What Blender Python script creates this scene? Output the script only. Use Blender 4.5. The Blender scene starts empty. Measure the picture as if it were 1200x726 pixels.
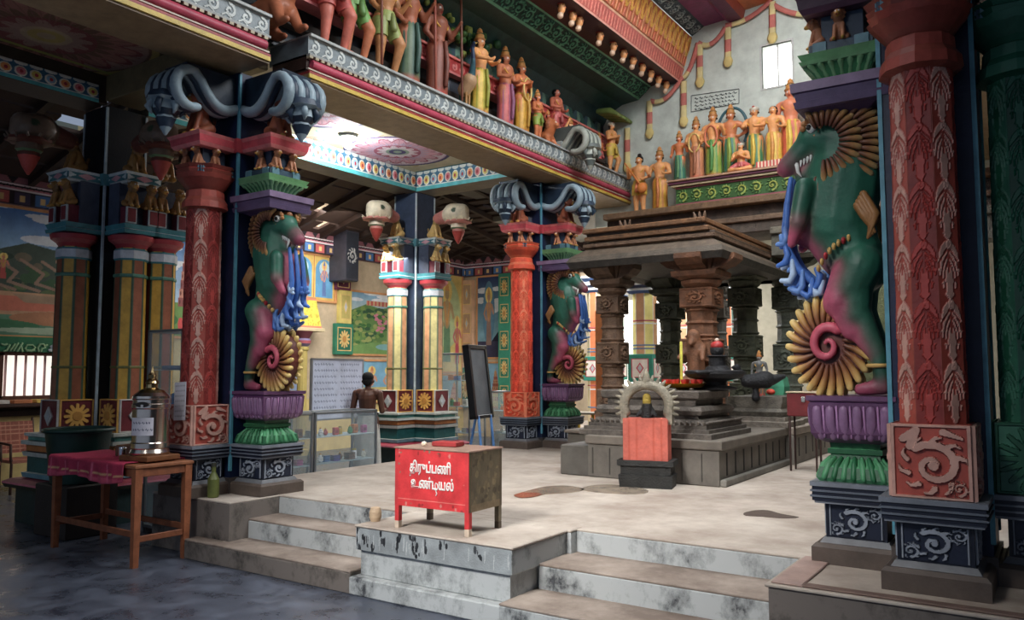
import bpy, math, random
import numpy as np
from mathutils import Vector, Matrix
random.seed(7); RNG=np.random.RandomState(7)
S=bpy.context.scene; COL=S.collection
# ---------------- camera, world, lights, exposure ----------------
cd=bpy.data.cameras.new('camera'); cam=bpy.data.objects.new('camera',cd); COL.objects.link(cam)
cd.sensor_width=36; cd.lens=941/1200*36; cd.clip_end=200
PITCH=math.atan(72/941); YAW=math.radians(34); EYE=1.6
cam.location=(0,0,EYE); cam.rotation_euler=(math.pi/2+PITCH,0,YAW); S.camera=cam
w=bpy.data.worlds.new('world'); S.world=w; w.use_nodes=True
w.node_tree.nodes['Background'].inputs[0].default_value=(.62,.75,1,1)
w.node_tree.nodes['Background'].inputs[1].default_value=.36
S.view_settings.view_transform='Standard'; S.view_settings.look='None'
S.view_settings.exposure=0.0; S.view_settings.gamma=1; S.view_settings.use_curve_mapping=False
def area(name,loc,tgt,sx,sy,en,col):
    l=bpy.data.lights.new(name,'AREA'); l.shape='RECTANGLE'; l.size=sx; l.size_y=sy; l.energy=en; l.color=col
    o=bpy.data.objects.new(name,l); COL.objects.link(o); o.location=loc
    o.rotation_euler=(Vector(tgt)-Vector(loc)).to_track_quat('-Z','Y').to_euler(); return o
area('clerestory_daylight',(-2.2,7.6,7.7),(-3.4,8.2,0),3.0,7.0,900,(.95,.98,1))
area('clerestory_daylight_front',(-3.6,3.2,7.9),(-5.4,7,4.4),2.0,2.0,230,(.93,.97,1))
_fd=area('front_court_daylight',(-3.3,-1.2,5.6),(-3.3,6.0,.4),1.6,1.6,70,(1,.98,.95)); _fd.data.spread=math.radians(50)
area('aisle_roof_daylight',(-11.2,10.5,4.6),(-12.3,11,2.0),1.0,7.0,330,(1,.95,.88))
area('rear_corridor_daylight',(-7.2,14.6,4.3),(-6.6,14.8,1),3,2,420,(1,1,1))
area('rear_roof_daylight',(-2.6,13.0,4.35),(-3.2,12.2,1),3.0,.9,170,(1,1,.97))
def bulb(name,loc,en,col,r=.06):
    l=bpy.data.lights.new(name,'POINT'); l.energy=en; l.color=col; l.shadow_soft_size=r
    o=bpy.data.objects.new(name,l); COL.objects.link(o); o.location=loc; return o
# ---------------- geometry of the view, used to read places off the photo ----------------
_F0=np.array([-math.sin(YAW),math.cos(YAW),0]); _R=np.array([math.cos(YAW),math.sin(YAW),0]); _Z=np.array([0,0,1.])
_F=_F0*math.cos(PITCH)+_Z*math.sin(PITCH); _U=-_F0*math.sin(PITCH)+_Z*math.cos(PITCH); _C=np.array([0,0,EYE])
def _ray(x,y): return _F*941+_R*(x-600)+_U*(363-y)
def onZ(x,y,z): r=_ray(x,y); return _C+r*((z-EYE)/r[2])
def onX(x,y,X): r=_ray(x,y); return _C+r*(X/r[0])
def onY(x,y,Y): r=_ray(x,y); return _C+r*(Y/r[1])
# ---------------- materials ----------------
def C(r,g,b):  # sRGB 0-255 -> linear
    f=lambda c:(c/255/12.92) if c/255<=.04045 else ((c/255+.055)/1.055)**2.4
    return (f(r),f(g),f(b))
def newmat(name):
    m=bpy.data.materials.new(name); m.use_nodes=True; return m,m.node_tree,m.node_tree.nodes['Principled BSDF']
def paint(name,rough=.5,sat=1,var=.25,scale=9.,bump=.15,metal=0,spec=.4,bs=40.,detail=5):
    """colour comes from the object's own painted colour attribute, broken up by procedural wear"""
    m,t,b=newmat(name); N=t.nodes; L=t.links
    a=N.new('ShaderNodeAttribute'); a.attribute_name='Col'
    tc=N.new('ShaderNodeTexCoord'); no=N.new('ShaderNodeTexNoise'); no.inputs['Scale'].default_value=scale; no.inputs['Detail'].default_value=detail; no.inputs['Roughness'].default_value=.65
    L.new(tc.outputs['Object'],no.inputs['Vector'])
    mr=N.new('ShaderNodeMapRange'); mr.inputs['From Min'].default_value=.3; mr.inputs['From Max'].default_value=.7; mr.inputs['To Min'].default_value=1-var; mr.inputs['To Max'].default_value=1+var*.5
    L.new(no.outputs['Fac'],mr.inputs['Value'])
    mx=N.new('ShaderNodeMix'); mx.data_type='RGBA'; mx.blend_type='MULTIPLY'; mx.inputs['Factor'].default_value=1
    hs=N.new('ShaderNodeHueSaturation'); hs.inputs['Saturation'].default_value=sat; L.new(a.outputs['Color'],hs.inputs['Color']); L.new(hs.outputs['Color'],mx.inputs['A']); L.new(mr.outputs['Result'],mx.inputs['B']); L.new(mx.outputs['Result'],b.inputs['Base Color'])
    b.inputs['Roughness'].default_value=rough; b.inputs['Metallic'].default_value=metal; b.inputs['Specular IOR Level'].default_value=spec
    if bump:
        n2=N.new('ShaderNodeTexNoise'); n2.inputs['Scale'].default_value=bs; n2.inputs['Detail'].default_value=4; L.new(tc.outputs['Object'],n2.inputs['Vector'])
        bp=N.new('ShaderNodeBump'); bp.inputs['Strength'].default_value=bump; bp.inputs['Distance'].default_value=.02; L.new(n2.outputs['Fac'],bp.inputs['Height']); L.new(bp.outputs['Normal'],b.inputs['Normal'])
    return m
PAINT=paint('enamel_paint',.45,.96,.3,7,.12)
MATTE=paint('limewash_paint',.75,.92,.22,4,.1)
STONE=paint('granite',.6,1,.55,11,.7,spec=.5,bs=60)
CONC=paint('worn_concrete',.62,1,.38,3.2,.25,bs=90,detail=9)
METAL=paint('polished_steel',.22,1,.12,6,0,metal=1)
BRASS=paint('brass',.28,1,.2,9,.05,metal=.9)
WOOD=paint('wood',.55,1,.35,12,.2)
CLOTH=paint('cloth',.8,.95,.2,14,.3)
SKIN=paint('skin',.45,1,.12,9,.05)
def two(name,c1,c2,scale,lo,hi,rough=.6,bump=.2,detail=8,rmap=None,dist=0.0,spec=.4):
    m,t,b=newmat(name); N=t.nodes; L=t.links
    tc=N.new('ShaderNodeTexCoord'); no=N.new('ShaderNodeTexNoise'); no.inputs['Scale'].default_value=scale; no.inputs['Detail'].default_value=detail; no.inputs['Roughness'].default_value=.7; no.inputs['Distortion'].default_value=dist
    L.new(tc.outputs['Object'],no.inputs['Vector'])
    cr=N.new('ShaderNodeValToRGB'); cr.color_ramp.elements[0].position=lo; cr.color_ramp.elements[1].position=hi
    cr.color_ramp.elements[0].color=(*c1,1); cr.color_ramp.elements[1].color=(*c2,1)
    L.new(no.outputs['Fac'],cr.inputs['Fac']); L.new(cr.outputs['Color'],b.inputs['Base Color'])
    b.inputs['Roughness'].default_value=rough; b.inputs['Specular IOR Level'].default_value=spec
    if rmap:
        mr=N.new('ShaderNodeMapRange'); mr.inputs['From Min'].default_value=.35; mr.inputs['From Max'].default_value=.65; mr.inputs['To Min'].default_value=rmap[0]; mr.inputs['To Max'].default_value=rmap[1]; L.new(no.outputs['Fac'],mr.inputs['Value']); L.new(mr.outputs['Result'],b.inputs['Roughness'])
    bp=N.new('ShaderNodeBump'); bp.inputs['Strength'].default_value=bump; bp.inputs['Distance'].default_value=.01; L.new(no.outputs['Fac'],bp.inputs['Height']); L.new(bp.outputs['Normal'],b.inputs['Normal'])
    return m
DARKFLOOR=two('dark_polished_floor',C(40,44,55),C(98,104,118),3.6,.30,.72,.3,.04,9,(.2,.5),.35,.5)
STEPTOP=two('step_tread_cement',C(112,98,88),C(166,152,140),2.2,.35,.68,.7,.06,10)
PLATTOP=two('platform_cement',C(150,136,124),C(196,186,174),1.6,.35,.68,.7,.06,10)
def streaky(name,ca,cb,cc):
    m,t,b=newmat(name); N=t.nodes; L=t.links
    tc=N.new('ShaderNodeTexCoord'); mp=N.new('ShaderNodeMapping'); mp.inputs['Scale'].default_value=(2.6,2.6,2.0); L.new(tc.outputs['Object'],mp.inputs['Vector'])
    a=N.new('ShaderNodeTexNoise'); a.inputs['Scale'].default_value=1.6; a.inputs['Detail'].default_value=9; a.inputs['Roughness'].default_value=.72; L.new(mp.outputs['Vector'],a.inputs['Vector'])
    c=N.new('ShaderNodeValToRGB'); e=c.color_ramp.elements; e[0].position=.34; e[0].color=(*cc,1); e[1].position=.52; e[1].color=(*ca,1); k=e.new(.41); k.color=(*cb,1)
    L.new(a.outputs['Fac'],c.inputs['Fac']); L.new(c.outputs['Color'],b.inputs['Base Color']); b.inputs['Roughness'].default_value=.72
    bp=N.new('ShaderNodeBump'); bp.inputs['Strength'].default_value=.3; bp.inputs['Distance'].default_value=.01; L.new(a.outputs['Fac'],bp.inputs['Height']); L.new(bp.outputs['Normal'],b.inputs['Normal'])
    return m
RISER=streaky('worn_riser_cement',C(178,182,182),C(138,142,142),C(62,64,68))
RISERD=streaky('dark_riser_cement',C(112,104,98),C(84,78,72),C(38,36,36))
def emis(name,c,s):
    m,t,b=newmat(name); b.inputs['Base Color'].default_value=(*c,1); b.inputs['Emission Color'].default_value=(*c,1); b.inputs['Emission Strength'].default_value=s; return m
def glass(name,c=(1,1,1),r=.05,alpha=.16):
    m,t,b=newmat(name); b.inputs['Base Color'].default_value=(*c,1); b.inputs['Roughness'].default_value=r; b.inputs['Alpha'].default_value=alpha; b.inputs['Specular IOR Level'].default_value=.8; return m
GLASS=glass('cabinet_glass',C(190,205,210))
SKYPANE=emis('daylight_pane',(1,1,1),3.2)
OFFICEPANE=emis('lit_office_window',C(236,232,222),1.1)
BULB=emis('lamp_glow',(.95,.98,1),750)
# ---------------- mesh builder ----------------
def arr(c): return np.array(c,float)
class MB:
    def __init__(s): s.V=[];s.n=0;s.L=[];s.K=[];s.CC=[];s.sm=[]
    def add(s,V,faces,col,smooth=False):
        """faces: 2D int array or list of tuples; col: rgb, or per-vertex Nx3"""
        V=np.asarray(V,float)
        if isinstance(faces,np.ndarray):
            l=faces.ravel(); k=np.full(len(faces),faces.shape[1])
        else:
            l=np.array([i for f in faces for i in f]); k=np.array([len(f) for f in faces])
        col=np.asarray(col,float)
        cc=col[l] if col.ndim==2 else np.tile(col,(len(l),1))
        s.V.append(V); s.L.append(l+s.n); s.K.append(k); s.CC.append(cc); s.sm.append(np.full(len(k),smooth)); s.n+=len(V); return s
    def box(s,a,b,col,bev=0):
        x0,y0,z0=a; x1,y1,z1=b
        if x0>x1:x0,x1=x1,x0
        if y0>y1:y0,y1=y1,y0
        if z0>z1:z0,z1=z1,z0
        e=min(bev,(x1-x0)/2.01,(y1-y0)/2.01,(z1-z0)/2.01)
        if e<=0:
            V=[(x,y,z) for z in(z0,z1) for y in(y0,y1) for x in(x0,x1)]
            return s.add(V,[(0,2,3,1),(4,5,7,6),(0,1,5,4),(2,6,7,3),(0,4,6,2),(1,3,7,5)],col)
        cx,cy=(x0+x1)/2,(y0+y1)/2
        return s.sq([(z0,(x1-x0)/2-e,(y1-y0)/2-e),(z0+e,(x1-x0)/2,(y1-y0)/2),(z1-e,(x1-x0)/2,(y1-y0)/2),(z1,(x1-x0)/2-e,(y1-y0)/2-e)],(cx,cy),col)
    def sq(s,prof,c=(0,0),col=(1,1,1),cols=None):
        """stack of rectangles: prof=[(z,hx,hy)]"""
        for i in range(len(prof)-1):
            V=[]
            for z,hx,hy in (prof[i],prof[i+1]): V+=[(c[0]-hx,c[1]-hy,z),(c[0]+hx,c[1]-hy,z),(c[0]+hx,c[1]+hy,z),(c[0]-hx,c[1]+hy,z)]
            F=[(0,1,5,4),(1,2,6,5),(2,3,7,6),(3,0,4,7)]
            if i==0: F.append((3,2,1,0))
            if i==len(prof)-2: F.append((4,5,6,7))
            s.add(V,F,cols[i] if cols else col)
        return s
    def lathe(s,prof,c=(0,0),n=24,col=(1,1,1),cols=None,smooth=True,ph=0,flute=0,sx=1,sy=1):
        a=np.arange(n)*2*np.pi/n+ph
        fl=1+flute*np.where(np.arange(n)%2==0,1,-1)
        for i in range(len(prof)-1):
            V=[]
            for z,r in (prof[i],prof[i+1]): V.append(np.stack([c[0]+r*fl*np.cos(a)*sx,c[1]+r*fl*np.sin(a)*sy,np.full(n,z)],1))
            V=np.concatenate(V); k=np.arange(n); k2=(k+1)%n
            s.add(V,np.stack([k,k2,k2+n,k+n],1),cols[i] if cols else col,smooth)
        for (z,r),rev in ((prof[0],1),(prof[-1],0)):
            if r>1e-4:
                V=np.stack([c[0]+r*fl*np.cos(a)*sx,c[1]+r*fl*np.sin(a)*sy,np.full(n,z)],1)
                s.add(V,[tuple(range(n))[::-1] if rev else tuple(range(n))],(cols[0] if rev else cols[-1]) if cols else col)
        return s
    def tube(s,P,R,n=8,col=(1,1,1),cap=True,smooth=True,flat=None,closed=False):
        """flat=(axis vector, factor): squash the section along that axis"""
        P=np.asarray(P,float); m=len(P); col=np.asarray(col,float)
        if col.ndim==2 and len(col)==m and cap and not closed: col=np.vstack([col[:1],col[:1],col,col[-1:],col[-1:]])
        R=np.full(m,R) if np.isscalar(R) else np.asarray(R,float)
        if cap and not closed:
            d0=P[0]-P[1]; d0/=np.linalg.norm(d0)+1e-9; d1=P[-1]-P[-2]; d1/=np.linalg.norm(d1)+1e-9
            P=np.vstack([P[0]+d0*R[0],P[0]+d0*R[0]*.7,P,P[-1]+d1*R[-1]*.7,P[-1]+d1*R[-1]]); R=np.concatenate([[R[0]*.05,R[0]*.7],R,[R[-1]*.7,R[-1]*.05]]); m+=4
        T=np.gradient(P,axis=0) if not closed else np.roll(P,-1,0)-np.roll(P,1,0)
        T/=np.linalg.norm(T,axis=1)[:,None]+1e-9
        up=np.array([0,0,1.]) if abs(T[0][2])<.9 else np.array([0,1.,0])
        a=np.arange(n)*2*np.pi/n; out=[]
        u=np.cross(up,T[0]); u/=np.linalg.norm(u)+1e-9
        for i in range(m):
            u=u-T[i]*np.dot(u,T[i]); u/=np.linalg.norm(u)+1e-9; v=np.cross(T[i],u)
            O=R[i]*(np.cos(a)[:,None]*u+np.sin(a)[:,None]*v)
            if flat is not None:
                ax=np.asarray(flat[0],float); O=O-np.outer(O@ax,ax)*(1-flat[1])
            out.append(P[i]+O)
        V=np.concatenate(out); F=[]
        if col.ndim==2: col=np.repeat(col,n,0)
        k=np.arange(n); k2=(k+1)%n
        rr=range(m) if closed else range(m-1)
        F=np.concatenate([np.stack([i*n+k,i*n+k2,((i+1)%m)*n+k2,((i+1)%m)*n+k],1) for i in rr])
        s.add(V,F,col,smooth)
        if not closed: s.add(V[:n],[tuple(range(n))[::-1]],col if np.ndim(col)==1 else col[:n]); s.add(V[-n:],[tuple(range(n))],col if np.ndim(col)==1 else col[-n:])
        return s
    def ball(s,c,r,col=(1,1,1),n=12,sc=(1,1,1)):
        t=np.linspace(0,np.pi,n//2+1); a=np.arange(n)*2*np.pi/n
        V=np.array([(c[0]+r*sc[0]*math.sin(x)*math.cos(y),c[1]+r*sc[1]*math.sin(x)*math.sin(y),c[2]+r*sc[2]*math.cos(x)) for x in t for y in a])
        k=np.arange(n); k2=(k+1)%n
        return s.add(V,np.concatenate([np.stack([i*n+k,(i+1)*n+k,(i+1)*n+k2,i*n+k2],1) for i in range(len(t)-1)]),col,True)
    def prism(s,pts,axis,a,b,col):
        """polygon pts (2D) extruded from a to b along axis; x:(y,z) y:(x,z) z:(x,y)"""
        def f(p,t): return {'x':(t,p[0],p[1]),'y':(p[0],t,p[1]),'z':(p[0],p[1],t)}[axis]
        n=len(pts); V=[f(p,a) for p in pts]+[f(p,b) for p in pts]
        return s.add(V,[tuple(range(n)),tuple(range(n,2*n))[::-1]]+[(i,i+n,(i+1)%n+n,(i+1)%n) for i in range(n)],col)
    def panel(s,img,o,u,v,nrm,h=None,depth=.02,side=None):
        """painted relief slab: img HxWx3 (row 0 = bottom), o lower-left corner, u,v full vectors, nrm outward unit, h relief heights"""
        o,u,v,nrm=[np.asarray(q,float) for q in (o,u,v,nrm)]
        H,W=img.shape[:2]; jj,ii=np.mgrid[0:H,0:W]
        P=o+ii[...,None]/(W-1)*u+jj[...,None]/(H-1)*v
        hh=np.zeros((H,W)) if h is None else h.copy()
        if h is not None: hh[0]=hh[-1]=0; hh[:,0]=hh[:,-1]=0
        P=P+nrm*hh[...,None]
        V=P.reshape(-1,3); idx=np.arange(H*W).reshape(H,W)
        F=np.stack([idx[:-1,:-1],idx[:-1,1:],idx[1:,1:],idx[1:,:-1]],-1).reshape(-1,4)
        if np.dot(np.cross(u,v),nrm)<0: F=F[:,::-1]
        s.add(V,F,img.reshape(-1,3),False)
        if depth<=0: return s
        sc=img.mean((0,1)) if side is None else side
        c=[o,o+u,o+u+v,o+v]; b=[q-nrm*depth for q in c]
        s.add(c+b,[(0,1,5,4),(1,2,6,5),(2,3,7,6),(3,0,4,7),(4,5,6,7)],sc); return s
    def join(s,p):
        for V_,L_,K_,C_,S_ in zip(p.V,p.L,p.K,p.CC,p.sm): s.V.append(V_); s.L.append(L_+s.n); s.K.append(K_); s.CC.append(C_); s.sm.append(S_)
        s.n+=p.n; return s
    def xf(s,M):
        M=np.array(M); s.V=[v@M[:3,:3].T+M[:3,3] for v in s.V]; return s
    def mesh(s,name):
        V=np.concatenate(s.V); L=np.concatenate(s.L).astype(np.int32); K=np.concatenate(s.K); CC=np.concatenate(s.CC); sm=np.concatenate(s.sm)
        me=bpy.data.meshes.new(name); me.vertices.add(len(V)); me.vertices.foreach_set('co',V.ravel().astype(np.float32))
        me.loops.add(len(L)); me.loops.foreach_set('vertex_index',L)
        st=np.concatenate([[0],np.cumsum(K)[:-1]]).astype(np.int32)
        me.polygons.add(len(K)); me.polygons.foreach_set('loop_start',st); me.polygons.foreach_set('use_smooth',sm)
        at=me.color_attributes.new('Col','FLOAT_COLOR','CORNER')
        at.data.foreach_set('color',np.concatenate([CC,np.ones((len(CC),1))],1).ravel().astype(np.float32))
        me.update(calc_edges=True); me.validate(); return me
    def build(s,name,mat,parent=None,label=None,loc=None,rz=0):
        me=s.mesh(name); me.materials.append(mat); o=bpy.data.objects.new(name,me); COL.objects.link(o)
        if parent: o.parent=parent
        if loc is not None: o.location=loc
        o.rotation_euler[2]=rz
        if label: o['label']=label
        return o
def tag(o,label,cat,group=None,kind=None):
    o['label']=label; o['category']=cat
    if group:o['group']=group
    if kind:o['kind']=kind
    return o
def struct(o,label=None):
    o['kind']='structure'
    if label:o['label']=label
    return o
def empty(name,loc=(0,0,0),rz=0,label='',cat='',group=None):
    o=bpy.data.objects.new(name,None); COL.objects.link(o); o.location=loc; o.rotation_euler[2]=rz; o.empty_display_size=.1
    if label: tag(o,label,cat,group)
    return o
def dup(root,loc=None,rz=None,label=None,group=None,parent=None):
    c=root.copy(); COL.objects.link(c)
    if loc is not None:c.location=loc
    if rz is not None:c.rotation_euler[2]=rz
    if parent is not None:c.parent=parent
    if label:c['label']=label
    if group:c['group']=group
    for ch in root.children:
        d=ch.copy(); COL.objects.link(d); d.parent=c
        for g in ch.children:
            e=g.copy(); COL.objects.link(e); e.parent=d
    return c
# ---- blobs: one continuous voxel-fused surface, painted by nearest limb ----
def blobmesh(name,prims,vox,spots=(),smooth=2,mat=None,soft=0):
    """prims: (p0,p1,r0,r1,col[,squash axis, factor])"""
    mb=MB()
    for p in prims:
        p0,p1=arr(p[0]),arr(p[1]); fl=(p[5],p[6]) if len(p)>5 else None
        if np.linalg.norm(p1-p0)<1e-4: p1=p0+arr((0,0,1e-3))
        t=np.linspace(0,1,3)[:,None]; d=(p1-p0)/np.linalg.norm(p1-p0)
        # rounded ends
        P=[];R=[]
        for a in (1,.92,.7,.38): P.append(p0-d*p[2]*a); R.append(p[2]*math.sqrt(max(1-a*a,.0004)))
        P+= [p0,(p0+p1)/2,p1]; R+=[p[2],(p[2]+p[3])/2,p[3]]
        for a in (.38,.7,.92,1): P.append(p1+d*p[3]*a); R.append(p[3]*math.sqrt(max(1-a*a,.0004)))
        mb.tube(P,R,12,(1,1,1),cap=False,flat=fl)
    me=mb.mesh(name); ob=bpy.data.objects.new(name,me); COL.objects.link(ob)
    m=ob.modifiers.new('r','REMESH'); m.mode='VOXEL'; m.voxel_size=vox; m.use_smooth_shade=True
    if smooth: k=ob.modifiers.new('s','SMOOTH'); k.factor=.5; k.iterations=smooth
    dg=bpy.context.evaluated_depsgraph_get(); ev=ob.evaluated_get(dg); m2=bpy.data.meshes.new_from_object(ev)
    bpy.data.objects.remove(ob); bpy.data.meshes.remove(me); m2.name=name
    n=len(m2.vertices); V=np.empty(n*3,np.float32); m2.vertices.foreach_get('co',V); V=V.reshape(-1,3)
    best=np.full(n,1e9); colr=np.zeros((n,3)); sw=np.zeros(n); sc=np.zeros((n,3))
    for p in prims:
        p0,p1=arr(p[0]),arr(p[1]); d=p1-p0; L2=max(d@d,1e-9); t=np.clip((V-p0)@d/L2,0,1)
        r=p[2]+(p[3]-p[2])*t; Q=V-(p0+t[:,None]*d)
        if len(p)>5: ax=arr(p[5]); Q=Q+np.outer(Q@ax,ax)*(1/p[6]-1)
        dd=np.linalg.norm(Q,axis=1)-r
        if soft: w_=np.exp(-np.clip(dd+.02,-.05,1)/soft); sw+=w_; sc+=w_[:,None]*arr(p[4])
        k=dd<best; best[k]=dd[k]; colr[k]=p[4]
    if soft: colr=sc/np.maximum(sw,1e-12)[:,None]
    for c,r,cl in spots:
        k=np.linalg.norm(V-arr(c),axis=1)<r; colr[k]=cl
    for a in list(m2.attributes):
        if a.name=='Col': m2.attributes.remove(a)
    at=m2.color_attributes.new('Col','FLOAT_COLOR','POINT'); at.data.foreach_set('color',np.concatenate([colr,np.ones((n,1))],1).ravel().astype(np.float32))
    m2.materials.clear(); m2.materials.append(mat or PAINT)
    m2.polygons.foreach_set('use_smooth',np.ones(len(m2.polygons),bool))
    return m2
def blob(name,prims,vox,spots=(),smooth=2,mat=None,parent=None,loc=None,rz=0,label=None,soft=0):
    me=blobmesh(name,prims,vox,spots,smooth,mat,soft); o=bpy.data.objects.new(name,me); COL.objects.link(o)
    if parent:o.parent=parent
    if loc is not None:o.location=loc
    o.rotation_euler[2]=rz
    if label:o['label']=label
    return o
# ---------------- painting canvas (row 0 = bottom) ----------------
class CV:
    def __init__(s,w,h,bg,asp=None):
        """asp = width/height in real units; coordinates: x 0..asp, y 0..1"""
        s.w,s.h=w,h; s.a=asp or w/h
        s.im=np.tile(arr(bg),(h,w,1)); s.z=np.zeros((h,w))
        yy,xx=np.mgrid[0:h,0:w]; s.x=xx/(w-1)*s.a; s.y=yy/(h-1)
    def put(s,m,col,z=None):
        s.im[m]=col
        if z is not None: s.z[m]=z
        return s
    def ell(s,cx,cy,rx,ry,col,z=None,rot=0):
        dx,dy=s.x-cx,s.y-cy
        if rot: c,q=math.cos(rot),math.sin(rot); dx,dy=dx*c+dy*q,-dx*q+dy*c
        return s.put((dx/rx)**2+(dy/ry)**2<1,col,z)
    def rect(s,x0,y0,x1,y1,col,z=None): return s.put((s.x>=x0)&(s.x<=x1)&(s.y>=y0)&(s.y<=y1),col,z)
    def poly(s,pts,col,z=None):
        m=np.zeros(s.x.shape,bool); n=len(pts)
        for i in range(n):
            x0,y0=pts[i]; x1,y1=pts[(i+1)%n]
            if y0==y1: continue
            c=((y0>s.y)!=(y1>s.y))&(s.x<(x1-x0)*(s.y-y0)/(y1-y0)+x0); m^=c
        return s.put(m,col,z)
    def line(s,pts,w0,col,w1=None,z=None):
        w1=w0 if w1 is None else w1; pts=np.asarray(pts,float); n=len(pts)-1
        for i in range(n):
            a,b=pts[i],pts[i+1]; wa=w0+(w1-w0)*i/n; wb=w0+(w1-w0)*(i+1)/n; W=max(wa,wb)
            i0=max(int((min(a[0],b[0])-W)/s.a*(s.w-1)),0); i1=int((max(a[0],b[0])+W)/s.a*(s.w-1))+2
            j0=max(int((min(a[1],b[1])-W)*(s.h-1)),0); j1=int((max(a[1],b[1])+W)*(s.h-1))+2
            if i1<=i0 or j1<=j0: continue
            X=s.x[j0:j1,i0:i1]; Y=s.y[j0:j1,i0:i1]
            if X.size==0: continue
            d=b-a; L=max(d@d,1e-12); t=np.clip(((X-a[0])*d[0]+(Y-a[1])*d[1])/L,0,1)
            m=np.hypot(X-a[0]-t*d[0],Y-a[1]-t*d[1])<wa+(wb-wa)*t
            s.im[j0:j1,i0:i1][m]=col
            if z is not None: s.z[j0:j1,i0:i1][m]=z
        return s
    def spiral(s,cx,cy,r0,r1,turns,a0,w0,w1,col,z=None):
        t=np.linspace(0,1,int(16*abs(turns))+6); r=r0+(r1-r0)*t; a=a0+turns*2*np.pi*t
        return s.line(np.stack([cx+r*np.cos(a),cy+r*np.sin(a)],1),w0,col,w1,z)
    def shade(s,k,scale=6):
        """soft hand-painted mottling"""
        g=RNG.rand(scale+2,int(scale*s.a)+3)
        yi=s.y*scale; xi=s.x*scale; y0=np.minimum(yi.astype(int),g.shape[0]-2); x0=np.minimum(xi.astype(int),g.shape[1]-2); fy=yi-y0; fx=xi-x0
        v=g[y0,x0]*(1-fy)*(1-fx)+g[y0+1,x0]*fy*(1-fx)+g[y0,x0+1]*(1-fy)*fx+g[y0+1,x0+1]*fy*fx
        s.im*= (1+k*(v-.5))[...,None]; return s
    def tree(s,x,y,r,cols,n=60):
        for i in range(n):
            a=RNG.rand()*6.28; q=math.sqrt(RNG.rand())*r; s.ell(x+q*math.cos(a),y+q*math.sin(a)*.8,r*.22*(.5+RNG.rand()),r*.17*(.5+RNG.rand()),cols[RNG.randint(len(cols))])
        return s
    def figure(s,x,y,h,skin,robe,crown,seated=False):
        s.ell(x,y+h*.86,h*.13,h*.14,C(240,210,110))
        if seated: s.ell(x,y+h*.12,h*.26,h*.12,robe)
        else: s.poly([(x-h*.1,y),(x+h*.1,y),(x+h*.07,y+h*.5),(x-h*.07,y+h*.5)],robe)
        s.ell(x,y+h*.58,h*.085,h*.18,skin)
        s.line([(x-h*.08,y+h*.7),(x-h*.17,y+h*.55),(x-h*.1,y+h*.45)],h*.028,skin); s.line([(x+h*.08,y+h*.7),(x+h*.17,y+h*.55),(x+h*.12,y+h*.68)],h*.028,skin)
        s.line([(x-h*.07,y+h*.72),(x,y+h*.45),(x+h*.07,y+h*.72)],h*.015,crown)
        s.ell(x,y+h*.83,h*.055,h*.07,skin); s.poly([(x-h*.06,y+h*.87),(x+h*.06,y+h*.87),(x,y+h*1.02)],crown)
        return s
# scroll-leaf ornament drawn on a canvas cell
def scroll(cv,cx,cy,r,col,z=.012,fl=1,col2=None):
    cv.spiral(cx,cy,r*.1,r*.72,fl*1.3,.4,r*.07,r*.13,col,z)
    for k in range(9):
        a=fl*(k*.62+.4); x,y=cx+r*.72*math.cos(a),cy+r*.72*math.sin(a)
        cv.line([(x,y),(x+r*.2*math.cos(a-.7*fl),y+r*.2*math.sin(a-.7*fl)),(x+r*.33*math.cos(a-1.1*fl),y+r*.33*math.sin(a-1.1*fl))],r*.085,col2 or col,r*.03,z)
    cv.ell(cx,cy,r*.15,r*.15,col,z*1.3)
def leafcol(w,h,asp,bg,fg,n,z=.006):
    """column strip of overlapping hanging acanthus leaves with carved veins, asp = width over height"""
    cv=CV(w,h,bg,asp); s=1/n; A=asp
    for k in range(n):
        y1=(k+1)*s
        cv.ell(A/2,y1-.40*s,A*.47,.40*s,fg,z); cv.poly([(A*.06,y1-.5*s),(A*.94,y1-.5*s),(A*.72,y1-.86*s),(A*.5,y1-1.0*s),(A*.28,y1-.86*s)],fg,z)
        for t in (-1,1):
            for q,(y0_,e) in enumerate(((.14,.44),(.24,.66),(.36,.84))):
                cv.line([(A*(.5+t*.05),y1-y0_*s),(A*(.5+t*(.17+.07*(2-q))),y1-(y0_+.14)*s),(A*(.5+t*(.40-.09*q)),y1-(y0_+e)/2*s-.04*s),(A*(.5+t*(.44-.12*q)),y1-e*s)],A*.035,bg,A*.05,0)
            cv.ell(A*(.5+t*.40),y1-.64*s,A*.10,.05*s,bg,0)
        cv.line([(A*.5,y1-.1*s),(A*.5,y1-.8*s)],A*.03,bg,A*.02,z*.4)
        cv.spiral(A*.5,y1-.06*s,A*.02,A*.12,1.2,0,A*.03,A*.04,fg,z*1.5)
    return cv
def scrollband(w,h,asp,bg,fg,n,edge=None,z=.01,col2=None):
    cv=CV(w,h,bg,asp); c=asp/n
    for k in range(n): scroll(cv,(k+.5)*c,.5,min(c,1)*.46,fg,z,1 if k%2 else -1,col2)
    if edge is not None: cv.rect(0,0,asp,.1,edge,z); cv.rect(0,.9,asp,1,edge,z)
    return cv
def lum(c,k): return tuple(min(x*k,1) for x in c)
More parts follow.
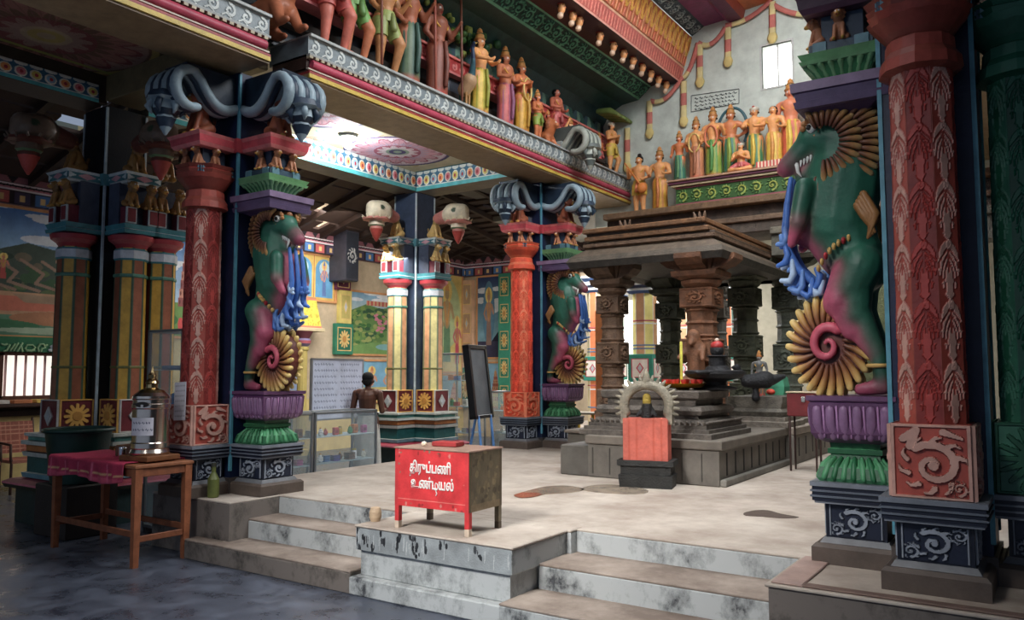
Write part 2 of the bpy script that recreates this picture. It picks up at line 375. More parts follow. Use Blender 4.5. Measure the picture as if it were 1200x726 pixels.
# ======================= the large structure =======================
H=.49
NAVY=C(24,34,60); TURQ=C(70,160,170); PINKR=C(196,70,92); CREAM=C(226,210,160); TAN=C(170,140,98)
f=MB(); f.box((-13.5,-4,-.1),(5,19,0),(1,1,1)); struct(f.build('floor',DARKFLOOR),'dark polished cement floor')
def slab(name,x0,y0,x1,y1,z0,z1,label,mat=RISER,lip=0.0,topmat=PLATTOP):
    o=MB().box((x0,y0,z0),(x1,y1,z1-.018),(1,1,1),.006).build(name,mat); struct(o,label)
    t=MB().box((x0-lip,y0-lip,z1-.018),(x1+lip,y1+lip,z1),(1,1,1),.005).build(name+'_top',topmat); t.parent=o; return o
slab('floor_platform',-8.9,12.6,-6.85,17.5,0,H,'rear part of the raised platform')
slab('floor_platform',-6.85,5.14,4.2,17.5,0,H,'raised cement temple platform')
slab('floor_platform',-6.85,4.93,-4.28,5.14,0,H,'platform strip above the left steps')
slab('floor_platform',-4.28,4.98,-2.86,5.14,0,H,'platform strip behind the projecting block')
slab('floor_platform',-2.86,5.06,4.2,5.14,0,H,'platform strip above the right steps',RISER)
# projecting block with two courses and a foot ledge
b=MB(); b.box((-4.27,4.30,.31),(-2.90,4.98,H-.018),(1,1,1),.008); b.box((-4.24,4.325,.13),(-2.93,4.98,.31),(1,1,1),.006); b.box((-4.28,4.25,0),(-2.86,4.98,.13),(1,1,1),.01)
ob=struct(b.build('floor_block',RISER),'projecting cement block between the two flights of steps'); 
t=MB().box((-4.28,4.29,H-.018),(-2.89,4.98,H),(1,1,1),.006).build('floor_block_top',PLATTOP); t.parent=ob
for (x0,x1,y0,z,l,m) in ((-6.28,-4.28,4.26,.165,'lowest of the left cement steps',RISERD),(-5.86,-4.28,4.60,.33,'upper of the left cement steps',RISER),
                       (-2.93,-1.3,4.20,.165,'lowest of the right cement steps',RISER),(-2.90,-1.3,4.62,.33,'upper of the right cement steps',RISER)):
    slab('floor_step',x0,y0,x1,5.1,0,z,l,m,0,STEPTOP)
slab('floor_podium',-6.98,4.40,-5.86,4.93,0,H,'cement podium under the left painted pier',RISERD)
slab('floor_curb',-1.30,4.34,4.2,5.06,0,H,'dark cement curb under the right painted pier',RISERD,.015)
MBc=MB().box((-1.29,4.35,H),(-1.13,5.05,H+.012),C(176,150,140),.005); MBc.box((-1.13,4.35,H),(2.5,4.42,H+.012),C(120,98,88),.005); struct(MBc.build('trim_1',CONC),'raised edge of the curb')
# walls
LWX=-12.4; BWY=16.2
def wallbox(n,a,b_,c,l,m=MATTE): return struct(MB().box(a,b_,c).build(n,m),l)
wallbox('wall_left_lower',(LWX-.2,-4,0),(LWX,BWY+.2,1.05),C(214,190,120),'lower left aisle wall')
# left wall pieces around the office window
wy0,wy1,wz0,wz1=3.6,6.35,1.22,1.86
wallbox('wall_left',(LWX-.2,-4,1.05),(LWX,wy0,5.4),C(120,130,120),'left aisle wall')
wallbox('wall_left',(LWX-.2,wy1,1.05),(LWX,9.2,5.4),C(190,178,130),'left aisle wall')
wallbox('wall_left',(LWX-.2,wy0,wz1),(LWX,wy1,5.4),C(120,130,120),'left aisle wall')
wallbox('wall_left',(LWX-.2,wy0,1.05),(LWX,wy1,wz0),C(80,70,50),'left aisle wall')
wallbox('wall_left',(LWX-.2,9.2,2.45),(LWX,11.05,5.4),C(190,160,120),'left aisle wall above the doorway')
wallbox('wall_left',(LWX-.2,11.05,1.05),(LWX,BWY,5.4),C(200,180,150),'left aisle wall')
wallbox('wall_back',(LWX-.2,BWY,0),(-8.75,BWY+.2,5.4),C(200,180,150),'back aisle wall')
wallbox('wall_door_recess',(LWX-1.2,9.0,0),(LWX-1.0,11.3,2.6),C(10,8,8),'near-black sheet standing in for the unlit room behind the left doorway')  # near-black colour paints the darkness inside the doorway
# end wall of the nave with its window opening
EY=12.4
wx0,wx1,wz2,wz3=-3.62,-3.16,6.02,6.70
EC=C(204,211,200)
wallbox('wall_end',(-6.6,EY,4.12),(wx0,EY+.2,8.4),EC,'pale grey end wall of the nave')
wallbox('wall_end',(wx1,EY,4.12),(3,EY+.2,8.4),EC,'pale grey end wall of the nave')
wallbox('wall_end',(wx0,EY,4.12),(wx1,EY+.2,wz2),EC,'pale grey end wall of the nave')
wallbox('wall_end',(wx0,EY,wz3),(wx1,EY+.2,8.4),EC,'pale grey end wall of the nave')
p=MB().box((wx0-.05,EY+.17,wz2-.05),(wx1+.05,EY+.19,wz3+.05),(1,1,1)).build('window_1',SKYPANE); struct(p,'bright daylight window high in the end wall')
fr=MB()
for a,c in (((wx0-.03,EY-.01,wz2-.03),(wx0,EY+.05,wz3+.03)),((wx1,EY-.01,wz2-.03),(wx1+.03,EY+.05,wz3+.03)),((wx0,EY-.01,wz2-.03),(wx1,EY+.05,wz2)),((wx0,EY-.01,wz3),(wx1,EY+.05,wz3+.03)),(((wx0+wx1)/2-.01,EY+.06,wz2),((wx0+wx1)/2+.01,EY+.09,wz3))): fr.box(a,c,C(200,200,195))
fr.build('window_frame',MATTE,p)
# right side and rear closure
wallbox('wall_right',(4.2,-4,0),(4.4,18,8.4),C(70,74,80),'right aisle wall')
wallbox('wall_rear',(-8.95,17.6,0),(4.4,17.8,4.6),C(176,170,150),'far wall behind the stone pavilion')
wallbox('ceiling_rear',(-8.95,12.6,4.5),(4.4,17.8,4.6),C(120,118,108),'ceiling behind the stone pavilion')
wallbox('ceiling_nave',(-5,-4,8.3),(4.4,12.6,8.45),C(110,96,110),'high nave ceiling')
wallbox('ceiling_right',(-.1,-4,5.0),(4.2,12.4,5.1),C(60,60,70),'right aisle ceiling')
# bright corridor panes at the back
p=MB().box((-8.85,17.5,.52),(-7.6,17.59,3.3),(1,1,1)).build('window_2',emis('open_rear_daylight',C(250,248,240),1.6)); struct(p,'bright daylight at the rear of the corridor')
# ---- long painted beam over the piers, section runs along Y ----
def beam(y0,y1,label,bx=-5.9,s=1):
    """bx = nave face; s=+1 face looks to +X"""
    g=MB(); o=lambda d:bx-s*d
    g.box((o(.02),y0,4.44),(o(.62),y1,4.50),C(150,128,96)); 
    g.box((o(0),y0,4.46),(o(.03),y1,4.50),C(206,176,70)); g.box((o(.0),y0,4.50),(o(.6),y1,4.525),C(150,40,40)); g.box((o(.05),y0,4.525),(o(.55),y1,4.70),C(60,40,34))
    g.box((o(.02),y0,4.545),(o(.3),y1,4.56),C(210,200,180)); 
    g.box((o(0),y0,4.68),(o(.6),y1,4.70),C(150,150,146)); g.box((o(-.01),y0,4.875),(o(.62),y1,4.90),C(168,170,166)); g.box((o(.03),y0,4.70),(o(.6),y1,4.88),C(110,120,124))
    ob=struct(g.build('beam',PAINT),label)
    n=int((y1-y0)/.075); d=MB()
    for k in range(n): d.box((o(.0),y0+k*.075,4.655),(o(.06),y0+k*.075+.042,4.68),C(176,160,130))
    dd=d.build('dentils',PAINT,ob); dd['kind']='stuff'
    MB().tube([(o(.035),y,4.605) for y in np.linspace(y0+.04,y1-.04,3)],.048,12,C(182,62,86),cap=False).build('roll_moulding',PAINT,ob)
    L=y1-y0; n2=int(L/.17); cv=CV(max(60,int(n2*26)),30,C(122,132,136),L/.17)
    for k in range(n2):
        cx=(k+.5)*(L/.17)/n2
        cv.spiral(cx,.5,.05,.36,1.2,.3,.06,.1,C(196,200,196),.008); cv.line([(cx-.45,.15),(cx-.2,.3),(cx+.1,.12)],.05,C(196,200,196),z=.006)
    cv.rect(0,0,99,.09,C(190,192,186),.006); cv.rect(0,.91,99,1,C(190,192,186),.006)
    MB().panel(cv.im,(o(.028) if s>0 else o(.028),y0,4.70),(0,L,0),(0,0,.175),(s,0,0),cv.z,.0).build('scroll_frieze',PAINT,ob)
    return ob
beam(5.22,12.4,'long painted nave beam with grey scroll frieze and pink roll')
beam(-.5,4.75,'painted beam above the front bay at the upper left')
beam(-.5,12.4,'painted beam over the right side of the nave',-.95,-1)
# cross beams and ceiling bays of the left aisle
def xbeam(x0,x1,y0,y1,z0,z1,c,l): return struct(MB().box((x0,y0,z0),(x1,y1,z1),c,.01).build('beam',PAINT),l)
xbeam(-9.2,-8.76,-.5,4.8,4.6,5.1,C(60,52,44),'dark aisle beam before the left pier'); xbeam(-9.2,-8.76,5.3,10.1,4.61,5.1,C(96,92,84),'aisle beam between the far piers')
xbeam(-8.76,-6.5,10.12,10.6,4.61,5.1,C(120,110,96),'aisle cross beam between the far piers'); xbeam(-8.76,-6.5,4.78,5.2,4.64,5.1,C(110,98,70),'aisle cross beam between the near piers')
CEZ=4.93
wallbox('ceiling_aisle',(-9.2,-.5,CEZ+.01),(-6.4,12.4,CEZ+.05),C(90,86,80),'flat aisle ceiling')
def mandala(cv,cx,cy,R,cols):
    d=np.hypot(cv.x-cx,cv.y-cy)/R; a=np.arctan2(cv.y-cy,cv.x-cx)
    rings=[(1.0,cols[0]),(.93,cols[1]),(.9,cols[2])]
    for r,c in rings: cv.put(d<r,c)
    cv.put((d<.86)&(d<.66+.2*np.abs(np.cos(8*a))),cols[3]); cv.put((d<.84)&(d<.6+.2*np.abs(np.cos(8*a))),cols[4])
    cv.put((d<.62)&(d<.42+.18*np.abs(np.sin(12*a))),cols[1]); cv.put((d<.44),cols[3]); cv.put((d<.4)&(d<.28+.12*np.abs(np.cos(6*a))),cols[2]); cv.put(d<.22,cols[5]); cv.put(d<.16,cols[0]); cv.put(d<.08,cols[5])
    m=(np.abs(np.sin(24*a))<.25)&(d>.3)&(d<.85); cv.put(m,lum(cols[4],.7)); return cv
# bright bay ceiling
cA=CV(200,460,C(206,196,160),2.3/4.9)
for k in range(60):
    x,y=RNG.rand()*cA.a,RNG.rand(); cA.spiral(x,y,.004,.022,1.3,RNG.rand()*6,.003,.004,[C(190,170,110),C(120,160,150),C(200,140,120)][k%3])
mc=onZ(466,178,CEZ); cyc=(mc[1]-5.2)/4.92; cxc=(mc[0]+8.76)/4.92
for q in (cyc,cyc-.42):
    mandala(cA,cA.a*.5 if q!=cyc else cxc,q,.165,[C(70,60,110),C(196,170,196),C(222,206,214),C(170,70,100),C(214,160,176),C(150,170,150)])
cA.rect(0,0,cA.a,.012,C(60,120,130)); cA.rect(0,.988,cA.a,1,C(60,120,130))
struct(MB().panel(cA.im,(-8.76,5.2,CEZ),(2.3,0,0),(0,4.92,0),(0,0,-1),None,0).build('ceiling_painting',MATTE),'pale painted ceiling with pink round medallion')
cB=CV(200,440,C(92,78,46),2.3/5.1)  # front bay: its dim light is put into these darkened tans
for k in range(46):
    x,y=RNG.rand()*cB.a,RNG.rand(); scroll(cB,x,y,.05,C(142,112,60),0,1 if k%2 else -1,C(120,60,44))
m2=onZ(55,42,CEZ)
mandala(cB,(m2[0]+8.76)/5.2,(m2[1]+.4)/5.2,.2,[C(170,150,80),C(110,80,60),C(150,120,110),C(126,60,60),C(150,100,90),C(170,150,120)])
cB.line([(.02,0),(.02,1)],.006,C(150,160,70)); cB.line([(cB.a-.03,0),(cB.a-.03,1)],.006,C(160,150,60))
struct(MB().panel(cB.im,(-8.76,-.4,CEZ),(2.3,0,0),(0,5.2,0),(0,0,-1),None,0).build('ceiling_painting',MATTE),'tan painted ceiling with scrolls and medallion, dimness of the front bay in its colours')
# painted frames round the bright bay: turquoise line, medallion petals
def framestrip(o,u,nrm,L,h=.32):
    n=int(L/.15); cv=CV(n*24,44,C(60,110,140),L/h); w=cv.a/n
    cv.rect(0,0,99,.22,C(86,190,196)); cv.rect(0,.2,99,.25,C(230,236,230))
    for k in range(n):
        c=[C(226,130,140),C(230,214,110),C(150,190,210),C(236,160,90)][k%4]; x=(k+.5)*w
        cv.ell(x,.52,w*.42,.27,C(238,236,220),.006); cv.ell(x,.52,w*.32,.2,c,.012); cv.ell(x,.5,w*.13,.1,C(180,50,60),.016)
        cv.ell(x,.95,w*.45,.12,C(214,220,214),.004)
    struct(MB().panel(cv.im,o,u,(0,0,h),nrm,cv.z,0).build('trim_2',PAINT),'painted petal frame of the aisle ceiling')
framestrip((-8.755,5.3,4.61),(0,4.8,0),(1,0,0),4.8); framestrip((-8.76,10.115,4.61),(2.26,0,0),(0,-1,0),2.26)
framestrip((-8.755,-.4,4.6),(0,5.1,0),(1,0,0),5.1,.2)
# sloping tile roof of the outer aisle: battens with chinks of daylight between
g=MB(); zl=lambda x:4.35+(x-LWX)*.28
r2=random.Random(3)
x=LWX
k=0
while x<-9.2:
    y=-1.0
    while y<BWY:
        L=r2.uniform(.5,2.4); gp=r2.choice((0,.05,.16,.3,.4)) if k%2 else 0
        g.add([(x,y,zl(x)),(x+.3,y,zl(x+.3)+.0),(x+.3,y+L,zl(x+.3)),(x,y+L,zl(x)),(x,y,zl(x)+.05),(x+.3,y,zl(x+.3)+.05),(x+.3,y+L,zl(x+.3)+.05),(x,y+L,zl(x)+.05)],[(0,3,2,1),(4,5,6,7),(0,1,5,4),(1,2,6,5),(2,3,7,6),(3,0,4,7)],C(62,44,36))
        y+=L+gp
    x+=.30+(.05 if k%2==1 else 0); k+=1
ro=struct(g.build('ceiling_tiles',MATTE),'dark tiled lean-to roof with chinks of daylight')
for i,y in enumerate(np.arange(0,16.2,.8)):
    MB().add([(LWX,y,zl(LWX)-.1),(-9.1,y,zl(-9.1)-.1),(-9.1,y+.08,zl(-9.1)-.1),(LWX,y+.08,zl(LWX)-.1),(LWX,y,zl(LWX)),(-9.1,y,zl(-9.1)),(-9.1,y+.08,zl(-9.1)),(LWX,y+.08,zl(LWX))],[(0,3,2,1),(4,5,6,7),(0,1,5,4),(1,2,6,5),(2,3,7,6),(3,0,4,7)],C(48,34,28)).build('rafter',WOOD,ro)
# same roof over the rear cross aisle
g=MB(); zz=lambda y:5.2-(y-10.6)*.14; y=10.6;k=0
while y<BWY:
    x=-12.4
    while x<-6.2:
        L=r2.uniform(.4,2.2); gp=r2.choice((0,.05,.16,.3)) if k%2 else 0
        g.box((x,y,zz(y)),(min(x+L,-6.1),y+.3,zz(y)+.05),C(60,44,36)); x+=L+gp
    y+=.30+(.04 if k%2 else 0);k+=1
ro=struct(g.build('ceiling_tiles',MATTE),'dark tiled roof over the rear aisle')
for x in np.arange(-12,-6.2,.8): MB().add([(x,10.6,zz(10.6)-.1),(x+.08,10.6,zz(10.6)-.1),(x+.08,BWY,zz(BWY)-.1),(x,BWY,zz(BWY)-.1),(x,10.6,zz(10.6)),(x+.08,10.6,zz(10.6)),(x+.08,BWY,zz(BWY)),(x,BWY,zz(BWY))],[(0,3,2,1),(4,5,6,7),(0,1,5,4),(1,2,6,5),(2,3,7,6),(3,0,4,7)],C(48,34,28)).build('rafter',WOOD,ro)
struct(MB().box((-9.2,5.2,5.12),(-6.3,12.6,5.2),C(50,44,40)).build('ceiling_upper',MATTE),'roof above the aisle ceiling')
# ---- clerestory above the beam (left side), runs along Y ----
CY0,CY1=1.5,12.4; CL=CY1-CY0
cv=CV(560,90,C(28,40,50),CL/1.3)
for k in range(30):
    x=(k+.5)*cv.a/30
    for t,c in ((-.12,C(60,100,90)),(0,C(124,160,140)),(.12,C(70,96,110))): cv.line([(x+t*.4,.45),(x+t*1.6,.72),(x+t*3,.97)],.075,c,.015,.01)
cv.shade(.5,5)
struct(MB().panel(cv.im,(-6.42,CY0,4.9),(0,CL,0),(0,0,1.3),(1,0,0),cv.z,.1).build('wall_clerestory',PAINT),'dark teal painted clerestory wall with flame leaves')
b=MB(); b.box((-6.42,CY0,5.42),(-6.25,CY1,5.6),C(190,62,60),.01); b.box((-6.42,CY0,5.6),(-6.22,CY1,5.63),C(220,120,110)); b.box((-6.42,CY0,5.39),(-6.22,CY1,5.42),C(210,120,120))
struct(b.build('trim_3',PAINT),'red pink band behind the beam statues')
cvn=CV(700,22,C(180,56,56),CL/.16)
for k in range(72): cvn.spiral((k+.5)*cvn.a/72,.5,.05,.33,1.1,0,.06,.08,C(226,128,120),.006)
struct(MB().panel(cvn.im,(-6.249,CY0,5.43),(0,CL,0),(0,0,.16),(1,0,0),cvn.z,0).build('trim_4',PAINT),'carved face of the red band')
def prof(pts,cols,name,label):
    g=MB()
    for (a,c_),cl in zip(zip(pts[:-1],pts[1:]),cols):
        g.add([(a[0],CY0,a[1]),(a[0],CY1,a[1]),(c_[0],CY1,c_[1]),(c_[0],CY0,c_[1]),(a[0]-.02,CY0,a[1]+.05),(a[0]-.02,CY1,a[1]+.05),(c_[0]-.02,CY1,c_[1]+.05),(c_[0]-.02,CY0,c_[1]+.05)],[(0,1,2,3),(7,6,5,4),(0,4,5,1),(3,2,6,7)],cl)
    return struct(g.build(name,PAINT),label)
prof([(-6.42,5.9),(-6.3,6.1),(-6.05,6.22),(-5.74,6.25)],[C(40,70,72),C(50,86,84),C(44,76,70)],'trim_5','dark teal cove under the green frieze')
prof([(-5.5,6.44),(-5.3,6.46),(-5.28,6.40),(-4.98,6.40)],[C(70,30,24),C(90,36,30),C(60,30,40)],'trim_6','dark recess where the little heads peer out')
prof([(-4.55,7.26),(-4.2,7.28),(-4.1,7.2),(-3.9,7.2),(-3.86,7.36),(-3.4,7.4),(-3.4,8.3)],[C(120,50,96),C(140,60,110),C(90,30,70),C(150,60,40),C(200,110,60),C(150,90,70)],'trim_7','purple soffit and orange edge at the top')
def pband(a,c_,img,z,name,label):
    a,c_=arr(a),arr(c_); u=(0,CL,0); v=(c_[0]-a[0],0,c_[1]-a[1]); nn=arr((v[2],0,-v[0])); nn/=np.linalg.norm(nn)
    return struct(MB().panel(img,(a[0],CY0,a[1]),u,v,nn,z,.03).build(name,PAINT),label)
cv=CV(1000,30,C(30,66,56),CL/.3)
for k in range(46): scroll(cv,(k+.5)*cv.a/46,.5,.42,C(96,166,132),.014,1 if k%2 else -1)
cv.rect(0,0,99,.12,C(110,176,140)); cv.rect(0,.9,99,1,C(110,176,140)); pband((-5.74,6.25),(-5.5,6.44),cv.im,cv.z,'trim_8','green scroll frieze of the cornice')
cv=CV(1000,24,C(206,96,84),CL/.24)
for k in range(130): cv.line([((k+.5)*cv.a/130,.2),((k+.2)*cv.a/130,.8)],.05,C(236,150,130),.02,.008)
cv.rect(0,.88,99,1,C(240,190,150)); cv.rect(0,0,99,.1,C(238,170,150)); pband((-4.98,6.40),(-4.9,6.64),cv.im,cv.z,'trim_9','salmon pink cornice band')
cv=CV(1100,44,C(206,104,50),CL/.5)
for k in range(64):
    x=(k+.5)*cv.a/64; cv.ell(x,.62,.14,.34,C(238,178,64),.02); cv.ell(x,.6,.055,.2,C(190,100,30),.03); cv.line([(x+.17,0),(x+.17,.5)],.03,C(240,170,120),.01,.01); cv.line([(x,0),(x,.25)],.06,C(226,120,90),.02,.012)
pband((-4.9,6.66),(-4.76,7.12),cv.im,cv.z,'trim_10','orange cornice with a row of golden petals')
cv=CV(1000,30,C(52,66,74),CL/.25)
for k in range(50): scroll(cv,(k+.5)*cv.a/50,.5,.42,C(170,182,180),.014,1 if k%2 else -1)
pband((-4.76,7.14),(-4.55,7.26),cv.im,cv.z,'trim_11','grey scroll frieze near the top')
# end wall: painted garlands and box of lettering
def gline(pts,w,cols,name='painted_garland'):
    g=MB(); P=[onY(x,y,EY-.06) for x,y in pts]; Q=[P[0]]
    n=0
    for a,c_ in zip(P[:-1],P[1:]):
        L=np.linalg.norm(c_-a); m=max(1,int(L/.09))
        for k in range(m):
            g.tube([a+(c_-a)*k/m,a+(c_-a)*(k+1)/m],w,6,cols[(n//2)%len(cols)],cap=False,flat=((0,1,0),.25)); n+=1
    return g
def sag(x0,y0,x1,y1,d,n=8): return [(x0+(x1-x0)*t,y0+(y1-y0)*t+d*4*t*(1-t)) for t in np.linspace(0,1,n)]
gc=[C(206,110,96),C(206,110,96),C(226,206,140)]
gt=empty('painted_garland',(-4.5,EY,5.9),0,'painted red and yellow swag garland along top of the end wall','garland')
def gch(o): o.parent=gt; o.matrix_parent_inverse=Matrix.Translation((4.5,-EY,-5.9))
for s_ in ((904,0,850,30,6),(904,4,955,15,6),(850,32,818,50,10),(818,50,798,92,10),(798,92,762,118,10)):
    gch(gline(sag(*s_),.045,gc).build('swag',MATTE))
for x,y0,y1 in ((905,2,40),(853,32,68),(820,52,92),(801,95,138),(761,118,152),(735,150,192)):
    o=gline([(x,y0),(x,y1)],.055,[gc[2],gc[0]]).build('tassel',MATTE); gch(o)
    P=onY(x,y1+3,EY-.06); gch(MB().tube([P,P+arr((0,0,-.03))],.08,8,C(226,200,120),flat=((0,1,0),.3)).build('tassel_knob',MATTE))
g=MB(); o0,o1,o2=onY(810,131,EY-.01),onY(866,121,EY-.01),onY(810,112,EY-.01)
D=C(70,78,80)
for a,c_ in ((o0,o1),(o2,onY(866,104,EY-.01)),(o0,o2),(o1,onY(866,104,EY-.01))): g.tube([a,c_],.005,4,D,cap=False)
rr=random.Random(5)
for row in range(4):
    y=115+row*4.2; x=814.
    while x<862:
        L=rr.uniform(2,5); yy=y-(x-812)*.16+1
        g.tube([onY(x,yy,EY-.01),onY(x+L*.3,yy-1.2,EY-.01),onY(x+L*.6,yy+.6,EY-.01),onY(x+L,yy-.4,EY-.01)],.006,4,D,cap=False); x+=L+1.6
struct(g.build('wall_inscription',MATTE),'small framed box of faint lettering on the end wall')
# ======================= the painted piers =======================
RED=C(206,66,44); REDD=C(120,30,28); PEACH=C(226,160,128); PURP=C(112,66,118); LILAC=C(170,124,176); GRN=C(34,120,72); GRNL=C(110,180,130); GOLD=C(206,166,92); BROWN=C(150,84,50)
YG=C(40,100,80); YP=C(186,84,112); NAVYD=C(18,24,40); GREYB=C(120,128,140)
def RZ(a): return Matrix.Rotation(a,4,'Z')
def T(x,y,z): return Matrix.Translation((x,y,z))
# an "arm" is built facing -Y, centred on x=0, y=0 and then turned to its side of the core
def plinth_img(c0,c1):
    cv=CV(70,54,c0,1.4); scroll(cv,.7,.5,.5,c1,.016); scroll(cv,.2,.24,.24,c1,.012,-1); scroll(cv,1.2,.76,.24,c1,.012); 
    cv.rect(0,0,.06,1,c1,.01); cv.rect(1.34,0,1.4,1,c1,.01); return cv
PL=plinth_img(C(30,38,58),C(150,158,170))
def base_arm(hx,hy,z0,M,parent,dz=1,sc=None):
    g=MB(); G1=C(92,80,72)
    g.sq([(z0,hx,hy),(z0+.09,hx,hy),(z0+.11,hx-.02,hy-.02)],(0,0),G1); g.sq([(z0+.11,hx-.04,hy-.04),(z0+.14,hx-.06,hy-.06)],(0,0),C(110,112,116))
    g.sq([(z0+.14,hx-.07,hy-.07),(z0+.33,hx-.07,hy-.07)],(0,0),NAVYD)
    for i,(a,c_,col,e) in enumerate(((.33,.345,C(120,126,136),.02),(.345,.365,C(26,32,50),.01),(.365,.375,C(100,108,120),.0),(.375,.395,C(26,32,50),.01),(.395,.405,C(100,108,120),0),(.405,.425,C(26,32,50),.01),(.425,.45,C(120,126,136),.0))):
        g.sq([(z0+a,hx-e,hy-e),(z0+c_,hx-e,hy-e)],(0,0),col)
    g.xf(M); g.build('plinth',PAINT,parent)
    p=MB(); W=2*(hx-.09)
    p.panel(PL.im,(-W/2,-hy+.069,z0+.15),(W,0,0),(0,0,.17),(0,-1,0),PL.z,.0)
    D=2*(hy-.09); p.panel(PL.im,(hx-.069,-D/2,z0+.15),(0,D,0),(0,0,.17),(1,0,0),PL.z,0); p.panel(PL.im,(-hx+.069,D/2,z0+.15),(0,-D,0),(0,0,.17),(-1,0,0),PL.z,0)
    p.xf(M); o=p.build('carved_panel',PAINT,parent)
def box_img(kind,c0,c1):
    cv=CV(80,88,c0,.9)
    if kind=='scroll': scroll(cv,.48,.45,.42,c1,.02); cv.line([(.15,.8),(.3,.92),(.22,.7)],.05,c1,z=.015); cv.line([(.6,.9),(.8,.82)],.05,c1,.02,.015); scroll(cv,.75,.16,.12,c1,.012,-1)
    elif kind=='diamond':
        for k in range(12): a=k*math.pi/6; cv.line([(.45,.5),(.45+.36*math.cos(a),.5+.4*math.sin(a))],.04,lum(c1,.7),.02,.008)
        cv.poly([(.45,.12),(.75,.5),(.45,.88),(.15,.5)],c1,.015); cv.poly([(.45,.24),(.66,.5),(.45,.76),(.24,.5)],c0,.006); cv.ell(.45,.5,.08,.1,c1,.02)
    elif kind=='rosette':
        for k in range(12): a=k*math.pi/6; cv.line([(.45,.5),(.45+.3*math.cos(a),.5+.33*math.sin(a))],.055,c1,.05,.02)
        cv.ell(.45,.5,.13,.14,C(200,140,60),.03)
    elif kind=='gem': cv.poly([(.45,.2),(.65,.5),(.45,.8),(.25,.5)],c1,.02); cv.poly([(.45,.3),(.58,.5),(.45,.7),(.32,.5)],C(190,196,200),.03)
    elif kind=='sunleaf':
        for k in range(16): a=k*math.pi/8; cv.line([(.45,.5),(.45+.4*math.cos(a),.5+.44*math.sin(a))],.05,c1,.03,.015); 
        cv.ell(.5,.5,.12,.12,c0,.004)
    e=lum(c1,1.05); cv.rect(0,0,.05,1,e,.012); cv.rect(.85,0,.9,1,e,.012); cv.rect(0,0,.9,.045,e,.012); cv.rect(0,.955,.9,1,e,.012)
    return cv
def colonnette(M,parent,z0,style,name='colonnette',pz=.93,top=3.03,kind='scroll',R=.168,ks=None):
    """octagonal attached column on its square pedestal box"""
    c0,c1,c2,edge=style   # dark facet, light facet, leaf colour on light, edge
    leaf=leafcol(22,260,.11,c0,lum(c0,1.7),6); leafl=leafcol(22,260,.11,c1,c2,6)
    if ks=='plain': leaf=CV(6,6,c0,.1); leafl=CV(6,6,c1,.1)
    g=MB(); zb=z0+.81; zt=top; a8=R*math.cos(math.pi/8); w8=2*R*math.sin(math.pi/8)
    for k in range(8):
        a=-math.pi/2+k*math.pi/4
        if 2<k<6 : pass
        n=arr((math.cos(a),math.sin(a),0)); u=arr((-n[1],n[0],0))
        cv=(leaf if k%2==0 else leafl)
        if ks=='plain':
            im=np.zeros((4,12,3)); im[:]=c0 if k%2==0 else c1; im[:,:2]=edge; im[:,-2:]=edge; zz_=None
        else:
            im=cv.im.copy(); im[:,0]=edge; im[:,-1]=edge; zz_=cv.z
        taper=.94
        o=n*a8-u*w8/2; g.panel(im,(o[0],o[1],zb),u*w8,(-n[0]*a8*(1-taper),-n[1]*a8*(1-taper),zt-zb),n,zz_,.0)
    g.xf(M); root=g.build(name,PAINT,parent)
    b=MB(); h=.185; b.box((-h,-h,z0+.45),(h,h,zb),c1,.012); im=box_img(kind,c1,lum(c2,.9))
    for k in range(4):
        a=-math.pi/2+k*math.pi/2; n=arr((math.cos(a),math.sin(a),0)); u=arr((-n[1],n[0],0)); o=n*h-u*h
        if ks=='plain': im=box_img(('gem','rosette')[k%2],C(110,36,44),(C(200,196,190),C(226,170,80))[k%2])
        b.panel(im.im,(o[0],o[1],z0+.45),u*2*h,(0,0,zb-z0-.45),n,im.z+.004,0)
    b.xf(M); b.build('pedestal',PAINT,root)
    cap=MB(); k0=lum(edge,.9)
    if ks=='plain':
        W1,TQ,RD=C(200,206,214),C(70,140,150),C(170,50,60)
        cap.lathe([(zt-.14,R*.98),(zt-.12,R*1.04),(zt-.03,R*1.04),(zt,R*.9)],n=8,cols=[TQ,W1,TQ],smooth=False,ph=math.pi/8)
        cap.lathe([(zt-.33,R*.99),(zt-.32,R*1.03),(zt-.3,R*1.03),(zt-.29,R*.99)],n=8,cols=[C(80,130,110)]*3,smooth=False,ph=math.pi/8)
        cap.lathe([(zt,R*.85),(zt+.04,R*1.0),(zt+.08,R*1.3),(zt+.13,R*1.38),(zt+.15,R*1.2)],n=24,cols=[RD,C(190,90,90),RD,C(120,40,60)],flute=.03)
        cap.sq([(zt+.15,.21,.21),(zt+.19,.22,.22),(zt+.20,.20,.20),(zt+.25,.22,.22)],(0,0),cols=[TQ,W1,TQ])
        rg=MB(); rg.lathe([(zb+.33,R*.97),(zb+.34,R*1.02),(zb+.355,R*1.02),(zb+.365,R*.97)],n=8,cols=[C(110,110,60)]*3,smooth=False,ph=math.pi/8); rg.xf(M); rg.build('band_ring',PAINT,root)
    else:
        cap.lathe([(zt-.02,R*.9),(zt,R*1.22),(zt+.06,R*1.18),(zt+.10,R*1.02),(zt+.16,R*1.0),(zt+.17,R*.92)],n=16,cols=[k0,c1,k0,c1,k0],smooth=False,flute=.02)
        cap.lathe([(zt+.17,R*.9),(zt+.20,R*1.05),(zt+.27,R*1.38),(zt+.31,R*1.5)],n=32,cols=[k0,lum(c1,.8),c1],flute=.045)
        cap.lathe([(zt+.31,R*1.52),(zt+.34,R*1.6),(zt+.35,R*1.5),(zt+.385,R*1.66)],n=8,cols=[k0,lum(c0,1.5),k0],smooth=False,ph=math.pi/8)
    cap.xf(M); cap.build('capital',PAINT,root); return root
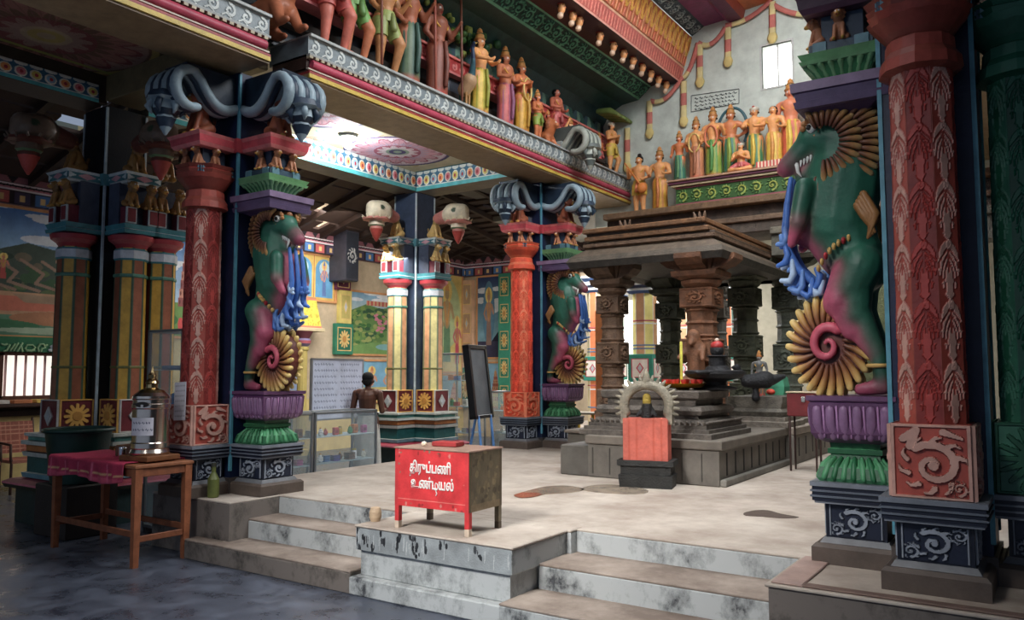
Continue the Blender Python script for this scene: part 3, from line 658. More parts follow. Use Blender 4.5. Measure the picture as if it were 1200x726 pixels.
# ---- seated lion used on the shelves ----
def lion_mesh(tint,name='seated_lion'):
    c=tint; d=lum(c,.55); y=C(214,160,70)
    P=[((0,.03,.07),(0,-.01,.19),.07,.055,c),((0,-.01,.2),(0,-.05,.27),.05,.055,d),((0,-.05,.29),(0,-.075,.285),.055,.05,c),((0,-.1,.27),(0,-.13,.262),.03,.024,y),
       ((.04,-.04,.17),(.045,-.085,.02),.026,.02,c),((-.04,-.04,.17),(-.045,-.085,.02),.026,.02,c),((.045,-.09,.015),(.045,-.115,.012),.02,.016,y),((-.045,-.09,.015),(-.045,-.115,.012),.02,.016,y),
       ((.06,.04,.06),(.075,-.03,.03),.045,.03,c),((-.06,.04,.06),(-.075,-.03,.03),.045,.03,c),((.04,-.05,.34),(.045,-.05,.355),.014,.01,d),((-.04,-.05,.34),(-.045,-.05,.355),.014,.01,d),((0,.09,.05),(0,.12,.16),.014,.018,d)]
    for k in range(11):
        a=k*2*math.pi/11; P.append(((.058*math.cos(a),-.045,.285+.06*math.sin(a)),(.068*math.cos(a),-.04,.285+.072*math.sin(a)),.017,.016,d))
    return blobmesh(name,P,.0085,[((.02,-.122,.3),.011,(.9,.9,.85)),((-.02,-.122,.3),.011,(.9,.9,.85)),((.02,-.13,.301),.0065,(.02,.02,.02)),((-.02,-.13,.301),.0065,(.02,.02,.02)),((0,-.15,.245),.014,C(150,30,30))],1)
LIONS={}
def lion(parent,M,tint=BROWN,scale=1.,name='seated_lion'):
    if tint not in LIONS: LIONS[tint]=lion_mesh(tint)
    o=bpy.data.objects.new(name,LIONS[tint]); COL.objects.link(o); o.parent=parent; o.matrix_local=M@Matrix.Scale(scale,4); return o
# ---- ribbed scroll bracket with hanging bud; profile runs outward (-Y) ----
def bracket(parent,M,z,cols,r0=.2,r1=.62,name='scroll_bracket'):
    ribs=7; hw=.19; P=[]
    for t in np.linspace(0,1,22):
        if t<.5: u=t/.5; P.append((r0+(r1-.22-r0)*u, z+.10-.16*math.sin(math.pi*u*.9)+.24*u))
        else:
            u=(t-.5)/.5; a=math.pi*.62-u*math.pi*1.25; P.append((r1-.16+.16*math.cos(a)+.02, z+.16+.17*math.sin(a)))
    g=MB()
    for k in range(ribs):
        x=-hw+2*hw*k/(ribs-1); e=.03 if k%2==0 else .022
        g.tube([(x,-p[0],p[1]) for p in P],[.046+.006*math.sin(i*.5) if k%2==0 else .044 for i in range(len(P))],8,cols[k%2],cap=True)
    # solid web back to the core
    g.prism([(-p[0],p[1]) for p in P[:13]]+[(-(r1-.1),z+.40),(-r0,z+.40)],'x',-hw+.02,hw-.02,lum(cols[1],.7))
    g.xf(M); root=g.build(name,PAINT,parent)
    b=MB(); cx=r1-.02
    b.lathe([(z+.13,.05),(z+.11,.15),(z+.05,.17),(z+.03,.12)],(0,-cx),16,cols=[cols[0],cols[1],cols[0]],flute=.06)
    b.lathe([(z+.03,.11),(z-.05,.12),(z-.10,.08),(z-.12,.085),(z-.2,.05),(z-.27,.01)],(0,-cx),16,cols=[cols[0],cols[1],cols[0],cols[1],cols[0]],flute=.08)
    for k in range(6):
        a=k*math.pi/3; b.tube([(.10*math.cos(a),-cx+.10*math.sin(a),z+.05),(.15*math.cos(a),-cx+.15*math.sin(a),z-.03),(.12*math.cos(a),-cx+.12*math.sin(a),z-.08)],[.03,.035,.012],6,cols[k%2])
    b.xf(M); b.build('pendant_bud',PAINT,root); return root
# ---- the rearing yali; profile plane is local u (outward = -Y) and z ----
def yali(parent,M,zb):
    def q(u,z,x=0): return (x,-u,zb+z)
    G,Pk,DG=YG,YP,lum(YG,.6)
    X=((1,0,0),.78)
    B=[ # torso, belly, waist, haunch, neck, head, snout, jaw
      (q(.25,1.30),q(.30,1.02),.225,.215,G,*X),(q(.40,1.16),q(.45,1.02),.15,.15,Pk,*X),(q(.42,1.06),q(.36,.92),.13,.13,Pk,*X),
      (q(.28,.98),q(.24,.84),.20,.175,G,*X),(q(.36,.93),q(.29,.80),.135,.12,Pk,*X),(q(.22,.84),q(.15,.74),.165,.14,G,*X),
      (q(.27,1.32),q(.25,1.52),.19,.17,G,*X),
      (q(.30,1.52),q(.43,1.54),.13,.105,G),(q(.43,1.535),q(.565,1.42),.092,.07,G),(q(.565,1.43),q(.61,1.385),.066,.058,lum(YP,.7)),
      (q(.38,1.42),q(.52,1.31),.055,.036,G),(q(.42,1.45),q(.50,1.37),.045,.036,C(226,120,140)),(q(.3,1.66),q(.37,1.64),.06,.05,C(120,80,50))]
    for s in (-1,1):
        x=.085*s
        B+=[(q(.16,.74,x),q(.22,.62,x),.125,.115,G),(q(.24,.70,x),q(.29,.54,x),.095,.10,Pk),(q(.20,.62,x),q(.20,.46,x*1.1),.105,.085,G),(q(.28,.54,x),q(.22,.38,x*1.1),.09,.07,Pk),(q(.18,.46,x*1.1),q(.08,.22,x*1.1),.075,.05,G),(q(.20,.38,x*1.1),q(.11,.24,x*1.1),.06,.04,Pk),(q(.08,.22,x*1.1),q(.06,.06,x*1.1),.05,.048,DG),(q(.06,.055,x*1.1),q(.19,.035,x*1.1),.05,.035,lum(Pk,.6)),
            (q(.46,1.22,x*1.6),q(.50,1.02,x*1.9),.065,.055,G),(q(.50,1.02,x*1.9),q(.55,.90,x*1.5),.048,.032,Pk)]
    sp=[]
    r=blob('yali',B,.015,sp,2,None,parent,soft=.012); r.data.transform(M)
    # mane: two rows of golden flutes on each side, wrapping the neck
    g=MB(); cx,cz=.34,1.47
    for s in (-1,1):
        for row,(ri,ro,xx,a0,a1,n) in enumerate(((.10,.205,.165,-12,195,17),(.19,.315,.13,8,212,27))):
            for k in range(n):
                a=math.radians(a0+(a1-a0)*k/(n-1)+ (0))
                # angle measured from forward (outward) direction through top to the back and under
                du,dz=-math.sin(a-math.pi*.5+.5),math.cos(a-math.pi*.5+.5)
                du,dz=math.cos(a+math.pi*.42),math.sin(a+math.pi*.42)
                pts=[q(cx+du*rr,cz+dz*rr*1.08,s*(xx-(rr-ri)*.25+.02*math.sin((rr-ri)/(ro-ri)*3.1))) for rr in np.linspace(ri,ro,5)]
                g.tube(pts,[.010,.013,.016,.019,.018],7,[C(84,46,34),C(110,66,44),C(140,92,56),C(186,140,84),C(214,180,120)])
    # dark fan plates carrying the flutes
    for hw_,rr,cl in ((.09,.22,C(92,50,34)),(.105,.15,C(70,36,28))):
        d_=MB(); d_.lathe([(-hw_,rr*.9),(-hw_*.8,rr),(hw_*.8,rr),(hw_,rr*.9)],n=28,col=cl); d_.V=[np.stack([v[:,2],-(.19+v[:,0]),zb+cz+v[:,1]*1.08],1) for v in d_.V]; g.join(d_)
    ring=[q(cx+.25*math.cos(t),cz+.27*math.sin(t),0) for t in np.linspace(1.7,4.9,24)]
    g.tube(ring,.065,8,C(110,64,40))
    g.xf(M); g.build('mane',PAINT,r)
    # forelock, eye, tusk, teeth
    g=MB()
    for s in (-1,1):
        for k in range(9):
            a=k*.55; g.ball(q(.42+.055*math.cos(a),1.59+.055*math.sin(a),s*.09),.02,C(176,120,70),8)
        g.tube([q(.33,1.64,s*.07),q(.27,1.70,s*.075),q(.20,1.66,s*.08),q(.22,1.60,s*.08)],[.035,.032,.028,.02],8,C(160,104,60))
    for k in range(5): g.ball(q(.32+.035*k,1.67-.01*k,0),.035,C(150,96,54),8)
    g.xf(M); g.build('forelock',PAINT,r)
    for s in (-1,1):
        g=MB(); g.ball(q(.42,1.585,s*.10),.032,(.85,.85,.8),10); g.ball(q(.43,1.585,s*.122),.018,(.01,.01,.01),8); g.xf(M); g.build('eye',PAINT,r)
    for s in (-1,1):
        g=MB()
        g.tube([q(.53,1.40,s*.045),q(.52,1.34,s*.055),q(.50,1.31,s*.05)],[.014,.011,.003],6,(.85,.85,.8))
        for k in range(5): g.tube([q(.50-.02*k,1.405+.008*k,s*.05),q(.505-.02*k,1.375+.008*k,s*.05)],[.010,.003],5,(.85,.85,.8))
        g.xf(M); g.build('tusk',PAINT,r)
    # tail wheel
    g=MB(); tx,tz=.37,.29
    for s in (-1,1):
        for k in range(24):
            a=k*2*math.pi/24; cw=.35
            pts=[q(tx+rr*math.cos(a+(rr-.08)*1.6),tz+rr*math.sin(a+(rr-.08)*1.6)*1.22,s*(.075-.02*(rr-.1)/.14)) for rr in (.10,.15,.2,.235)]
            g.tube(pts,[.013,.018,.023,.022],7,[C(96,50,36),C(150,96,56),C(200,154,84),C(226,196,120)])
    g.xf(M); tw=g.build('tail_plume',PAINT,r)
    g=MB(); g.lathe([(-.055,.2),(-.045,.215),(.045,.215),(.055,.2)],n=28,col=C(96,44,36)); g.V=[np.stack([v[:,2],-(tx+v[:,0]),zb+tz+v[:,1]*1.2],1) for v in g.V]; g.xf(M); g.build('tail_disc',PAINT,r)
    g=MB()
    for s in (-1,1):
        t=np.linspace(0,1,26); rr=.015+.085*t; a=1.0+t*2.4*math.pi
        g.tube([q(tx+b_*math.cos(c_),tz+b_*math.sin(c_)*1.15,s*.085) for b_,c_ in zip(rr,a)],[.012+.02*b_ for b_ in t],8,C(200,84,104))
    g.xf(M); g.build('tail_curl',PAINT,r)
    # blue trailing fronds down the front
    g=MB(); B1,B2=C(60,110,190),C(170,196,226)
    def frond(pts,x,w,col): g.tube([q(u,z,x) for u,z in pts],[w*(.6+.5*math.sin(3.0*i/(len(pts)-1))) for i in range(len(pts))],7,col)
    for x in (-.07,0,.07):
        frond([(.56,1.30),(.585,1.15),(.60,1.0),(.59,.86),(.54,.76),(.46,.68),(.38,.63)],x,.026,B1)
    for k,(u,z,a,l) in enumerate(((.60,1.0,-2.0,.12),(.60,.9,-2.2,.14),(.56,.80,-1.9,.16),(.50,.73,-1.7,.17),(.44,.68,-1.5,.16),(.38,.66,-1.2,.15),(.59,.94,-.9,.08),(.42,.74,-2.6,.12))):
        for x in (-.08,.02,.09):
            c_=a+.25*(x*8); pts=[(u,z),(u-.0+l*.5*math.cos(c_)*-1*-.5,z+l*.5*math.sin(c_)),(u+l*.55*math.cos(c_+.5)*.6,z+l*.8*math.sin(c_+.4)),(u+l*.5*math.cos(c_+1.2),z+l*math.sin(c_+.9))]
            frond(pts,x,.022,[B1,B2,C(96,140,206)][(k+int(x*30))%3])
    g.xf(M); g.build('blue_frond',PAINT,r)
    # haunch scroll, wing tuft, jewelled belt, anklets
    for s in (-1,1):
        t=np.linspace(0,1,20); g=MB(); g.tube([q(.19+(.07-.055*b_)*math.cos(b_*9+2),.72+(.08-.06*b_)*math.sin(b_*9+2),s*(.165+.012*b_)) for b_ in t],[.018-.006*b_ for b_ in t],7,C(190,156,90)); g.xf(M); g.build('haunch_scroll',PAINT,r)
        g=MB()
        for k in range(4): g.tube([q(.16-.012*k,1.08+.02*k,s*.15),q(.12-.02*k,1.02,s*.165),q(.07+.012*k,.92-.01*k,s*.155)],[.025,.03,.01],6,C(150,104,56))
        g.xf(M); g.build('wing_tuft',PAINT,r)
        g=MB()
        for k in range(8): g.ball(q(.40-.026*k,.74+.024*k+.02*math.sin(k*.5),s*(.115+.05*math.sin(k*.4))),.023,[GOLD,C(170,30,40)][k%4==2],8,(1,.6,1))
        g.xf(M); g.build('jewelled_belt',PAINT,r)
        g=MB(); g.tube([(.094*s+.056*math.cos(t),-(.085+.056*math.sin(t)),zb+.17) for t in np.linspace(0,6.28,14)],.013,6,GOLD); g.xf(M); g.build('anklet',PAINT,r)
    return r
def yali_stand(parent,M,z0):
    g=MB(); # green lotus foot and purple lotus block
    G=C(34,92,58); GL=C(76,146,100)
    g.sq([(z0+.45,.19,.19),(z0+.47,.205,.205),(z0+.53,.19,.19),(z0+.575,.14,.14),(z0+.60,.135,.135),(z0+.605,.15,.15),(z0+.63,.15,.15),(z0+.635,.135,.135),(z0+.665,.14,.14)],(0,0),cols=[GL,G,GL,G,GL,G,GL,G])
    for k in range(7):
        for a in range(4):
            p=MB(); x=-.14+.28*k/6; p.tube([(x*1.15,-.2,z0+.475),(x,-.175,z0+.54),(x*.8,-.142,z0+.58)],[.018,.02,.012],6,[GL,lum(G,1.4)][k%2]); p.xf(RZ(a*math.pi/2)); g.join(p)
    g.xf(M); root=g.build('lotus_stand',PAINT,parent)
    g=MB(); P1,P2=C(100,64,100),C(134,100,136)
    g.sq([(z0+.665,.15,.15),(z0+.69,.205,.205),(z0+.72,.225,.225),(z0+.88,.235,.235),(z0+.895,.225,.225),(z0+.905,.245,.245),(z0+.93,.245,.245)],(0,0),cols=[P1,P1,P1,C(80,40,84),P2,P1])
    for a in range(4):
        for k in range(6):
            x=-.185+.37*k/5
            p=MB(); p.tube([(x*.9,-.205,z0+.70),(x,-.232,z0+.78),(x,-.237,z0+.85)],[.022,.028,.026],8,P2,flat=((0,1,0),.5)); 
            if k<5: p.tube([(x+.037,-.215,z0+.70),(x+.037,-.24,z0+.87)],[.007,.007],5,C(170,126,170))
            p.xf(RZ(a*math.pi/2))
            g.join(p)
    g.xf(M); g.build('purple_lotus_block',PAINT,root); return root
BLUEB=C(46,66,88); TEAL=C(70,130,130)
def slabs(parent,M,z0,which,zs=None):
    """stack over a yali (purple slab, green lotus, blue blocks) or over a colonnette (blue blocks)"""
    g=MB()
    if which=='yali':
        A,Bc,Cc=C(98,82,116),C(136,116,146),C(80,62,98)
        g.sq([(z0+2.56,.12,.12),(z0+2.60,.2,.2)],(0,0),Cc); g.sq([(z0+2.60,.24,.26),(z0+2.64,.25,.27),(z0+2.645,.235,.255),(z0+2.69,.245,.265),(z0+2.695,.26,.28),(z0+2.75,.265,.285)],(0,0),cols=[A,Cc,A,Cc,Bc])
        G1,G2=C(60,130,80),C(130,190,130)
        g.sq([(z0+2.75,.13,.13),(z0+2.79,.15,.15),(z0+2.86,.20,.20)],(0,0),G1); g.sq([(z0+2.86,.225,.225),(z0+2.88,.235,.235),(z0+2.885,.22,.22),(z0+2.92,.24,.24)],(0,0),cols=[G2,G1,G2])
        for k in range(7):
            for a in range(4):
                p=MB(); x=-.15+.3*k/6; p.tube([(x*.8,-.135,z0+2.77),(x,-.165,z0+2.83),(x*1.15,-.205,z0+2.86)],[.012,.016,.02],6,G2); p.xf(RZ(a*math.pi/2)); g.join(p)
    top=z0+2.92
    g.box((-.12,-.12,top),(.12,.12,z0+3.17),BLUEB,.006); g.box((-.18,-.18,top),(.18,.18,top+.07),C(50,74,92),.006)
    for x in (-.12,.12): 
        g.box((x-.04,-.19,top),(x+.04,-.17,top+.075),C(96,136,150),.004)
        g.box((-.19,x-.04,top),(-.17,x+.04,top+.075),C(96,136,150),.004); g.box((.17,x-.04,top),(.19,x+.04,top+.075),C(96,136,150),.004)
    g.xf(M); return g.build('capital_block',PAINT,parent)
def core_col(parent,z0,z1,hw,edge,navy):
    g=MB(); g.box((-hw,-hw,z0),(hw,hw,z1),navy); g.box((-hw-.02,-hw-.02,z0),(hw+.02,hw+.02,z0+.14),C(80,72,68)); g.build('core',PAINT,parent)
    e=MB()
    for sx in(-1,1):
        for sy in(-1,1): e.box((sx*hw-.012,sy*hw-.012,z0+.2),(sx*hw+.012,sy*hw+.012,z1-.02),edge,.004)
    e.build('edge_strip',PAINT,parent)
def shelf(parent,z,arms,c0,c1,hw,core=.26,th=.12,dia=None):
    """zigzag shelf round the core with a lobe over each arm"""
    g=MB()
    def lobe(cx,cy,h):
        g.sq([(z,h-.02,h-.02),(z+.03,h,h),(z+th-.03,h+.01,h+.01),(z+th,h+.03,h+.03)],(cx,cy),cols=[c1,c0,c1])
        if dia:
            for n_ in ((0,-1),(1,0),(-1,0)):
                u=(-n_[1],n_[0]); o=arr((cx+n_[0]*(h+.012)-u[0]*h,cy+n_[1]*(h+.012)-u[1]*h,z+.02))
                cv=CV(40,12,dia[0],4); cv.poly([(2,.05),(3,.5),(2,.95),(1,.5)],dia[1]); cv.poly([(0,.05),(.8,.5),(0,.95)],dia[2]); cv.poly([(4,.05),(3.2,.5),(4,.95)],dia[2])
                g.panel(cv.im,o,(u[0]*2*h,u[1]*2*h,0),(0,0,th-.04),(n_[0],n_[1],0),None,0)
    g.sq([(z,core,core),(z+th,core+.03,core+.03)],(0,0),c0)
    for cx,cy,h in arms: lobe(cx,cy,h)
    return g.build('shelf',PAINT,parent)
def pier(px,py,sx,label,z0=H,green=False):
    """blue pier, red colonnette towards -Y, yali towards sx"""
    r=empty('painted_pier',(px,py,z0),0,label,'pier','painted piers with rearing beasts'); zz=0
    core_col(r,0,4.44-z0,.235,C(84,150,170),C(20,34,66))
    MA=T(0,-.415,0); 
    base_arm(.245,.22,0,T(0,-.42,0),r); MY=T(sx*.45,0,0)@RZ(sx*math.pi/2)
    base_arm(.245,.235,0,MY,r)
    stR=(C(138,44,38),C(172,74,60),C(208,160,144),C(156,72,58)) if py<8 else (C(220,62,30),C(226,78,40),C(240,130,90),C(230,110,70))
    colonnette(MA,r,0,stR,'red_colonnette',top=2.62)
    if green:
        base_arm(.245,.22,0,T(-sx*.45,0,0)@RZ(-sx*math.pi/2),r)
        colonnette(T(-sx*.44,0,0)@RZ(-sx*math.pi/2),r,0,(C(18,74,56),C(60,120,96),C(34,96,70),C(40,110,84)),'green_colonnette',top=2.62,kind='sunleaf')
        slabs(r,T(-sx*.44,0,0),0,'col')
    slabs(r,MA,0,'col'); yali_stand(r,MY,0); yali(r,MY@T(0,.22,0),.93)
    slabs(r,T(sx*.45,0,0)@RZ(sx*math.pi/2),0,'yali')
    arms=[(0,-.42,.22),(sx*.46,0,.22)]+([(-sx*.44,0,.22)] if green else [])
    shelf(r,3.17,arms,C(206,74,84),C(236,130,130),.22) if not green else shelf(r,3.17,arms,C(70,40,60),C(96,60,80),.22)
    # lions: pairs standing against the blocks, single ones on the shelf
    for cx,cy,_ in arms:
        a=math.atan2(cy,cx)+math.pi/2
        for t in (-.09,.09):
            lion(r,T(cx+math.cos(a)*t,cy+math.sin(a)*t,2.99)@RZ(a)@T(0,-.135,0),C(190,124,84),.56)
        lion(r,T(cx,cy,3.30)@RZ(a)@T(0,-.06,0),C(160,88,58),1.2)
        for t in (-.15,.15): lion(r,T(cx,cy,2.99)@RZ(a+ (math.pi/2 if t>0 else -math.pi/2))@T(0,-.135,0),C(190,124,84),.56)
    bc=(C(146,166,176),C(40,58,78))
    for cx,cy,_ in arms: bracket(r,RZ(math.atan2(cy,cx)+math.pi/2),3.5 if not green else 3.68,bc,.22,.86)
    return r
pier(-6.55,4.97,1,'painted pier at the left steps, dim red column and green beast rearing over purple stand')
pier(-6.53,10.35,1,'painted pier beside the framed slate board, vivid orange column, smallest beast')
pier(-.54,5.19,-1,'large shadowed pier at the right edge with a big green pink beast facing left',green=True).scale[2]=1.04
def ypier(px,py,label,dim=False,z0=H):
    """pier of yellow banded columns with elephant head brackets"""
    r=empty('banded_pier',(px,py,z0),0,label,'pier','yellow banded piers of the aisle')
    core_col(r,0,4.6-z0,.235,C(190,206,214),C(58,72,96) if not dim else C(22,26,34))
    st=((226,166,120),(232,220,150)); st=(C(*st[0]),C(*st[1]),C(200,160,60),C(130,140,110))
    if dim: st=(C(150,84,56),C(206,160,50),C(120,90,40),C(60,90,70))  # same pier in darker colours, the aisle shade painted in
    arms=[((0,-.42),0),((.42,0),math.pi/2)]
    if dim: arms.append(((.42,.36),math.pi/2))
    # stepped plinth
    g=MB()
    for (x,y),a in arms[:2]:
        W=C(206,210,200); 
        g.sq([(-.49,.34,.34),(-.12,.34,.34)],(x,y),C(40,60,60)); g.sq([(-.02,.30,.30),(.03,.31,.31),(.035,.27,.27),(.2,.27,.27),(.205,.3,.3),(.25,.31,.31),(.26,.28,.28),(.32,.28,.28),(.33,.32,.32),(.37,.32,.32),(.375,.27,.27),(.41,.27,.27),(.42,.3,.3),(.45,.3,.3)],(x,y),cols=[C(120,170,180),W,C(36,96,96),C(90,150,140),W,C(36,50,60),C(200,120,60),C(60,90,90),W,C(60,90,90),C(90,150,140),W,W])
    g.build('plinth',PAINT,r)
    s_=MB()
    for (x,y),a in arms[:2]: s_.sq([(-.12,.42,.42),(-.08,.44,.44),(-.06,.44,.44),(-.03,.38,.38)],(x,y),cols=[C(60,60,40),C(226,120,140),C(150,40,60)])
    s_.build('striped_step',PAINT,r)
    for (x,y),a in arms:
        M=T(x,y,0)@RZ(a); colonnette(M,r,0,st,'banded_column',top=2.48,ks='plain',R=.175)
        g=MB(); W=C(196,208,212)
        for i in(-1,1):
            g.box((i*.13-.05,-.18,2.73),(i*.13+.05,-.06,2.93),C(120,44,60),.006); g.box((i*.13-.06,-.2,2.74),(i*.13+.06,-.18,2.92),W,.003); g.box((i*.13-.045,-.206,2.755),(i*.13+.045,-.199,2.905),C(130,40,50),.002)
        g.box((-.2,-.06,2.73),(.2,.15,3.2),C(70,80,100)); g.xf(M); g.build('capital_block',PAINT,r)
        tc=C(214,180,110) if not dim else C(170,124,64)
        for t in(-.11,.11): lion(r,M@T(t,-.14,2.92),tc,.85)
        lion(r,M@T(0,-.02,3.32),tc,1.15)
        # elephant head bracket
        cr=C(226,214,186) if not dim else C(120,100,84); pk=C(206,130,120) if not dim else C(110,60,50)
        P=[((0,-.1,3.66),(0,-.42,3.70),.10,.15,pk),((0,-.42,3.70),(0,-.52,3.70),.19,.175,cr),((0,-.6,3.74),(0,-.64,3.62),.12,.09,cr)]
        B=blob('elephant_bracket',P,.02,[((s*.17,-.55,3.74),.045,C(60,80,60)) for s in(-1,1)],2,None,r); B.data.transform(M)
        g=MB(); g.lathe([(3.60,.12),(3.58,.21),(3.55,.22),(3.53,.14)],(0,-.52),18,cols=[cr,pk,pk],flute=.07)
        for k in range(12): 
            a2=k*math.pi/6; g.tube([(.19*math.cos(a2),-.52+.19*math.sin(a2),3.565),(.235*math.cos(a2),-.52+.235*math.sin(a2),3.61)],[.02,.008],5,cr)
        g.lathe([(3.54,.12),(3.46,.13),(3.44,.10),(3.40,.105),(3.28,.06),(3.2,.012)],(0,-.52),14,cols=[cr,C(110,140,100),pk,C(190,70,60),C(190,70,60)],flute=.05)
        g.xf(M); g.build('lotus_pendant',PAINT,B)
    shelf(r,3.19,[(x,y,.2) for (x,y),a in arms[:2]],C(90,150,160),C(206,216,216),.2,dia=(C(60,120,130),C(206,150,160),C(210,224,224)))
    return r
ypier(-8.99,10.35,'bright yellow and peach banded pier with cream elephant head brackets, behind the glass cases')
ypier(-8.99,5.04,'yellow banded pier in shaded colours at far left behind the wooden table',True)

P=onZ(408,170,CEZ-.13); b_=empty('ceiling_bulb',tuple(P),0,'glowing white lamp hanging under the pale aisle ceiling','lamp')
MB().ball((0,0,0),.055,(1,1,1),14).build('glass_bulb',BULB,b_); MB().lathe([(.05,.02),(.13,.02)],(0,0),14,C(180,180,176)).build('holder',PAINT,b_)
P=onZ(408,158,CEZ); rs=MB(); rs.lathe([(-.05,.05),(-.04,.12),(0,.14)],(P[0],P[1]),20,C(150,156,156)); rs.xf(T(0,0,CEZ)); tag(rs.build('ceiling_rose',PAINT),'grey round rose on the ceiling next to the glowing lamp','ceiling rose')

# grey volute bracket projecting over the nave beam above the middle pier
vb=empty('volute_bracket',(-6.4,10.3,0),R90 if False else math.pi/2,'grey ribbed volute bracket projecting from the beam above the middle pier','bracket')
bracket(vb,T(0,0,0),4.82,(C(168,172,160),C(96,104,100)),.2,.86,'scroll')
MB().box((-.24,-.5,4.905),(.24,.1,5.0),C(150,160,158),.01).build('block',PAINT,vb)
# ======================= deity and attendant statues =======================
OR=C(216,122,70); ORL=C(232,160,96); GOL=C(222,166,50); YEL=C(226,190,70); PNK=C(206,96,92); TEA=C(60,120,100); BRN=C(120,62,40); LIM=C(150,170,70)
def statue(loc,rz,h,label,skin=OR,robe=YEL,crown='tall',pose='namaste',legs='robe',robe2=None,extra=None,cat='statue',group=None,name='painted_statue'):
    """local front is -Y, unit height 1 scaled to h"""
    h=h*1.12; r=empty(name,tuple(loc),rz,label,cat,group); r.scale=(1.12,1.12,1); d=lum(skin,.75); robe2=robe2 or lum(robe,.7)
    def S_(p): return (p[0]*h,p[1]*h,p[2]*h)
    st=.0 if legs!='stride' else .06
    sit=legs=='sit'; dz=-.36 if sit else 0
    P=[((0,0,.50+dz),(0,0,.60+dz),.078,.066,skin),((0,0,.60+dz),(0,-.01,.735+dz),.064,.088,skin),((-.085,0,.765+dz),(.085,0,.765+dz),.042,.042,skin),((0,0,.79+dz),(0,-.003,.83+dz),.03,.028,skin),
       ((0,-.008,.862+dz),(0,-.004,.90+dz),.043,.05,skin),((0,-.052,.875+dz),(0,-.058,.868+dz),.012,.013,skin),((.05,0,.875+dz),(.055,0,.87+dz),.014,.012,skin),((-.05,0,.875+dz),(-.055,0,.87+dz),.014,.012,skin)]
    for s in (-1,1):
        if sit:
            P+=[((s*.05,0,.16),(s*.17,-.07,.07),.06,.05,skin),((s*.17,-.07,.07),(-s*.02,-.15,.045),.045,.032,skin)]
        else:
            k=(s*.05-.0,s*st*-.5-.02,.28)
            if legs=='stride' and s>0: P+=[((.045,0,.5),(.10,-.08,.30),.06,.045,skin),((.10,-.08,.30),(.09,-.02,.05),.042,.026,skin),((.09,-.02,.03),(.10,-.09,.02),.026,.02,skin)]
            else: P+=[((s*.045,0,.5),(s*.05,-.01,.28),.062,.044,skin),((s*.05,-.01,.28),(s*.055,.005,.05),.042,.025,skin),((s*.055,0,.028),(s*.065,-.075,.02),.026,.02,skin)]
        sh=(s*.115,0,.755)
        A={'namaste':((s*.15,-.03,.63),(s*.02,-.12,.68)),'down':((s*.15,.01,.62),(s*.15,-.04,.48)),'bless':((s*.15,-.02,.62),(s*.15,-.12,.70)) if s>0 else ((s*.14,0,.62),(s*.13,-.08,.52)),
           'hold':((s*.15,-.02,.63),(s*.10,-.12,.60)),'veena':((.16,-.02,.62),(.08,-.12,.56)) if s>0 else ((-.15,-.02,.64),(-.13,-.12,.74)),'staff':((s*.16,-.02,.66),(s*.16,-.12,.76)) if s>0 else ((s*.15,0,.62),(s*.10,-.06,.52)),
           'give':((s*.13,-.07,.66),(s*.05,-.20,.62)),'hips':((s*.19,.02,.64),(s*.09,-.03,.56)),'up':((s*.18,-.02,.80),(s*.15,-.06,.92))}[pose]
        e,hd=A
        mv=lambda p:(p[0],p[1],p[2]+dz)
        P+=[(mv(sh),mv(e),.036,.028,skin),(mv(e),mv(hd),.027,.018,skin),(mv(hd),mv((hd[0]*.95,hd[1]-.02,hd[2]+.022)),.02,.016,skin)]
        if pose in('bless','up'):
            for f_ in range(4): P.append((mv((hd[0]-.015+.01*f_,hd[1]-.01,hd[2]+.02)),mv((hd[0]-.018+.012*f_,hd[1]-.012,hd[2]+.052)),.006,.005,skin))
    Q=[(S_(p[0]),S_(p[1]),p[2]*h,p[3]*h,p[4]) for p in P]
    sp=[]
    for s in(-1,1): sp+=[(S_((s*.019,-.052,.888+dz)),.0105*h,(.75,.72,.65)),(S_((s*.019,-.056,.888+dz)),.006*h,(.01,.01,.01)),(S_((s*.019,-.053,.905+dz)),.008*h,lum(skin,.3))]
    sp+=[(S_((s*.048,.01,.87+dz)),.03*h,C(34,22,18)) for s in(-1,1)]+[(S_((0,.045,.86+dz)),.05*h,C(34,22,18)),(S_((0,-.055,.845+dz)),.012*h,C(150,30,30)),(S_((0,-.05,.912+dz)),.008*h,C(190,20,20))]
    blob('body',Q,max(.0125*h,.008),sp,1,None,r)
    g=MB(); n=20
    if legs=='robe':
        def ring(z,rx,ry,y=0): return (z,rx,ry,y)
        R_=[(.02,.10,.075),(.1,.105,.08),(.3,.098,.078),(.45,.10,.082),(.54,.088,.074),(.56,.08,.066)]
        a=np.arange(28)*2*np.pi/28; fl=1+.05*np.cos(a*14)
        V=np.concatenate([np.stack([x*h*np.cos(a)*fl,y*h*np.sin(a)*fl,np.full(28,z*h)],1) for z,x,y in R_]); k=np.arange(28); k2=(k+1)%28
        col=np.tile(arr(robe),(len(V),1)); col[::4]=robe2; col[-28:]=robe2; col[:28]=C(200,60,50)
        g.add(V,np.concatenate([np.stack([i*28+k,i*28+k2,(i+1)*28+k2,(i+1)*28+k],1) for i in range(len(R_)-1)]),col,True)
        g.tube([S_((0,-.088,.54)),S_((.015,-.10,.34)),S_((0,-.095,.12))],[.018*h,.024*h,.02*h],7,robe2)
    else:
        g.tube([S_((0,0,.47+dz)),S_((0,0,.52+dz)),S_((0,0,.57+dz))],[.088*h,.092*h,.08*h],20,robe,cap=False)
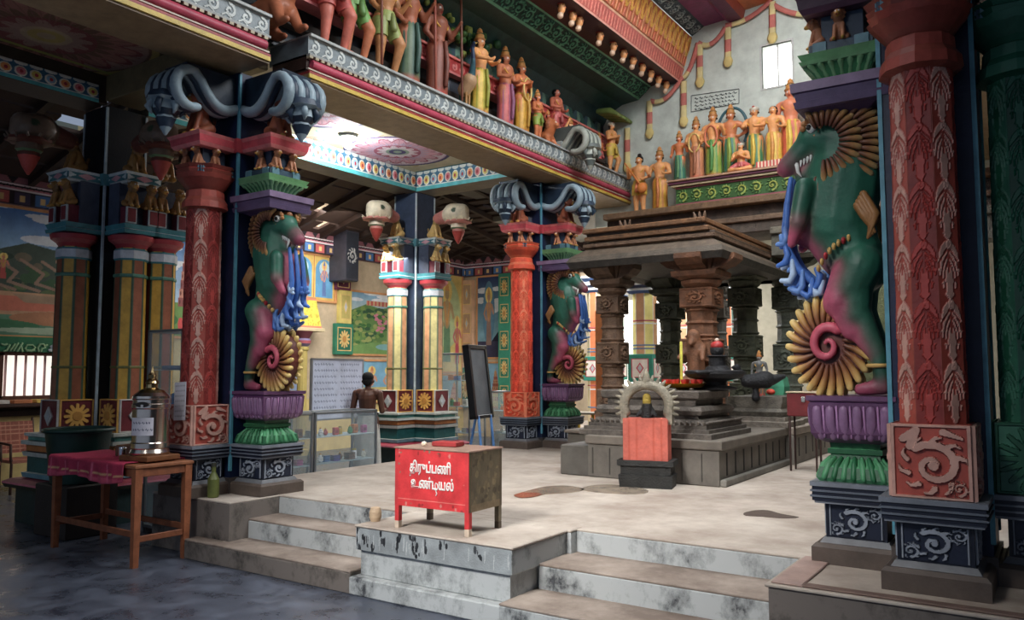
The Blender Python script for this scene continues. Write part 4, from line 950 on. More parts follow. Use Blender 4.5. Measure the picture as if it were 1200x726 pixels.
        for s in(-1,1):
            if not sit: g.tube([S_((s*.04,0,.50)),S_((s*(.085 if (legs=='stride' and s>0) else .05),-.05 if (legs=='stride' and s>0) else -.01,.34))],[.07*h,.058*h],16,robe,cap=False)
            else: g.tube([S_((s*.05,0,.165)),S_((s*.16,-.065,.085))],[.066*h,.058*h],14,robe,cap=False)
        g.tube([S_((0,-.085,.53+dz)),S_((0,-.10,.40 if not sit else .12))],[.02*h,.03*h],8,robe2)
    g.build('garment',PAINT,r)
    g=MB(); gz=dz*h
    if crown=='tall': g.lathe([(.905*h+gz,.056*h),(.925*h+gz,.06*h),(.93*h+gz,.05*h),(.975*h+gz,.044*h),(.98*h+gz,.05*h),(1.0*h+gz,.034*h),(1.04*h+gz,.024*h),(1.06*h+gz,.006*h)],(0,0),16,cols=[C(190,120,56),C(180,60,50),C(200,136,64),C(60,120,90),C(190,120,56),C(206,140,70),C(206,150,80)])
    elif crown=='bun': g.ball((0,.01*h,.915*h+gz),.055*h,C(24,18,18),12); g.ball((0,.01*h,.975*h+gz),.03*h,C(30,22,20),10)
    elif crown=='hair': g.ball((0,.012*h,.902*h+gz),.058*h,C(24,18,18),12)
    elif crown=='turban': g.ball((0,0,.925*h+gz),.062*h,C(210,200,180),12,(1,1,.7)); g.ball((0,-.04*h,.95*h+gz),.02*h,C(190,60,50),8)
    g.build('crown' if crown in('tall','turban') else 'hair',PAINT,r)
    g=MB(); t=np.linspace(0,2*np.pi,22)
    g.tube([S_((.075*math.sin(x),-.05-.045*math.cos(x)*.4-.03*(math.cos(x)<0)*0,.745+dz+.055*-math.cos(x)*.9-.02)) for x in t],.009*h,6,GOL)
    g.build('necklace',PAINT,r)
    if extra:
        for nm,f_ in extra: 
            g=MB(); f_(g,h,dz); g.build(nm,PAINT,r)
    return r
def x_staff(c=BRN): return ('staff',lambda g,h,dz:g.tube([(.17*h,-.14*h,.02*h),(.16*h,-.13*h,1.08*h)],.011*h,6,c))
def x_veena(): return ('veena',lambda g,h,dz:(g.tube([(.10*h,-.13*h,.42*h),(-.16*h,-.12*h,.84*h)],.014*h,7,C(214,120,40)),g.ball((.10*h,-.14*h,.42*h),.075*h,C(226,130,50),12,(1,.7,1.1))))
def x_arch(c=TEA): return ('halo',lambda g,h,dz:g.tube([(.19*h*math.cos(t),.06*h,(.70+.32*math.sin(t))*h) for t in np.linspace(-.6,3.74,24)],.02*h,7,c))
def x_base(c=C(180,80,60),w=.16,z=.05): return ('base',lambda g,h,dz:g.box((-w*h,-w*h*.8,-z*h),(w*h,w*h*.8,.012*h),c,.01))
def x_garl(c=C(226,190,110)): return ('garland',lambda g,h,dz:g.tube([(.08*h*math.sin(t),-.085*h-.01*h*abs(math.cos(t)),(.60+dz)*h-.15*h*math.cos(t)) for t in np.linspace(0,6.28,24)],.013*h,6,c))
BZ=4.902; GB='painted statues standing on the long nave beam'
def onbeam(px,y_feet,X=-6.1): # place along the beam from the photo column
    P=onX(px,y_feet,X); return (X,float(P[1]),BZ)
R90=math.pi/2
LB=[ # px, X, height, args
 (388,44,-6.12,1.25,dict(skin=C(206,110,90),robe=C(190,80,70),legs='stride',pose='hips',crown='hair'),'muscular red brown striding figure, leftmost statue on the long beam'),
 (413,52,-6.12,1.15,dict(skin=C(200,120,80),robe=C(110,160,80),legs='stride',pose='staff',crown='hair',extra=[x_staff()]),'statue in short green cloth holding an upright staff beside the striding red figure'),
 (450,64,-6.12,1.15,dict(skin=C(190,130,80),robe=C(150,160,90),legs='stride',pose='bless',crown='tall'),'striding ochre statue with olive loincloth, third from left on the beam'),
 (478,80,-6.12,1.2,dict(skin=C(170,96,64),robe=C(90,110,80),robe2=C(60,90,80),legs='robe',pose='staff',crown='turban',extra=[x_staff(C(150,70,50))]),'brown statue in grey green robe leaning on a long red spear'),
 (512,96,-6.12,1.15,dict(skin=C(150,84,60),robe=C(140,74,56),legs='robe',pose='staff',crown='hair',extra=[x_staff(C(110,60,40))]),'thin dark brown statue with a pole, just left of the long necked bird'),
 (562,122,-6.1,1.02,dict(skin=ORL,robe=YEL,robe2=C(150,150,50),legs='robe',pose='give',crown='tall'),'golden robed statue with pointed crown beside the long necked bird'),
 (592,136,-6.1,.9,dict(skin=C(190,110,70),robe=PNK,robe2=C(150,90,120),legs='robe',pose='hold',crown='tall'),'statue in pink wrap standing right of the golden robed one'),
 (611,146,-6.1,.88,dict(skin=OR,robe=GOL,legs='robe',pose='namaste',crown='tall',extra=[x_garl()]),'statue with yellow cloth and orange chest garland, joined hands'),
 (630,154,-6.1,.62,dict(skin=OR,robe=LIM,legs='bare',pose='hold',crown='tall'),'short pot bellied orange statue in olive loincloth on the beam'),
 (642,152,-6.2,.5,dict(skin=C(190,90,60),robe=YEL,legs='bare',pose='up',crown='tall'),'smallest orange statue with raised arms on the beam'),
]
for px,py_,X,h,kw,lab in LB:
    statue(onbeam(px,py_,X),R90,h*(1.1 if px>580 else 1),lab,group=None,**kw)
# those further along, on blocks above the middle pier
for px,Xb,zb,h,kw,lab in ((652,-6.2,5.02,.86,dict(skin=C(206,110,80),robe=PNK,legs='bare',pose='hold',crown='hair'),'bare legged orange statue on a raised block above the middle pier'),
                        (668,-6.15,5.0,.75,dict(skin=ORL,robe=OR,legs='sit',pose='up',crown='tall'),'seated orange crowned statue with raised arms over the middle pier'),
                        (716,-6.1,BZ,.86,dict(skin=ORL,robe=YEL,legs='stride',pose='namaste',crown='turban'),'orange statue in yellow loincloth striding at the end of the beam'),
                        (702,-6.2,BZ,.6,dict(skin=OR,robe=PNK,legs='bare',pose='hold',crown='tall'),'small orange statue half hidden behind the striding yellow one')):
    P=onX(px,150,Xb); 
    if zb>BZ: tag(MB().box((Xb-.16,P[1]-.16,BZ),(Xb+.14,P[1]+.16,zb-.0),C(170,180,180),.01).build('statue_block',PAINT,None),'pale block under the '+('bare legged' if h>.8 else 'seated')+' statue over the middle pier','block')
    statue((Xb,float(P[1]),zb),R90,h,lab,**kw)
# long necked bird on the beam
P=onX(548,100,-6.05); pk=empty('bird_statue',(-6.05,float(P[1]),BZ),R90,'long necked dark green bird statue with folded tail on the beam','statue')
blob('body',[((0,.05,.28),(0,-.03,.38),.09,.10,C(190,150,110)),((0,-.06,.42),(-.04,-.12,.62),.055,.03,C(40,80,90)),((-.04,-.12,.62),(-.03,-.10,.80),.028,.026,C(30,50,80)),((-.03,-.10,.80),(-.05,-.14,.83),.03,.026,C(30,50,80)),((-.05,-.15,.83),(-.055,-.2,.82),.014,.005,C(210,170,80)),((.03,-.0,.25),(.03,0,.02),.02,.016,C(170,120,60)),((-.03,-.0,.25),(-.03,0,.02),.02,.016,C(170,120,60))],.011,[],1,None,pk)
g=MB()
for k in range(7): g.tube([(-.03+.01*k,.08,.30),(.05+.02*k,.14,.14),(.12+.02*k,.18,.02)],[.03,.03,.02],6,[C(30,90,80),C(40,70,60)][k%2])
g.build('tail_feathers',PAINT,pk)
# dark niche disc and tree above, brown animal at the left bracket
P=onX(540,75,-6.36); o=MB(); o.lathe([(-.03,.3),(0,.34),(.02,.30)],(0,0),28,C(60,66,76)); o.xf(T(-6.34,float(P[1]),5.22)@Matrix.Rotation(R90,4,'Y')@Matrix.Diagonal((1,1,1,1))); tag(o.build('wall_disc',PAINT),'dark grey round niche disc behind the long necked bird','relief')
P=onX(545,15,-6.2); tr=MB(); r3=random.Random(4)
for k in range(70): tr.ball((r3.uniform(-.08,.1),r3.gauss(0,.3),r3.gauss(0,.08)),r3.uniform(.03,.07),[C(70,110,50),C(40,80,44),C(130,140,60)][k%3],6)
tg=empty('relief_tree',(-6.28,float(P[1]),6.0),0,'green leafy relief tree above the red band at top of the beam wall','relief')
cr_=tr.build('foliage',PAINT,tg); cr_['kind']='stuff'
MB().tube([(-.1,-.3,-.3),(-.05,-.2,-.15),(0,0,0)],[.05,.04,.03],8,BRN).build('trunk',PAINT,tg)
P=onX(738,130,-6.1); g=MB()
for k in range(9): 
    g.tube([(-.1,k*.09,.02),(.1,k*.09+.02,0),(.22,k*.09+.03,-.07)],[.05,.06,.03],7,[C(120,140,70),C(150,160,90)][k%2])
g.xf(T(-6.1,float(P[1])-1.0,5.95)); o=g.build('relief_canopy',PAINT); tag(o,'green leaf fringed little canopy where the beam wall meets the end wall','relief')
# crouching animals on pier tops
def beast(loc,rz,h,label,c=C(170,96,60)):
    r=empty('crouching_lion_statue',loc,rz,label,'statue')
    P=[((0,.28,.22),(0,-.05,.26),.15,.17,c),((0,-.08,.32),(0,-.22,.52),.14,.13,c),((0,-.25,.55),(0,-.36,.5),.11,.07,c),((0,.34,.2),(.05,.46,.4),.03,.03,c)]
    for s in(-1,1): P+=[((s*.1,-.12,.25),(s*.12,-.24,.03),.07,.05,c),((s*.12,-.24,.03),(s*.12,-.33,.03),.045,.035,c),((s*.13,.28,.16),(s*.15,.12,.05),.1,.06,c),((s*.15,.12,.04),(s*.15,.02,.03),.05,.035,c),((s*.08,-.22,.66),(s*.1,-.21,.7),.03,.02,c)]
    for k in range(12):
        a=k*math.pi/6; P.append(((.13*math.cos(a),-.2,.54+.13*math.sin(a)),(.16*math.cos(a),-.17,.54+.16*math.sin(a)),.04,.036,lum(c,.6)))
    P=[((tuple(v*h for v in p[0])),tuple(v*h for v in p[1]),p[2]*h,p[3]*h,p[4]) for p in P]
    blob('body',P,.016*h+.004,[((s*.04*h,-.38*h,.58*h),.025*h,(.8,.8,.75)) for s in(-1,1)],1,None,r); return r
beast((-6.2,5.03,BZ),R90,.95,'brown crouching lion statue on the beam above the left pier')
beast((-6.15,10.0,4.902),R90*.9,.62,'ochre crouching lion statue on top of the middle pier',C(196,110,60))
# ---- group on the parapet and ledge of the end wall ----
PZ=4.60
def endpos(px,y,Y): P=onY(px,y,Y); return (float(P[0]),Y)
ES=[(750,258,12.1,4.14,.92,dict(skin=ORL,robe=YEL,robe2=OR,legs='bare',pose='veena',crown='bun',extra=[x_veena()]),'orange statue playing a stringed gourd instrument, leftmost on the stone roof'),
 (774,256,12.1,4.14,.92,dict(skin=ORL,robe=GOL,robe2=C(206,120,60),legs='robe',pose='hold',crown='tall'),'statue in long golden cloth beside the musician on the stone roof'),
 (797,222,12.05,PZ,.66,dict(skin=OR,robe=TEA,robe2=C(110,160,110),legs='robe',pose='bless',crown='tall'),'statue in green skirt, leftmost on the green scrolled parapet'),
 (817,220,12.05,PZ,.80,dict(skin=ORL,robe=C(206,130,90),legs='robe',pose='hold',crown='tall',extra=[x_garl()]),'tall orange statue with garland, second on the parapet'),
 (837,218,12.05,PZ,.88,dict(skin=ORL,robe=LIM,robe2=C(90,150,80),legs='robe',pose='bless',crown='tall',extra=[x_garl(C(220,120,80))]),'crowned orange statue in lime green skirt with hand raised on parapet'),
 (858,217,12.1,PZ,.88,dict(skin=C(214,130,80),robe=TEA,robe2=LIM,legs='robe',pose='hips',crown='tall',extra=[x_arch(C(60,100,110))]),'statue with dark green skirt and ring behind the shoulders, mid parapet'),
 (869,216,11.9,PZ,.62,dict(skin=ORL,robe=PNK,legs='sit',pose='namaste',crown='turban'),'seated orange statue in front of the parapet group'),
 (886,214,12.05,PZ,.86,dict(skin=ORL,robe=C(70,130,90),robe2=YEL,legs='robe',pose='give',crown='turban'),'statue with white topknot leaning forward giving, right of the seated one'),
 (908,212,12.0,PZ,.82,dict(skin=ORL,robe=YEL,robe2=C(220,150,70),legs='robe',pose='hold',crown='hair'),'dark haired statue in full yellow dress on the parapet'),
 (929,210,12.1,PZ,1.05,dict(skin=C(220,130,90),robe=C(200,90,60),robe2=YEL,legs='robe',pose='bless',crown='tall'),'tallest crowned statue, rightmost of the parapet group'),
 (1016,190,12.05,PZ,.9,dict(skin=C(220,130,60),robe=YEL,legs='sit',pose='hips',crown='tall'),'orange lion faced seated statue seen behind the beast head')]
for px,y,Y,z,h,kw,lab in ES:
    x,_=endpos(px,y,Y); statue((x,Y,z),0,h*(1.12 if px>790 else 1.05),lab,**kw)
g=MB(); X0,X1=-4.92,-1.6; g.box((X0,11.75,4.13),(X1,12.38,4.2),C(150,110,90),.01); g.box((X0+.06,11.85,4.2),(X1,12.38,4.5),C(70,110,60)); g.box((X0,11.78,4.5),(X1,12.38,4.53),C(206,190,150)); g.box((X0-.03,11.75,4.53),(X1,12.38,4.57),C(110,60,80),.008); g.box((X0-.05,11.72,4.57),(X1,12.38,4.60),C(190,150,120),.006)
pr=g.build('parapet',PAINT); struct(pr,'painted parapet on the stone pavilion roof')
cv=scrollband(420,48,(X1-X0)/.29,C(60,96,50),C(170,176,84),14,C(150,70,90),.02,C(120,160,90)); MB().panel(cv.im,(X0+.06,11.849,4.205),(X1-X0-.06,0,0),(0,0,.29),(0,-1,0),cv.z,0).build('scroll_frieze',PAINT,pr)
cv=CV(200,14,C(226,206,180),10); 
for k in range(10): cv.rect(k,0,k+.5,1,C(200,60,50))
x0,_=endpos(886,216,11.7); x1,_=endpos(926,210,11.7)
tag(MB().panel(cv.im,(x0,11.72,4.602),(x1-x0,0,0),(0,0,.09),(0,-1,0),None,.03).build('striped_edging',PAINT),'red and cream striped strip at the feet of the yellow dress statue','edging')
# peeping heads under the upper cornice
hm=None
pts=[(668,10),(676,16),(700,32),(716,42),(728,52),(739,60),(750,68),(760,74),(769,80),(778,84),(787,89),(796,92),(655,0)]
ORD=['first','second','third','fourth','fifth','sixth','seventh','eighth','ninth','tenth','eleventh','twelfth','thirteenth']
pts=sorted(pts,reverse=True)
for i,(x_,y_) in enumerate(pts):
    Pp=onX(x_,y_,-5.2); y=float(Pp[1])
    r=empty('peeping_head',(-5.16,y,6.30),R90,ORD[i]+' little orange head from the end wall, peering out under the salmon cornice','statue','little heads peering out under the salmon cornice')
    if hm is None:
        hm=[blobmesh('head',[((0,0,.02),(0,0,.07),.05,.052,ORL),((0,-.05,.04),(0,-.056,.036),.012,.013,OR),((0,.01,-.03),(0,.02,-.05),.035,.045,C(216,180,150)),((0,.02,.08),(0,.03,.09),.052,.04,C(60,24,20))],.009,[((s*.018,-.05,.055),.009,(.02,.02,.02)) for s in(-1,1)],1)]
        m=MB(); m.lathe([(.085,.055),(.11,.05),(.12,.02)],(0,.01),10,C(190,60,40)); hm.append(m.mesh('cap')); hm[1].materials.append(PAINT)
    for nm,me in zip(('head','cap'),hm): o=bpy.data.objects.new(nm,me); COL.objects.link(o); o.parent=r
# ======================= stone pavilion, altar and what stands on it =======================
BST=C(112,86,66); GST=C(88,90,72); DST=C(66,62,56); LST=C(150,140,128)
def stonepillar(px,Y,hw,z0,z1,c,label,lion_fig=False):
    P=onY(px,400,Y); r=empty('stone_pillar',(float(P[0]),Y,z0),0,label,'pillar','carved stone pillars'); Hh=z1-z0
    cv=CV(56,56,c,1); scroll(cv,.5,.5,.36,lum(c,1.5),.025); cv.rect(0,0,1,.06,lum(c,1.2),.01); cv.rect(0,.94,1,1,lum(c,1.2),.01)
    g=MB(); g.sq([(0,hw*1.25,hw*1.25),(.08,hw*1.25,hw*1.25),(.1,hw*1.1,hw*1.1),(.2,hw*1.15,hw*1.15),(.22,hw,hw)],(0,0),lum(c,.85)); g.build('base',STONE,r)
    sec=[(.22,.52,'b'),(.52,.86,'o'),(.86,1.16,'b'),(1.16,1.55,'o'),(1.55,1.80,'b')]; k=(Hh-.2)/2.0
    g=MB()
    for a,b_,t in sec:
        a*=k;b_*=k
        if t=='b':
            g.box((-hw,-hw,a),(hw,hw,b_),c,.01)
            for m in range(4):
                q=m*math.pi/2; n=arr((math.sin(q),-math.cos(q),0)); u=arr((math.cos(q),math.sin(q),0)); o=n*(hw+.001)-u*hw*.92
                g.panel(cv.im,(o[0],o[1],a+.01),u*2*hw*.92,(0,0,b_-a-.02),n,cv.z,0)
        else:
            g.lathe([(a,hw*.9),(a+.03,hw*1.03),(a+.05,hw*.9),((a+b_)/2-.02,hw*.86),((a+b_)/2,hw*1.0),((a+b_)/2+.03,hw*.86),(b_-.05,hw*.9),(b_-.03,hw*1.05),(b_,hw*.9)],(0,0),8 if hw>.16 else 16,c,smooth=False,ph=math.pi/8)
    g.build('shaft',STONE,r)
    g=MB(); t=1.8*k
    g.lathe([(t,hw*.9),(t+.05,hw*1.2),(t+.09,hw*1.25),(t+.1,hw)],(0,0),16,lum(c,1.1),flute=.03); g.sq([(t+.1,hw,hw),(t+.14,hw*1.35,hw*1.35),(t+.2,hw*1.4,hw*1.4)],(0,0),lum(c,.9)); g.sq([(t+.2,hw*.9,hw*.9),(Hh,hw*1.2,hw*1.2)],(0,0),c)
    e=hw*2.3; pf=[(-e,Hh),(-e,Hh-.06),(-e*.8,Hh-.13),(-e*.62,Hh-.15),(-hw,Hh-.22),(hw,Hh-.22),(e*.62,Hh-.15),(e*.8,Hh-.13),(e,Hh-.06),(e,Hh)]
    g.prism(pf,'y',-hw*.8,hw*.8,lum(c,.85)); g.prism(pf,'x',-hw*.8,hw*.8,lum(c,.85))
    g.build('capital',STONE,r)
    if lion_fig:
        P=[((0,-.20,.62),(0,-.24,1.0),.11,.10,c),((0,-.26,1.05),(0,-.28,1.12),.085,.08,lum(c,1.1)),((0,-.36,1.04),(0,-.38,1.02),.04,.03,c),((.09,-.24,.98),(.14,-.38,.84),.045,.03,c),((-.09,-.24,.98),(-.14,-.38,.86),.045,.03,c),((.08,-.22,.62),(.12,-.4,.5),.07,.05,c),((-.08,-.22,.62),(-.12,-.4,.5),.07,.05,c),((.12,-.4,.5),(.12,-.36,.22),.05,.04,c),((-.12,-.4,.5),(-.12,-.36,.22),.05,.04,c),((0,-.2,.3),(0,-.25,.55),.1,.1,lum(c,.8))]
        blob('rearing_figure',P,.02,[],1,STONE,r)
    return r
stonepillar(718,9.25,.155,.90,2.95,BST,'brown carved stone pillar at the left front corner of the pavilion')
stonepillar(823,9.25,.20,.90,2.98,C(126,84,58),'wide reddish brown stone pillar with crouching figure, behind the altar',True)
stonepillar(786,11.2,.17,.90,3.0,GST,'grey green stone pillar right of the yellow striped column')
stonepillar(874,11.4,.19,.90,3.2,GST,'mossy stone pillar behind the grey standing idol')
stonepillar(925,12.12,.19,.49,3.3,C(92,96,84),'grey stone pillar beside the big gold tail wheel')
stonepillar(842,13.6,.16,.49,3.3,DST,'dark stone pillar deep inside, right of the crouching figure pillar')
def stone(n,boxes,label,cat,mat=STONE,bev=.012):
    g=MB()
    for a,b_,c in boxes: g.box(a,b_,c,bev)
    return tag(g.build(n,mat),label,cat)
# roof
rf=empty('pavilion_roof',(-4.1,9.0,2.95),0,'brown stone pavilion roof with sloping eave over the carved pillars','roof')
g=MB(); L=lambda x,y,z:(x+4.1,y-9.0,z-2.95)
def lb(a,b_,c,bev=.01): g.box(L(*a),L(*b_),c,bev)
lb((-5.0,9.05,2.95),(-3.2,12.3,3.02),DST)
g.build('ceiling_slab',STONE,rf)
g=MB()
x0,x1,y0,y1=-5.02,-3.16,8.92,12.0
def ring(z0,o0,z1,o1,c):
    V=[]
    for z,o in((z0,o0),(z1,o1)): V+=[L(x0-o,y0-o,z),L(x1+o,y0-o,z),L(x1+o,y1,z),L(x0-o,y1,z)]
    g.add(V,[(0,1,5,4),(1,2,6,5),(2,3,7,6),(3,0,4,7)],c)
ring(2.90,.06,2.98,.10,DST); ring(2.98,.10,3.05,.06,C(84,74,62)); ring(3.05,.06,3.16,-.10,C(92,78,64)); ring(2.90,.06,2.96,-.1,DST); ring(3.16,-.10,3.18,-.06,BST); ring(3.18,-.06,3.22,-.06,BST); ring(3.22,-.06,3.22,-.16,DST)
g.build('sloping_eave',STONE,rf)
g=MB(); lb((-4.92,9.06,3.16),(-3.24,12.1,3.26),C(80,62,48)); lb((-4.96,9.02,3.26),(-3.3,12.1,3.32),C(120,84,54)); lb((-4.98,9.0,3.36),(-3.34,12.1,3.42),C(124,86,54)); lb((-4.94,9.05,3.30),(-3.36,12.1,3.38),C(70,56,46)); g.build('cornice',STONE,rf)
for i,px in enumerate((735,822)):
    P=onY(px,250,9.1); g=MB()
    for k in range(3): g.tube([L(P[0]+(k-1)*.05,9.05,3.40),L(P[0]+(k-1)*.07,9.03,3.48)],[.03,.012],6,BST)
    g.build('finial',STONE,rf)
stone('stone_lintel',[((-5.95,11.55,3.62),(2.5,12.4,3.78),C(84,72,62)),((-5.95,11.5,3.78),(2.5,12.4,3.86),C(116,92,72)),((-5.95,11.6,3.86),(2.5,12.4,4.03),C(80,66,56)),((-5.95,11.45,4.03),(2.5,12.4,4.13),C(120,92,66))],'long dark stone beam under the end wall carrying the statue group','beam')
stone('stone_lintel',[((-3.2,11.2,3.2),(2.5,11.6,3.5),C(96,94,84)),((-3.2,11.15,3.5),(2.5,11.6,3.6),C(110,104,90))],'grey stone beam over the rear pillars at right of the pavilion roof','beam')
# painted columns seen through the pavilion
def pcol(px,Y,hw,z0,z1,label,c=C(236,224,130),c2=C(226,170,120)):
    P=onY(px,400,Y); r=empty('striped_column',(float(P[0]),Y,z0),0,label,'column','yellow striped columns behind the pavilion'); Hh=z1-z0
    st=(c2,c,C(200,160,60),C(230,230,210)); g=MB()
    for k in range(8):
        a=-math.pi/2+k*math.pi/4; n=arr((math.cos(a),math.sin(a),0)); u=arr((-n[1],n[0],0)); a8=hw*.96; w8=.8*hw
        im=np.zeros((4,10,3)); im[:]=(c if k%2 else c2); im[:,:1]=C(236,236,220); im[:,-1:]=C(236,236,220); o=n*a8-u*w8/2; g.panel(im,(o[0],o[1],0),u*w8,(0,0,Hh),n,None,0)
    g.build('shaft',MATTE,r)
    g=MB()
    for z in (.35,.72,.80,1.5,1.56,1.95,2.0): g.lathe([(z,hw*.98),(z+.01,hw*1.06),(z+.03,hw*1.06),(z+.04,hw*.98)],(0,0),8,[C(90,130,170),C(230,230,230),C(190,80,90)][int(z*10)%3],smooth=False,ph=math.pi/8)
    g.build('band',MATTE,r)['kind']='stuff'
    g=MB(); g.box((-hw*1.12,-hw*1.12,.92),(hw*1.12,hw*1.12,1.42),C(40,140,120),.01); im=box_img('gem',C(236,230,220),C(200,50,80)).im
    for k in range(4):
        a=-math.pi/2+k*math.pi/2; n=arr((math.cos(a),math.sin(a),0)); u=arr((-n[1],n[0],0)); o=n*(hw*1.125)-u*hw*.8; g.panel(im,(o[0],o[1],1.0),u*1.6*hw,(0,0,.34),n,None,0)
    g.build('block',MATTE,r)
    g=MB(); g.sq([(Hh-.35,hw,hw),(Hh-.3,hw*1.2,hw*1.2),(Hh-.25,hw,hw),(Hh-.2,hw*1.25,hw*1.25),(Hh-.12,hw,hw),(Hh-.05,hw*1.3,hw*1.3),(Hh,hw*1.3,hw*1.3)],(0,0),cols=[C(60,90,140),C(230,230,230),C(50,60,90),C(230,230,230),C(60,90,140),C(200,200,200)]); g.build('capital',MATTE,r)
    return r
pcol(756,13.4,.21,.49,3.35,'bright yellow striped column with teal block, between the two front stone pillars')
pcol(805,15.2,.17,.49,3.35,'thin yellow striped column half hidden left of the crouching figure pillar')
pcol(857,15.4,.2,.49,3.35,'orange and teal striped column deep behind the black stone disc',C(120,160,150),C(220,120,60))
pcol(700,15.0,.2,.49,3.6,'cream and orange column in the bright corridor behind the smallest beast',C(240,226,180),C(220,120,60))
pcol(722,16.6,.17,.49,3.4,'white and green column at the far end of the bright corridor',C(240,240,230),C(40,120,80))
stone('stone_block_wall',[((-2.6,13.4,.49),(-1.4,13.6,3.0),C(112,120,84))],'mossy green plain stone wall panel behind the grey pillar','wall panel')
# altar base
ab=empty('altar_base',(-3.6,7.6,H),0,'long grey stone altar base with slotted right side','altar'); L=lambda x,y,z:(x+3.6,y-7.6,z-H)
g=MB()
def lb(a,b_,c,bev=.01): g.box(L(*a),L(*b_),c,bev)
lb((-4.15,7.6,H),(-2.72,9.9,.84),C(112,106,98)); lb((-2.72-.5,9.9,H),(-2.62,11.8,.84),C(120,114,106)); lb((-4.95,8.55,H),(-3.2,11.8,.86),C(96,90,82)); lb((-4.9,7.55,H),(-2.66,7.6,.52),C(120,112,104)) if 0 else None
lb((-2.72,7.62,H),(-2.66,9.9,.56),C(130,126,118))
g.build('plinth',CONC,ab)
g=MB(); lb((-4.17,7.57,.84),(-2.68,9.9,.93),C(116,108,98)); lb((-3.3,9.9,.84),(-2.6,11.8,.93),C(140,128,116)); lb((-4.97,8.5,.86),(-3.3,11.8,.90),C(110,100,90)); g.build('cap_slab',CONC,ab)
g=MB(); lb((-4.5,7.62,H),(-4.15,8.5,.81),C(92,88,82)); g.build('low_block',CONC,ab)
for k,y in enumerate(list(np.arange(7.8,9.9,.26))+list(np.arange(10.1,11.7,.33))):
    g=MB(); xx=-2.72 if y<9.9 else -2.62; lb((xx-.05,y,.58),(xx+.004,y+.035,.80),C(14,13,13),.0); g.build('slot',CONC,ab)
for k in range(7):
    g=MB(); x=-4.1+k*.2; lb((x,7.588,.53),(x+.01,7.602,.80),C(84,80,74),0); g.build('joint',CONC,ab)
at=empty('moulded_altar',(-3.55,8.27,.93),0,'stepped stone altar with rounded mouldings and toothed band','altar'); S0=C(100,92,84)
g=MB(); g.sq([(0,.74,.70),(.05,.74,.70),(.055,.70,.66),(.09,.70,.66)],(0,0),S0); g.sq([(.09,.66,.62),(.13,.66,.62)],(0,0),lum(S0,.8)); g.build('foot',STONE,at)
g=MB(); 
for k in range(22): g.tube([(-.62+k*.06,-.60,.14),(-.62+k*.06,-.63,.16)],[.022,.016],6,lum(S0,1.1)); g.tube([(.64,-.57+k*.054,.14),(.67,-.57+k*.054,.16)],[.022,.016],6,lum(S0,1.1))
t_=g.build('toothed_band',STONE,at); t_['kind']='stuff'; at.scale[1]=.88
g=MB(); g.sq([(.13,.62,.58),(.18,.6,.56),(.19,.54,.5),(.22,.54,.5),(.23,.58,.54),(.27,.6,.56),(.31,.58,.54),(.32,.50,.46),(.38,.50,.46),(.385,.53,.49),(.40,.55,.51),(.46,.56,.52),(.475,.53,.49)],(0,0),S0); g.build('mouldings',STONE,at)
for i,(px,Y,hx,z) in enumerate(((893,10.2,.42,1),(908,10.9,.4,1))):
    P=onY(px,480,Y); a2=empty('small_altar',(float(P[0]),Y,.93),0,('lower grey moulded pedestal right behind the stepped altar','stone pedestal beyond, under the green cloth')[i],'altar')
    g=MB(); g.sq([(0,hx,.4),(.06,hx,.4),(.07,hx*.9,.36),(.12,hx*.9,.36)],(0,0),C(140,130,118)); g.build('foot',STONE,a2); g=MB(); g.sq([(.12,hx*.8,.32),(.18,hx*.85,.34),(.22,hx*.75,.3),(.30,hx*.8,.3),(.36,hx*.8,.3)],(0,0),C(104,98,88)); g.build('mouldings',STONE,a2)
AZ=1.405
# brass tray of red cups
P=onY(800,448,8.12); tr=empty('brass_tray',(float(P[0]),float(P[1]),AZ),0,'brass footed tray holding a ring of small red cups on the stepped altar','tray')
MB().lathe([(0,.06),(.02,.08),(.03,.2),(.06,.24),(.07,.25),(.055,.22)],(0,0),28,C(206,150,50)).build('dish',BRASS,tr)
c0=None
for k in range(11):
    a=k*2*math.pi/11; 
    if c0 is None:
        c0=MB().lathe([(0,.018),(.03,.03),(.05,.032),(.045,.026)],(0,0),10,C(190,40,36)).build('red_cup',PAINT); tag(c0,'tiny red cup in the ring on the brass tray','cup','red cups on the brass tray'); c=c0
    else: c=c0.copy(); COL.objects.link(c)
    c.location=(P[0]+.19*math.cos(a),P[1]+.19*math.sin(a),AZ+.062)
tag(MB().tube([(P[0]-.02,P[1]+.02,AZ+.04),(P[0]-.02,P[1]+.02,AZ+.5)],.016,8,C(214,206,80)).build('yellow_stand_pole',PAINT),'thin yellow upright standing in the brass tray','pole')
# black stone disc with linga
P=onY(838,455,8.40); ln=empty('black_stone_disc',(float(P[0]),8.40,AZ),0,'black round stone vessel with a red topped black stone on it','stone vessel')
BK=C(26,26,30)
g=MB(); g.lathe([(0,.22),(.02,.24),(.05,.12),(.09,.12),(.13,.28),(.17,.32),(.20,.32),(.21,.28)],(0,0),32,BK); g.tube([(0,-.25,.185),(.0,-.48,.185)],[.07,.05],10,BK,flat=((0,0,1),.4)); g.build('disc',STONE,ln)
g=MB(); g.lathe([(.20,.14),(.24,.12),(.26,.09),(.34,.09),(.36,.12),(.37,.08)],(.03,0),20,BK); g.ball((.03,0,.42),.075,BK,14); g.build('stone_knob',STONE,ln); MB().ball((.03,0,.47),.07,C(170,40,36),14,(1,1,.8)).build('red_cap',PAINT,ln); MB().ball((.03,0,.53),.025,C(230,200,180),8).build('flower',PAINT,ln)
